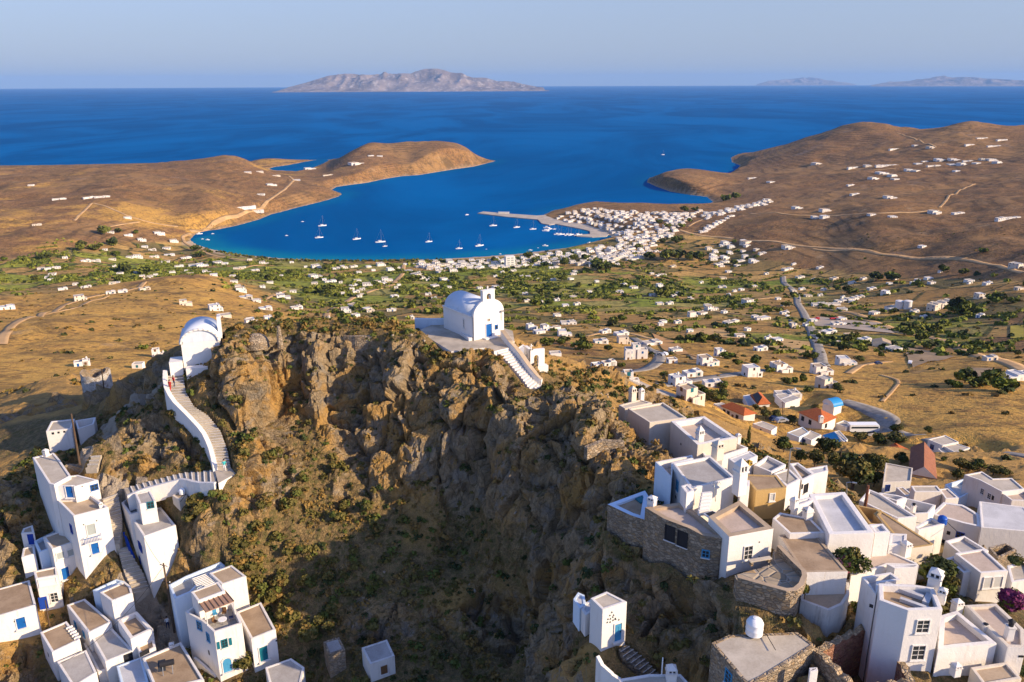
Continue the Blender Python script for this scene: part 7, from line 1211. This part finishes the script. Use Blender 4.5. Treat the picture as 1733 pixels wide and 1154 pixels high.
def far_body(m, t, w, rot, seed, c, fine):
    """whitewashed blocks with window openings; returns opening boxes"""
    r = random.Random(seed); W = MAT['white'] if r.random() < .86 else MAT['cream']; RF = MAT[r.choice(['screed', 'whiteroof', 'grey', 'screed', 'tan', 'whiteroof'])]; cs, sn = math.cos(rot), math.sin(rot); ex, ey = np.array([cs, sn, 0]), np.array([-sn, cs, 0]); B = []
    h1 = 2.7
    if t == 'c': B = [(0, 0, w, w * .8, h1)]
    elif t == 'l': B = [(0, 0, w, min(w * .55, 7), h1), (w * .22, -w * .05, w * .35, min(w * .45, 6), h1 + .7)]
    elif t == 't': B = [(0, 0, w * .8, w * .7, 5.2), (w * .42, -w * .1, w * .34, w * .55, h1)]
    elif t == 's': B = [(-w * .2, 0, w * .58, w * .6, 5.0), (w * .24, -w * .08, w * .48, w * .5, h1), (-.1 * w, -w * .36, w * .4, w * .26, 2.7)]
    elif t == 'g': B = [(-w * .22, 0, w * .4, w * .36, 6.2), (w * .2, -w * .04, w * .4, w * .34, 6.0), (0, w * .06, w * .3, w * .3, 8.2), (-.34 * w, -.12 * w, w * .24, w * .25, 5.6)]
    elif t == 'r': n = max(3, int(w / 7)); B = [(-w / 2 + w / n * (i + .5), .6 * (i % 2), w / n * .96, 6.5, 3.0 + .5 * (i % 3 == 1)) for i in range(n)]
    elif t == 'h': B = [(-w / 2 + w / 6 * (i + .5), .8 * (i % 2), w / 6 * .97, 8.5, 6.0 + .6 * (i % 2)) for i in range(6)]
    roof = []; ops = []
    for bx, by, sx, sy, hh in B:
        o = c + ex * bx + ey * by; q = [o + ex * sx / 2 * i + ey * sy / 2 * j for i, j in ((-1, -1), (1, -1), (1, 1), (-1, 1))]; p = .3 if fine else .2; Q = inset(q, .28)
        for i in range(4):
            a, b = q[i], q[(i + 1) % 4]; z0, z1 = c[2] - 3.5, c[2] + hh; m.face([(a[0], a[1], z0), (b[0], b[1], z0), (b[0], b[1], z1), (a[0], a[1], z1)], W); A, Bq = Q[i], Q[(i + 1) % 4]; m.face([(a[0], a[1], z1), (b[0], b[1], z1), (*Bq, z1), (*A, z1)], W); m.face([(*A, z1), (*Bq, z1), (*Bq, z1 - p), (*A, z1 - p)], W)
        roof.append(([(*a, c[2] + hh - p) for a in Q], RF))
        for st in range(1 if hh < 4.5 else 2 if hh < 7.5 else 3):
            for face, L, off in ((-ey, sx, sy / 2), (ex, sy, sx / 2), (-ex, sy, sx / 2)):
                al = ex if face is not ex and abs(face @ ex) < .5 else ey; k = max(1, int(L / 3.2))
                for i in range(k):
                    if r.random() < .82: dr = st == 0 and r.random() < .3; ops.append((o + face * off + al * (L * ((i + .5) / k - .5)) + Z3 * (st * 2.9 + (1.05 if dr else 1.6)), face, al, .5 if not dr else .48, 1.05 if dr else .6, r.choice(['glass', 'glass', 'blue', 'wood', 'greyshutter', 'teal']), dr))
        if r.random() < .22: cc = o + ex * sx * .3 + ey * sy * .25; m.bx(cc[0], cc[1], c[2] + hh - .3, c[2] + hh + .8, .6, .6, rot, W)
    return roof, ops
TW = {'c': 'cubic white house', 'l': 'long low white house', 't': 'two-storey white house', 's': 'stepped white house', 'g': 'large three-storey white guest house', 'r': 'row of white rooms', 'h': 'long two-storey white apartment row'}
def far_house(P, t, w, rot, seed, label, group, parts):
    root_name = {'r': 'terraced_rooms', 'h': 'apartment_row', 'g': 'guest_house'}.get(t, 'valley_house'); m = MB(); roof, ops = far_body(m, t, w, rot, seed, P, parts)
    if parts:
        root = empty(root_name, P); tag(root, label, 'house', group); m.build('wall', root); 
        for f, mt in roof: q = MB(); q.face(f, mt); q.build('roof', root)
        for c, n, a, hw, hh, mt, dr in ops[:24]: g = MB(); g.box(c, a * hw, n * .05, Z3 * hh, MAT[mt]); g.build('door' if dr else 'window', root)
        return root
    [m.face(f, mt) for f, mt in roof]
    for c, n, a, hw, hh, mt, dr in ops: m.box(c, a * hw, n * .06, Z3 * hh, MAT[mt])
    o = m.build(root_name, origin=P); return tag(o, label, 'house', group)
def far_houses():
    E = []
    for fr, s in HL.items():
        for q in s.split():
            x, y, w, t = q.split(','); E.append((fr, px(fr, float(x), float(y) + 6), float(w) / FR[fr][2], t))
    hits = ground_hits([e[1] for e in E], 215.0); L = []; r = random.Random(9)
    zn = {'V1': ('on the brown slopes left of the church', 'in gardens behind the left beach'), 'V2': ('on the slope behind the crag crest', 'along the middle of the beach'), 'V6': ('just beyond the summit church stairs', 'among the reed-hedged fields'), 'V5': ('below the asphalt road near the town', 'beyond the asphalt road'), 'V7': ('on the brown hillside above the harbour', 'in the far right hill hamlet'), 'Z5': ('on the left headland', 'near the left headland tip')}
    sp = {'V1': 760, 'V2': 760, 'V6': 520, 'V5': 560, 'V7': 1900, 'Z5': 1900}
    for (fr, uv, w, t), P in zip(E, hits):
        d = float((P - EYE) @ _F); L.append([d, fr, uv, w, t, P, max(4.5, w * d / FPX * .95)])
    V = []; X_ = []
    for q, k in village_points():
        z = float(terrain(q[0:1], q[1:2])[0]); P = np.array([q[0], q[1], z]); d = float((P - EYE) @ _F); t = r.choice('cctlts'); W = {'c': 8, 't': 10, 'l': 13, 's': 13}[t] * r.uniform(.85, 1.2); V.append([d, 'H%d' % k, None, W * FPX / d, t, P, W])
    for _ in range(900):
        th, rr = r.uniform(-.58, .62), math.exp(r.uniform(math.log(560), math.log(1350))); q = np.array([rr * math.sin(th), rr * math.cos(th)]); xx, yy = q[0:1], q[1:2]
        if not inside(PLAIN, xx, yy)[0] or float(shore(xx, yy)[0]) < 55 or len(X_) > 170 or r.random() > .35 + .65 * (rr > 900): continue
        P = np.array([*q, float(terrain(xx, yy)[0])]); d = float((P - EYE) @ _F); W = r.uniform(4.5, 8.5); X_.append([d, 'X', None, W * FPX / d, r.choice('ccl'), P, W])
    A = L + V; A.sort(key=lambda e: -e[3]); keep, rest = A[:232], A[232:] + X_; zones = {}
    for e in keep:
        d, fr = e[0], e[1]
        if fr in zn: z = zn[fr][0 if math.hypot(e[5][0], e[5][1]) < sp[fr] else 1]
        else:
            b = int((d - 1100) / 38); z = {'H1': 'at the foot of harbour hill', 'H2': 'at the inner corner of the harbour', 'H3': 'on the waterfront near the anchored yachts', 'H4': 'behind the small cove', 'H5': 'in the white row climbing the brown hill'}.get(fr, 'in the %s harbour village row' % ORD[max(0, b)])
        zones.setdefault((e[4], z), []).append(e)
    for (t, z), Q in zones.items():
        Q.sort(key=lambda e: math.atan2(e[5][0], e[5][1]))
        for i, e in enumerate(Q):
            lab = (TW[t] + ', ' + ORD[i] + ' such from the left ' if len(Q) > 1 else 'only ' + TW[t] + ' ') + z; rot = r.choice([.28, .35, .22, .5, .1]) + r.uniform(-.15, .15) + (.25 if e[5][0] < -100 else 0); far_house(e[5] - Z3 * .2, t, e[6], rot, r.randint(0, 99999), lab.replace(', of', ' of'), 'houses of the harbour village' if e[1][0] == 'H' else 'houses of the valley and hills', e[0] < 520)
    m = MB()
    for e in rest:
        roof, ops = far_body(m, e[4], e[6], r.uniform(.1, .55), r.randint(0, 99999), e[5] - Z3 * .2, False); [m.face(f, mt) for f, mt in roof]
        for c, n, a, hw, hh, mt, dr in ops[:8]: m.box(c, a * hw, n * .06, Z3 * hh, MAT[mt])
    tag(m.build('distant_houses'), 'smallest far white houses scattered over the hills and village', kind='stuff')
# ---------------------------------------------------------------- roads, quay, boats, vehicles
def roads():
    A, D = MAT['asphalt'], MAT['dirt']
    draped('asphalt_road', [px('V5', *p) for p in ((100, 190), (105, 235), (160, 275), (195, 320), (200, 375), (240, 440), (285, 540), (325, 640), (350, 720), (375, 800))], 7.5, A)
    draped('hairpin_road', [px('V6', *p) for p in ((770, 370), (850, 425), (930, 470), (955, 520), (900, 570), (800, 600), (700, 598), (620, 610))], 6.5, A); draped('lower_road', [px('V6', *p) for p in ((1690, 590), (1500, 615), (1300, 640), (1100, 670), (950, 690))], 5.5, A)
    draped('town_road', [px('V6', *p) for p in ((440, 690), (600, 715), (720, 745), (900, 775), (1060, 790))], 6, MAT['concrete']); draped('bend_road', [px('R8', *p) for p in ((1260, 245), (1380, 270), (1520, 310), (1640, 380), (1690, 460), (1660, 500), (1560, 520), (1400, 535))], 6.5, A)
    draped('edge_road', [px('R7', *p) for p in ((0, 150), (200, 170), (400, 210), (700, 300), (850, 355), (1050, 440), (1260, 525))], 5, A)
    for fr, pts, w in (('V1', ((5, 800), (20, 740), (60, 690), (160, 630), (280, 590), (420, 540), (560, 490), (700, 465), (850, 440), (960, 385)), 6), ('V1', ((300, 600), (450, 570), (600, 510), (720, 475)), 4), ('V1', ((1270, 60), (1215, 80), (1230, 120), (1300, 160), (1400, 200), (1600, 235), (1730, 250)), 6), ('V2', ((470, 700), (590, 650), (690, 560), (700, 500), (780, 450), (900, 380), (1050, 325), (1200, 285), (1280, 200), (1290, 130)), 7), ('V2', ((690, 520), (560, 510), (430, 480)), 4), ('V2', ((800, 620), (870, 575), (960, 560), (1110, 600)), 3.5),
                       ('V2', ((160, 420), (250, 380), (380, 330)), 3), ('V2', ((0, 170), (120, 135), (270, 125)), 4), ('V7', ((170, 735), (350, 745), (430, 762), (600, 775), (830, 792), (1000, 820), (1200, 830), (1400, 840)), 7), ('V5', ((300, 5), (620, 15), (800, 45), (940, 65), (1200, 70), (1370, 80), (1500, 110), (1650, 145), (1730, 165)), 6), ('V7', ((170, 580), (400, 587), (520, 590), (900, 580), (1150, 568), (1250, 560)), 5),
                       ('V7', ((1250, 545), (1300, 480), (1380, 440), (1450, 410)), 5), ('V7', ((1010, 118), (1080, 140), (1150, 170), (1230, 200)), 5), ('V7', ((700, 318), (900, 330), (1000, 320)), 5), ('V4', ((810, 320), (900, 350), (1010, 372), (1180, 385), (1300, 400)), 7), ('V4', ((890, 290), (980, 240), (1060, 210), (1140, 180)), 5), ('Z5', ((640, 420), (720, 395), (800, 370), (880, 345), (915, 310), (960, 280), (990, 250), (975, 235)), 7), ('Z5', ((250, 385), (310, 325), (360, 338), (430, 370), (500, 390), (600, 405)), 5), ('Z5', ((370, 405), (400, 400), (470, 390)), 4),
                       ('V5', ((390, 560), (520, 470), (640, 480), (780, 520), (900, 575), (1080, 600), (1250, 640), (1500, 740), (1730, 830)), 8), ('V5', ((270, 370), (420, 415), (580, 440), (660, 470)), 7), ('V5', ((540, 850), (640, 790), (720, 775), (830, 770)), 4), ('V5', ((770, 1040), (830, 980), (885, 915), (880, 890), (760, 860)), 1.6), ('V6', ((1340, 190), (1500, 210), (1730, 240)), 4), ('V6', ((450, 360), (600, 320), (800, 350), (960, 390), (1080, 450), (1200, 520)), 4), ('V6', ((1730, 95), (1590, 110), (1450, 100)), 4)):
        draped('dirt_track' if w < 7.5 else 'gravel_yard', [px(fr, *p) for p in pts], w, D, lift=.28)
    # works yard
    P = [at_z(*px('V5', *q), 96)[:2] for q in ((270, 480), (430, 465), (640, 480), (880, 570), (700, 580), (560, 560), (420, 530), (310, 530))]; X = np.array([p[0] for p in P]); Y = np.array([p[1] for p in P])
def quay():
    z = 1.6; m = MB(); P = [at_z(*px('V3', *q), z)[:2] for q in ((280, 176), (335, 160), (640, 185), (860, 200), (1000, 190), (1560, 300), (1620, 330), (1540, 400), (1400, 408), (1250, 400), (1230, 388), (1380, 380), (1375, 350), (1300, 330), (1040, 280), (980, 290), (905, 275), (870, 238), (560, 210))]
    P = ccw(P); m.prism([tuple(p) for p in P], -3, z, MAT['concrete']); c = np.mean(P, 0); o = m.build('harbour_quay', origin=(c[0], c[1], 0)); tag(o, 'long concrete harbour pier and quay curving round the marina', 'pier')
    boats = []
    def sail(fr, x, y, hpx, lab, big=True, furl=False):
        c = at_z(*px(fr, x, y), 0.0); d = float((c - EYE) @ _F); H = hpx / FR[fr][2] * d / FPX; L = H * .78; a = .55 + random.uniform(-.25, .25); ex, ey = np.array([math.cos(a), math.sin(a), 0]), np.array([-math.sin(a), math.cos(a), 0]); root = empty('sailing_boat', c); tag(root, lab, 'boat', 'sailing boats in the bay'); m = MB(); n = 11; ring = []
        for i in range(n):
            t = i / (n - 1); wd = L * .15 * (1 - abs(2 * t - .8) ** 2.6 * (.5 if t < .4 else 1.0)); wd = max(wd, .05); s = c + ex * L * (t - .5); k = .09 * L * (1 + .25 * t * t); ring.append([s - ey * wd + Z3 * k, s - ey * wd * .75, s - Z3 * .3, s + ey * wd * .75, s + ey * wd + Z3 * k])
        for p, q in zip(ring[:-1], ring[1:]):
            for j in range(4): m.face([p[j], q[j], q[j + 1], p[j + 1]], MAT['plastic_white'])
            m.face([p[4], q[4], q[0], p[0]], MAT['cream'])
        m.face(ring[0], MAT['plastic_white']); m.build('hull', root, fix=True); m = MB(); m.box(c + Z3 * L * .115 - ex * L * .03, ex * L * .16, ey * L * .07, Z3 * L * .03, MAT['plastic_white']); m.build('cabin', root); m = MB(); b = c + ex * L * .08 + Z3 * L * .1; m.tube([b, b + Z3 * H * .92], [.2, .14], MAT['metal'], 7); m.build('mast', root)
        m = MB(); m.tube([b + Z3 * L * .1, b + Z3 * L * .1 - ex * L * .34], L * .014, MAT['navy' if furl else 'cloth_white'], 7); m.build('boom', root); m = MB(); m.tube([b + Z3 * H * .9, c + ex * L * .48 + Z3 * L * .12], .05, MAT['metal'], 5); m.tube([b + Z3 * H * .9, c - ex * L * .48 + Z3 * L * .1], .05, MAT['metal'], 5); m.build('rigging', root); return root
    for fr, x, y, h, lab in (('Z5', 1087, 403, 36, 'sailing boat moored deepest in the bay, above another one'), ('Z5', 1076, 443, 36, 'dark-hulled looking sailing boat closest to the left beach'), ('Z5', 1203, 448, 38, 'sailing boat anchored alone in the left middle of the bay'), ('Z5', 1283, 458, 44, 'taller sailing boat of the close pair in the bay'), ('Z5', 1298, 472, 22, 'shorter sailing boat just in front of the taller one'), ('Z5', 1446, 457, 32, 'sailing boat anchored alone near the bay centre'), ('V3', 98, 525, 90, 'sailing boat left of the biggest yacht by the waterfront'), ('V3', 298, 498, 118, 'biggest yacht in the bay with a tall raked mast'),
                         ('V3', 432, 302, 98, 'sailing boat anchored just off the pier end'), ('V3', 662, 318, 92, 'sailing boat below the middle of the pier'), ('V3', 820, 336, 90, 'sailing boat near the inner end of the pier'), ('V7', -330, 240, 1, '')):
        if lab: sail(fr, x, y, h, lab)
    sail('P', 1122, 262, 8, 'lone sailing boat out on open water before the far headland')
    for i, (x, y, h) in enumerate(((950, 345, 75), (985, 335, 80), (1060, 385, 100), (1095, 388, 105), (1160, 392, 110), (1190, 392, 105), (1262, 395, 130), (1030, 335, 50))): sail('V3', x, y, h, ORD[i] + ' masted boat from the left, moored in the marina basin' if i not in (1, 7) else ('masted boat tied outside the marina arm' if i == 1 else 'short-masted boat in the marina corner'))
    def launch(fr, x, y, wpx, lab):
        c = at_z(*px(fr, x, y), 0.0); d = float((c - EYE) @ _F); L = wpx / FR[fr][2] * d / FPX; a = random.uniform(-.2, .5); ex, ey = np.array([math.cos(a), math.sin(a), 0]), np.array([-math.sin(a), math.cos(a), 0]); root = empty('motor_boat', c); tag(root, lab, 'boat', 'small boats in the bay'); m = MB(); lo = [c + ex * L * p + ey * L * q for p, q in ((-.45, -.14), (.2, -.14), (.48, 0), (.2, .14), (-.45, .14))]; hi = [c + ex * L * p * 1.05 + ey * L * q * 1.15 + Z3 * L * .12 for p, q in ((-.45, -.14), (.2, -.14), (.48, 0), (.2, .14), (-.45, .14))]
        for j in range(5): m.face([lo[j], lo[(j + 1) % 5], hi[(j + 1) % 5], hi[j]], MAT['plastic_white'])
        m.face(hi, MAT['cream']); m.face(lo[::-1], MAT['plastic_white']); m.build('hull', root, fix=True); m = MB(); m.box(c + Z3 * L * .18 - ex * L * .05, ex * L * .14, ey * L * .09, Z3 * L * .07, MAT['plastic_white']); m.build('cabin', root)
    for fr, x, y, w, lab in (('V3', 175, 195, 40, 'white motor boat speeding outside the pier end'), ('V3', 940, 498, 60, 'long white launch lying off the waterfront'), ('V3', 1375, 472, 55, 'white launch off the inner harbour corner'), ('V3', 365, 530, 16, 'tiny dinghy beside the biggest yacht'), ('V3', 795, 540, 40, 'small boat at the waterfront below the pier'), ('V3', 870, 517, 18, 'tiny white boat between the long launch and the beach'), ('V3', 500, 577, 25, 'small boat touching the beach near the tall hotel'), ('V1', 1330, 63, 40, 'small boat nearest the left beach corner'), ('V1', 1385, 103, 30, 'small boat lowest of the left corner group'), ('V1', 1350, 97, 18, 'tiny boat in the middle of the left corner group'), ('V1', 1418, 62, 20, 'tiny boat to the right of the left corner group'), ('Z5', 1020, 389, 10, 'tiny boat off the left headland road'), ('Z5', 966, 436, 10, 'tiny boat near the left shore'), ('V3', 955, 322, 70, 'broad white motor cruiser tied to the marina arm'), ('V3', 945, 352, 75, 'white motor cruiser outside the marina arm')): launch(fr, x, y, w, lab)
    # ferry shelter on the pier
    c = at_z(*px('V3', 535, 178), 1.6); m = MB(); m.bx(c[0], c[1], 1.5, 4.4, 24, 5, -.1, MAT['white']); m.bx(c[0], c[1], 4.4, 4.7, 25, 6, -.1, MAT['whiteroof']); o = m.build('pier_shelter', origin=c); tag(o, 'low white shelter building on the pier', 'shelter')
    # tall hotel on the beach
    c = ground_hits([px('V3', 592, 690)])[0]; d = float((c - EYE) @ _F); w = 92 / 5.777 * d / FPX; m = MB(); m.bx(c[0], c[1], -2, c[2] + w * 1.05, w, w * .7, .3, MAT['white']); root = empty('beach_hotel', c); tag(root, 'tallest white beachfront building, with dark balconies facing the fields', 'hotel'); m.build('wall', root)
    for i in range(4):
        for j in range(2): q = MB(); e = np.array([math.cos(.3), math.sin(.3), 0]); n = np.array([math.sin(.3), -math.cos(.3), 0]); q.box(c + n * w * .355 + e * (j - .5) * w * .42 + Z3 * w * (.16 + .24 * i), e * w * .13, n * .25, Z3 * w * .07, MAT['curtain']); q.build('balcony', root)
def vehicles():
    def car(lab, fr, x, y, rot, colour, L=4.2, kind='parked_car', cat='car', H=1.45, truck=False, hit=None, g='vehicles below the town'):
        c = ground_hits([px(fr, x, y)], 200.0)[0] + Z3 * .5 if hit is None else hit; root = empty(kind, c); tag(root, lab, cat, g); ex, ey = np.array([math.cos(rot), math.sin(rot), 0]), np.array([-math.sin(rot), math.cos(rot), 0]); W = L * (.42 if L < 6 else .27); m = MB()
        if truck: m.box(c + ex * L * .36 + Z3 * 1.3, ex * L * .13, ey * W / 2, Z3 * .95, colour); m.box(c - ex * L * .14 + Z3 * 1.25, ex * L * .34, ey * W / 2, Z3 * .65, colour)
        else:
            prof = [(-.5, .35), (.5, .35), (.5, .75), (.30, .85), (.16, H), (-.34, H), (-.48, .85)] if L < 6 else [(-.5, .35), (.5, .35), (.5, H * .8), (.47, H), (-.5, H)]
            f, b = [[c + ex * L * p + ey * W / 2 * s + Z3 * z for p, z in prof] for s in (-1, 1)]; m.face(f, colour); m.face(b[::-1], colour)
            for i in range(len(prof)): m.face([f[i], b[i], b[(i + 1) % len(prof)], f[(i + 1) % len(prof)]], colour)
        m.build('body', root, fix=True); m = MB(); zc = 1.15 if L < 6 else H * .66; m.box(c - ex * L * (.08 if L < 6 else 0) + Z3 * zc, ex * L * (.2 if L < 6 else .46), ey * (W / 2 + .02), Z3 * (.18 if L < 6 else .32), MAT['glass']); m.build('window', root)
        for i in (-1, 1):
            for j in (-1, 1): m = MB(); q = c + ex * L * .31 * i + ey * W / 2 * j + Z3 * .33; m.tube([q - ey * .1, q + ey * .1], .33, MAT['dark'], 12); m.build('wheel', root)
    RD = flat('red_machine_paint', (.42, .03, .03), .4); W = MAT['plastic_white']; SV = flat('silver_car_paint', (.4, .41, .43), .3, .05, 3, .4); BL = flat('dark_blue_car_paint', (.03, .05, .12), .3)
    car('white bus parked on the road below the orange-roofed houses', 'R8', 1425, 520, .0, W, 9.6, 'parked_bus', 'bus', 2.8); car('dark car parked left of the square orange-roofed house', 'R8', 672, 425, .3, BL); car('silver car parked beside the slim pole', 'R8', 725, 440, .3, SV); car('red lorry in the gravel works yard', 'V5', 315, 490, .4, RD, 9, 'parked_lorry', 'lorry', truck=True); car('second red lorry further right in the works yard', 'V5', 445, 488, .2, RD, 8, 'parked_lorry', 'lorry', truck=True)
    for i, (x, y, rot, col, lab) in enumerate(((960, 785, 1.0, W, 'white van on the corner of the ploughed field'), (745, 790, .2, BL, 'dark car at the end of the dirt lane'), (205, 345, 1.3, BL, 'dark car driving on the upper asphalt road'), (330, 620, 1.2, SV, 'silver car driving on the lower asphalt road'), (520, 520, .4, W, 'white truck cab in the works yard'), (130, 465, .5, W, 'white car parked left of the asphalt road'), (150, 500, .5, BL, 'dark car parked left of the asphalt road'))): car(lab, 'V5', x, y, rot, col)
    for i, (x, y, rot, col, lab) in enumerate(((960, 495, 2.2, SV, 'silver car parked outside the hairpin'), (985, 490, 2.2, W, 'white car parked outside the hairpin'), (300, 730 - 100, .1, W, 'white car below the belfry'))): car(lab, 'V6', x, y, rot, col)
    # twin storage tanks
    for i, (x, lab) in enumerate(((885, 'left one of two big white cylindrical storage tanks'), (943, 'right one of two big white cylindrical storage tanks'))):
        c = ground_hits([px('V5', x, 410)])[0]; d = float((c - EYE) @ _F); r = 27 / 4.0 * d / FPX; root = empty('storage_tank', c); tag(root, lab, 'storage tank', 'white storage tanks'); m = MB(); m.lathe(c, [(r, -2), (r, r * 2.0), (r * 1.02, r * 2.0), (r * 1.02, r * 2.06), (r * .5, r * 2.2), (.1, r * 2.24)], MAT['white'], 24); m.build('drum', root); m = MB()
        m.tube([c + np.array([r * .7, -r * .75, 0]), c + np.array([r * .7, -r * .75, r * 2.1])], .2, MAT['metal'], 6); m.build('ladder', root)
    # tan barn
    c = ground_hits([px('V5', 765, 665)])[0]; d = float((c - EYE) @ _F); w = 115 / 4.0 * d / FPX; root = empty('field_barn', c); tag(root, 'tan gabled barn beside a white-roofed shed and the ploughed fields', 'barn'); e, f = np.array([.94, -.34, 0]), np.array([.34, .94, 0]); m = MB(); q = [c + e * w * .5 * i + f * w * .32 * j for i, j in ((-1, -1), (1, -1), (1, 1), (-1, 1))]; m.prism([tuple(p[:2]) for p in q], c[2] - 3, c[2] + w * .3, MAT['cream']); m.build('wall', root)
    m = MB(); z = c[2] + w * .3; a, b = [(q[i] + q[j]) / 2 for i, j in ((0, 1), (3, 2))]; A, B = np.array([*a[:2], z + w * .16]), np.array([*b[:2], z + w * .16]); T = [np.array([*p[:2], z + .05]) for p in q]; m.face([T[0], A, B, T[3]], MAT['tan']); m.face([T[1], T[2], B, A], MAT['tan']); m.face([T[0], T[1], A], MAT['cream']); m.face([T[3], B, T[2]], MAT['cream']); m.build('roof', root, fix=True)
    # ploughed fields as low earth sheets
    def field(name, fr, pts, mat):
        W = ground_hits([px(fr, *p) for p in pts], 300.0); P = np.array([w[:2] for w in W]); n = 14; U, V = np.meshgrid(np.linspace(0, 1, n), np.linspace(0, 1, n)); X = (P[0][0] * (1 - U) + P[1][0] * U) * (1 - V) + (P[3][0] * (1 - U) + P[2][0] * U) * V; Y = (P[0][1] * (1 - U) + P[1][1] * U) * (1 - V) + (P[3][1] * (1 - U) + P[2][1] * U) * V; tag(grid_mesh(name, X, Y, terrain(X, Y) + .55, mat), kind='structure')
    F1 = asphalt('bare_earth', (.34, .235, .13), .15, .1); F2 = asphalt('stubble', (.50, .31, .12), .15, .1); F3 = asphalt('orange_earth', (.46, .25, .09), .15, .08)
    field('ploughed_field', 'V5', ((980, 815), (1265, 740), (1090, 700), (920, 670)), F1); field('ploughed_field', 'V5', ((1310, 885), (1500, 870), (1530, 820), (1340, 815)), F1); field('stubble_field', 'V5', ((10, 690), (285, 720), (280, 640), (0, 595)), F2); field('stubble_field', 'V6', ((1000, 470), (1240, 520), (1080, 400), (900, 340)), F3); field('stubble_field', 'V5', ((1640, 610), (1733, 620), (1733, 520), (1640, 530)), asphalt('yellow_crop', (.42, .33, .05), .15, .1)); field('stubble_field', 'V6', ((1130, 350), (1520, 380), (1490, 330), (1200, 300)), F2); field('gravel_yard', 'V5', ((300, 525), (860, 580), (760, 510), (330, 465)), asphalt('pale_gravel', (.42, .335, .25), .15, .1))
# ---------------------------------------------------------------- air
def haze():
    mb = MB(); t = bpy.data.materials.new('air'); t.use_nodes = True; nt = t.node_tree; nt.nodes.remove(nt.nodes['Principled BSDF'])
    v = nt.nodes.new('ShaderNodeVolumePrincipled'); v.inputs['Color'].default_value = (.30, .56, 1.0, 1); v.inputs['Density'].default_value = HAZE; v.inputs['Anisotropy'].default_value = 0.0
    nt.links.new(v.outputs[0], nt.nodes['Material Output'].inputs['Volume'])
    mb.box((0, 30000, 440), (72000, 0, 0), (0, 42000, 0), (0, 0, 460), t); o = mb.build('haze'); tag(o, kind='stuff')

HAZE = 1.6e-5
# ---------------------------------------------------------------- build
left_quarter(); right_quarter(); small_things(); build_survey()
GROUND = near_ground(); far_ground(); sea()
ISL = [(460, 154), (480, 146), (510, 138), (540, 128), (575, 123), (600, 126), (640, 122), (690, 121), (712, 114), (742, 112), (765, 119), (785, 121), (800, 126), (830, 130), (850, 137), (880, 139), (905, 143), (930, 147)]
island('main_island', 458, 932, 155, ISL, 2600, 5)
island('far_island', 1278, 1450, 144.5, [(1278, 143), (1300, 135), (1330, 133), (1355, 131), (1390, 134), (1420, 138), (1450, 142)], 3000, 8)
island('hazy_island', 1470, 1800, 146.0, [(1470, 144), (1500, 139), (1540, 136), (1580, 131), (1640, 129), (1690, 132), (1740, 136), (1800, 138)], 3000, 12)
roads(); far_houses(); quay(); vehicles()
town_trees(); valley_trees(); valley_green(); ravine_scrub(GROUND)
haze()
bpy.context.view_layer.update()
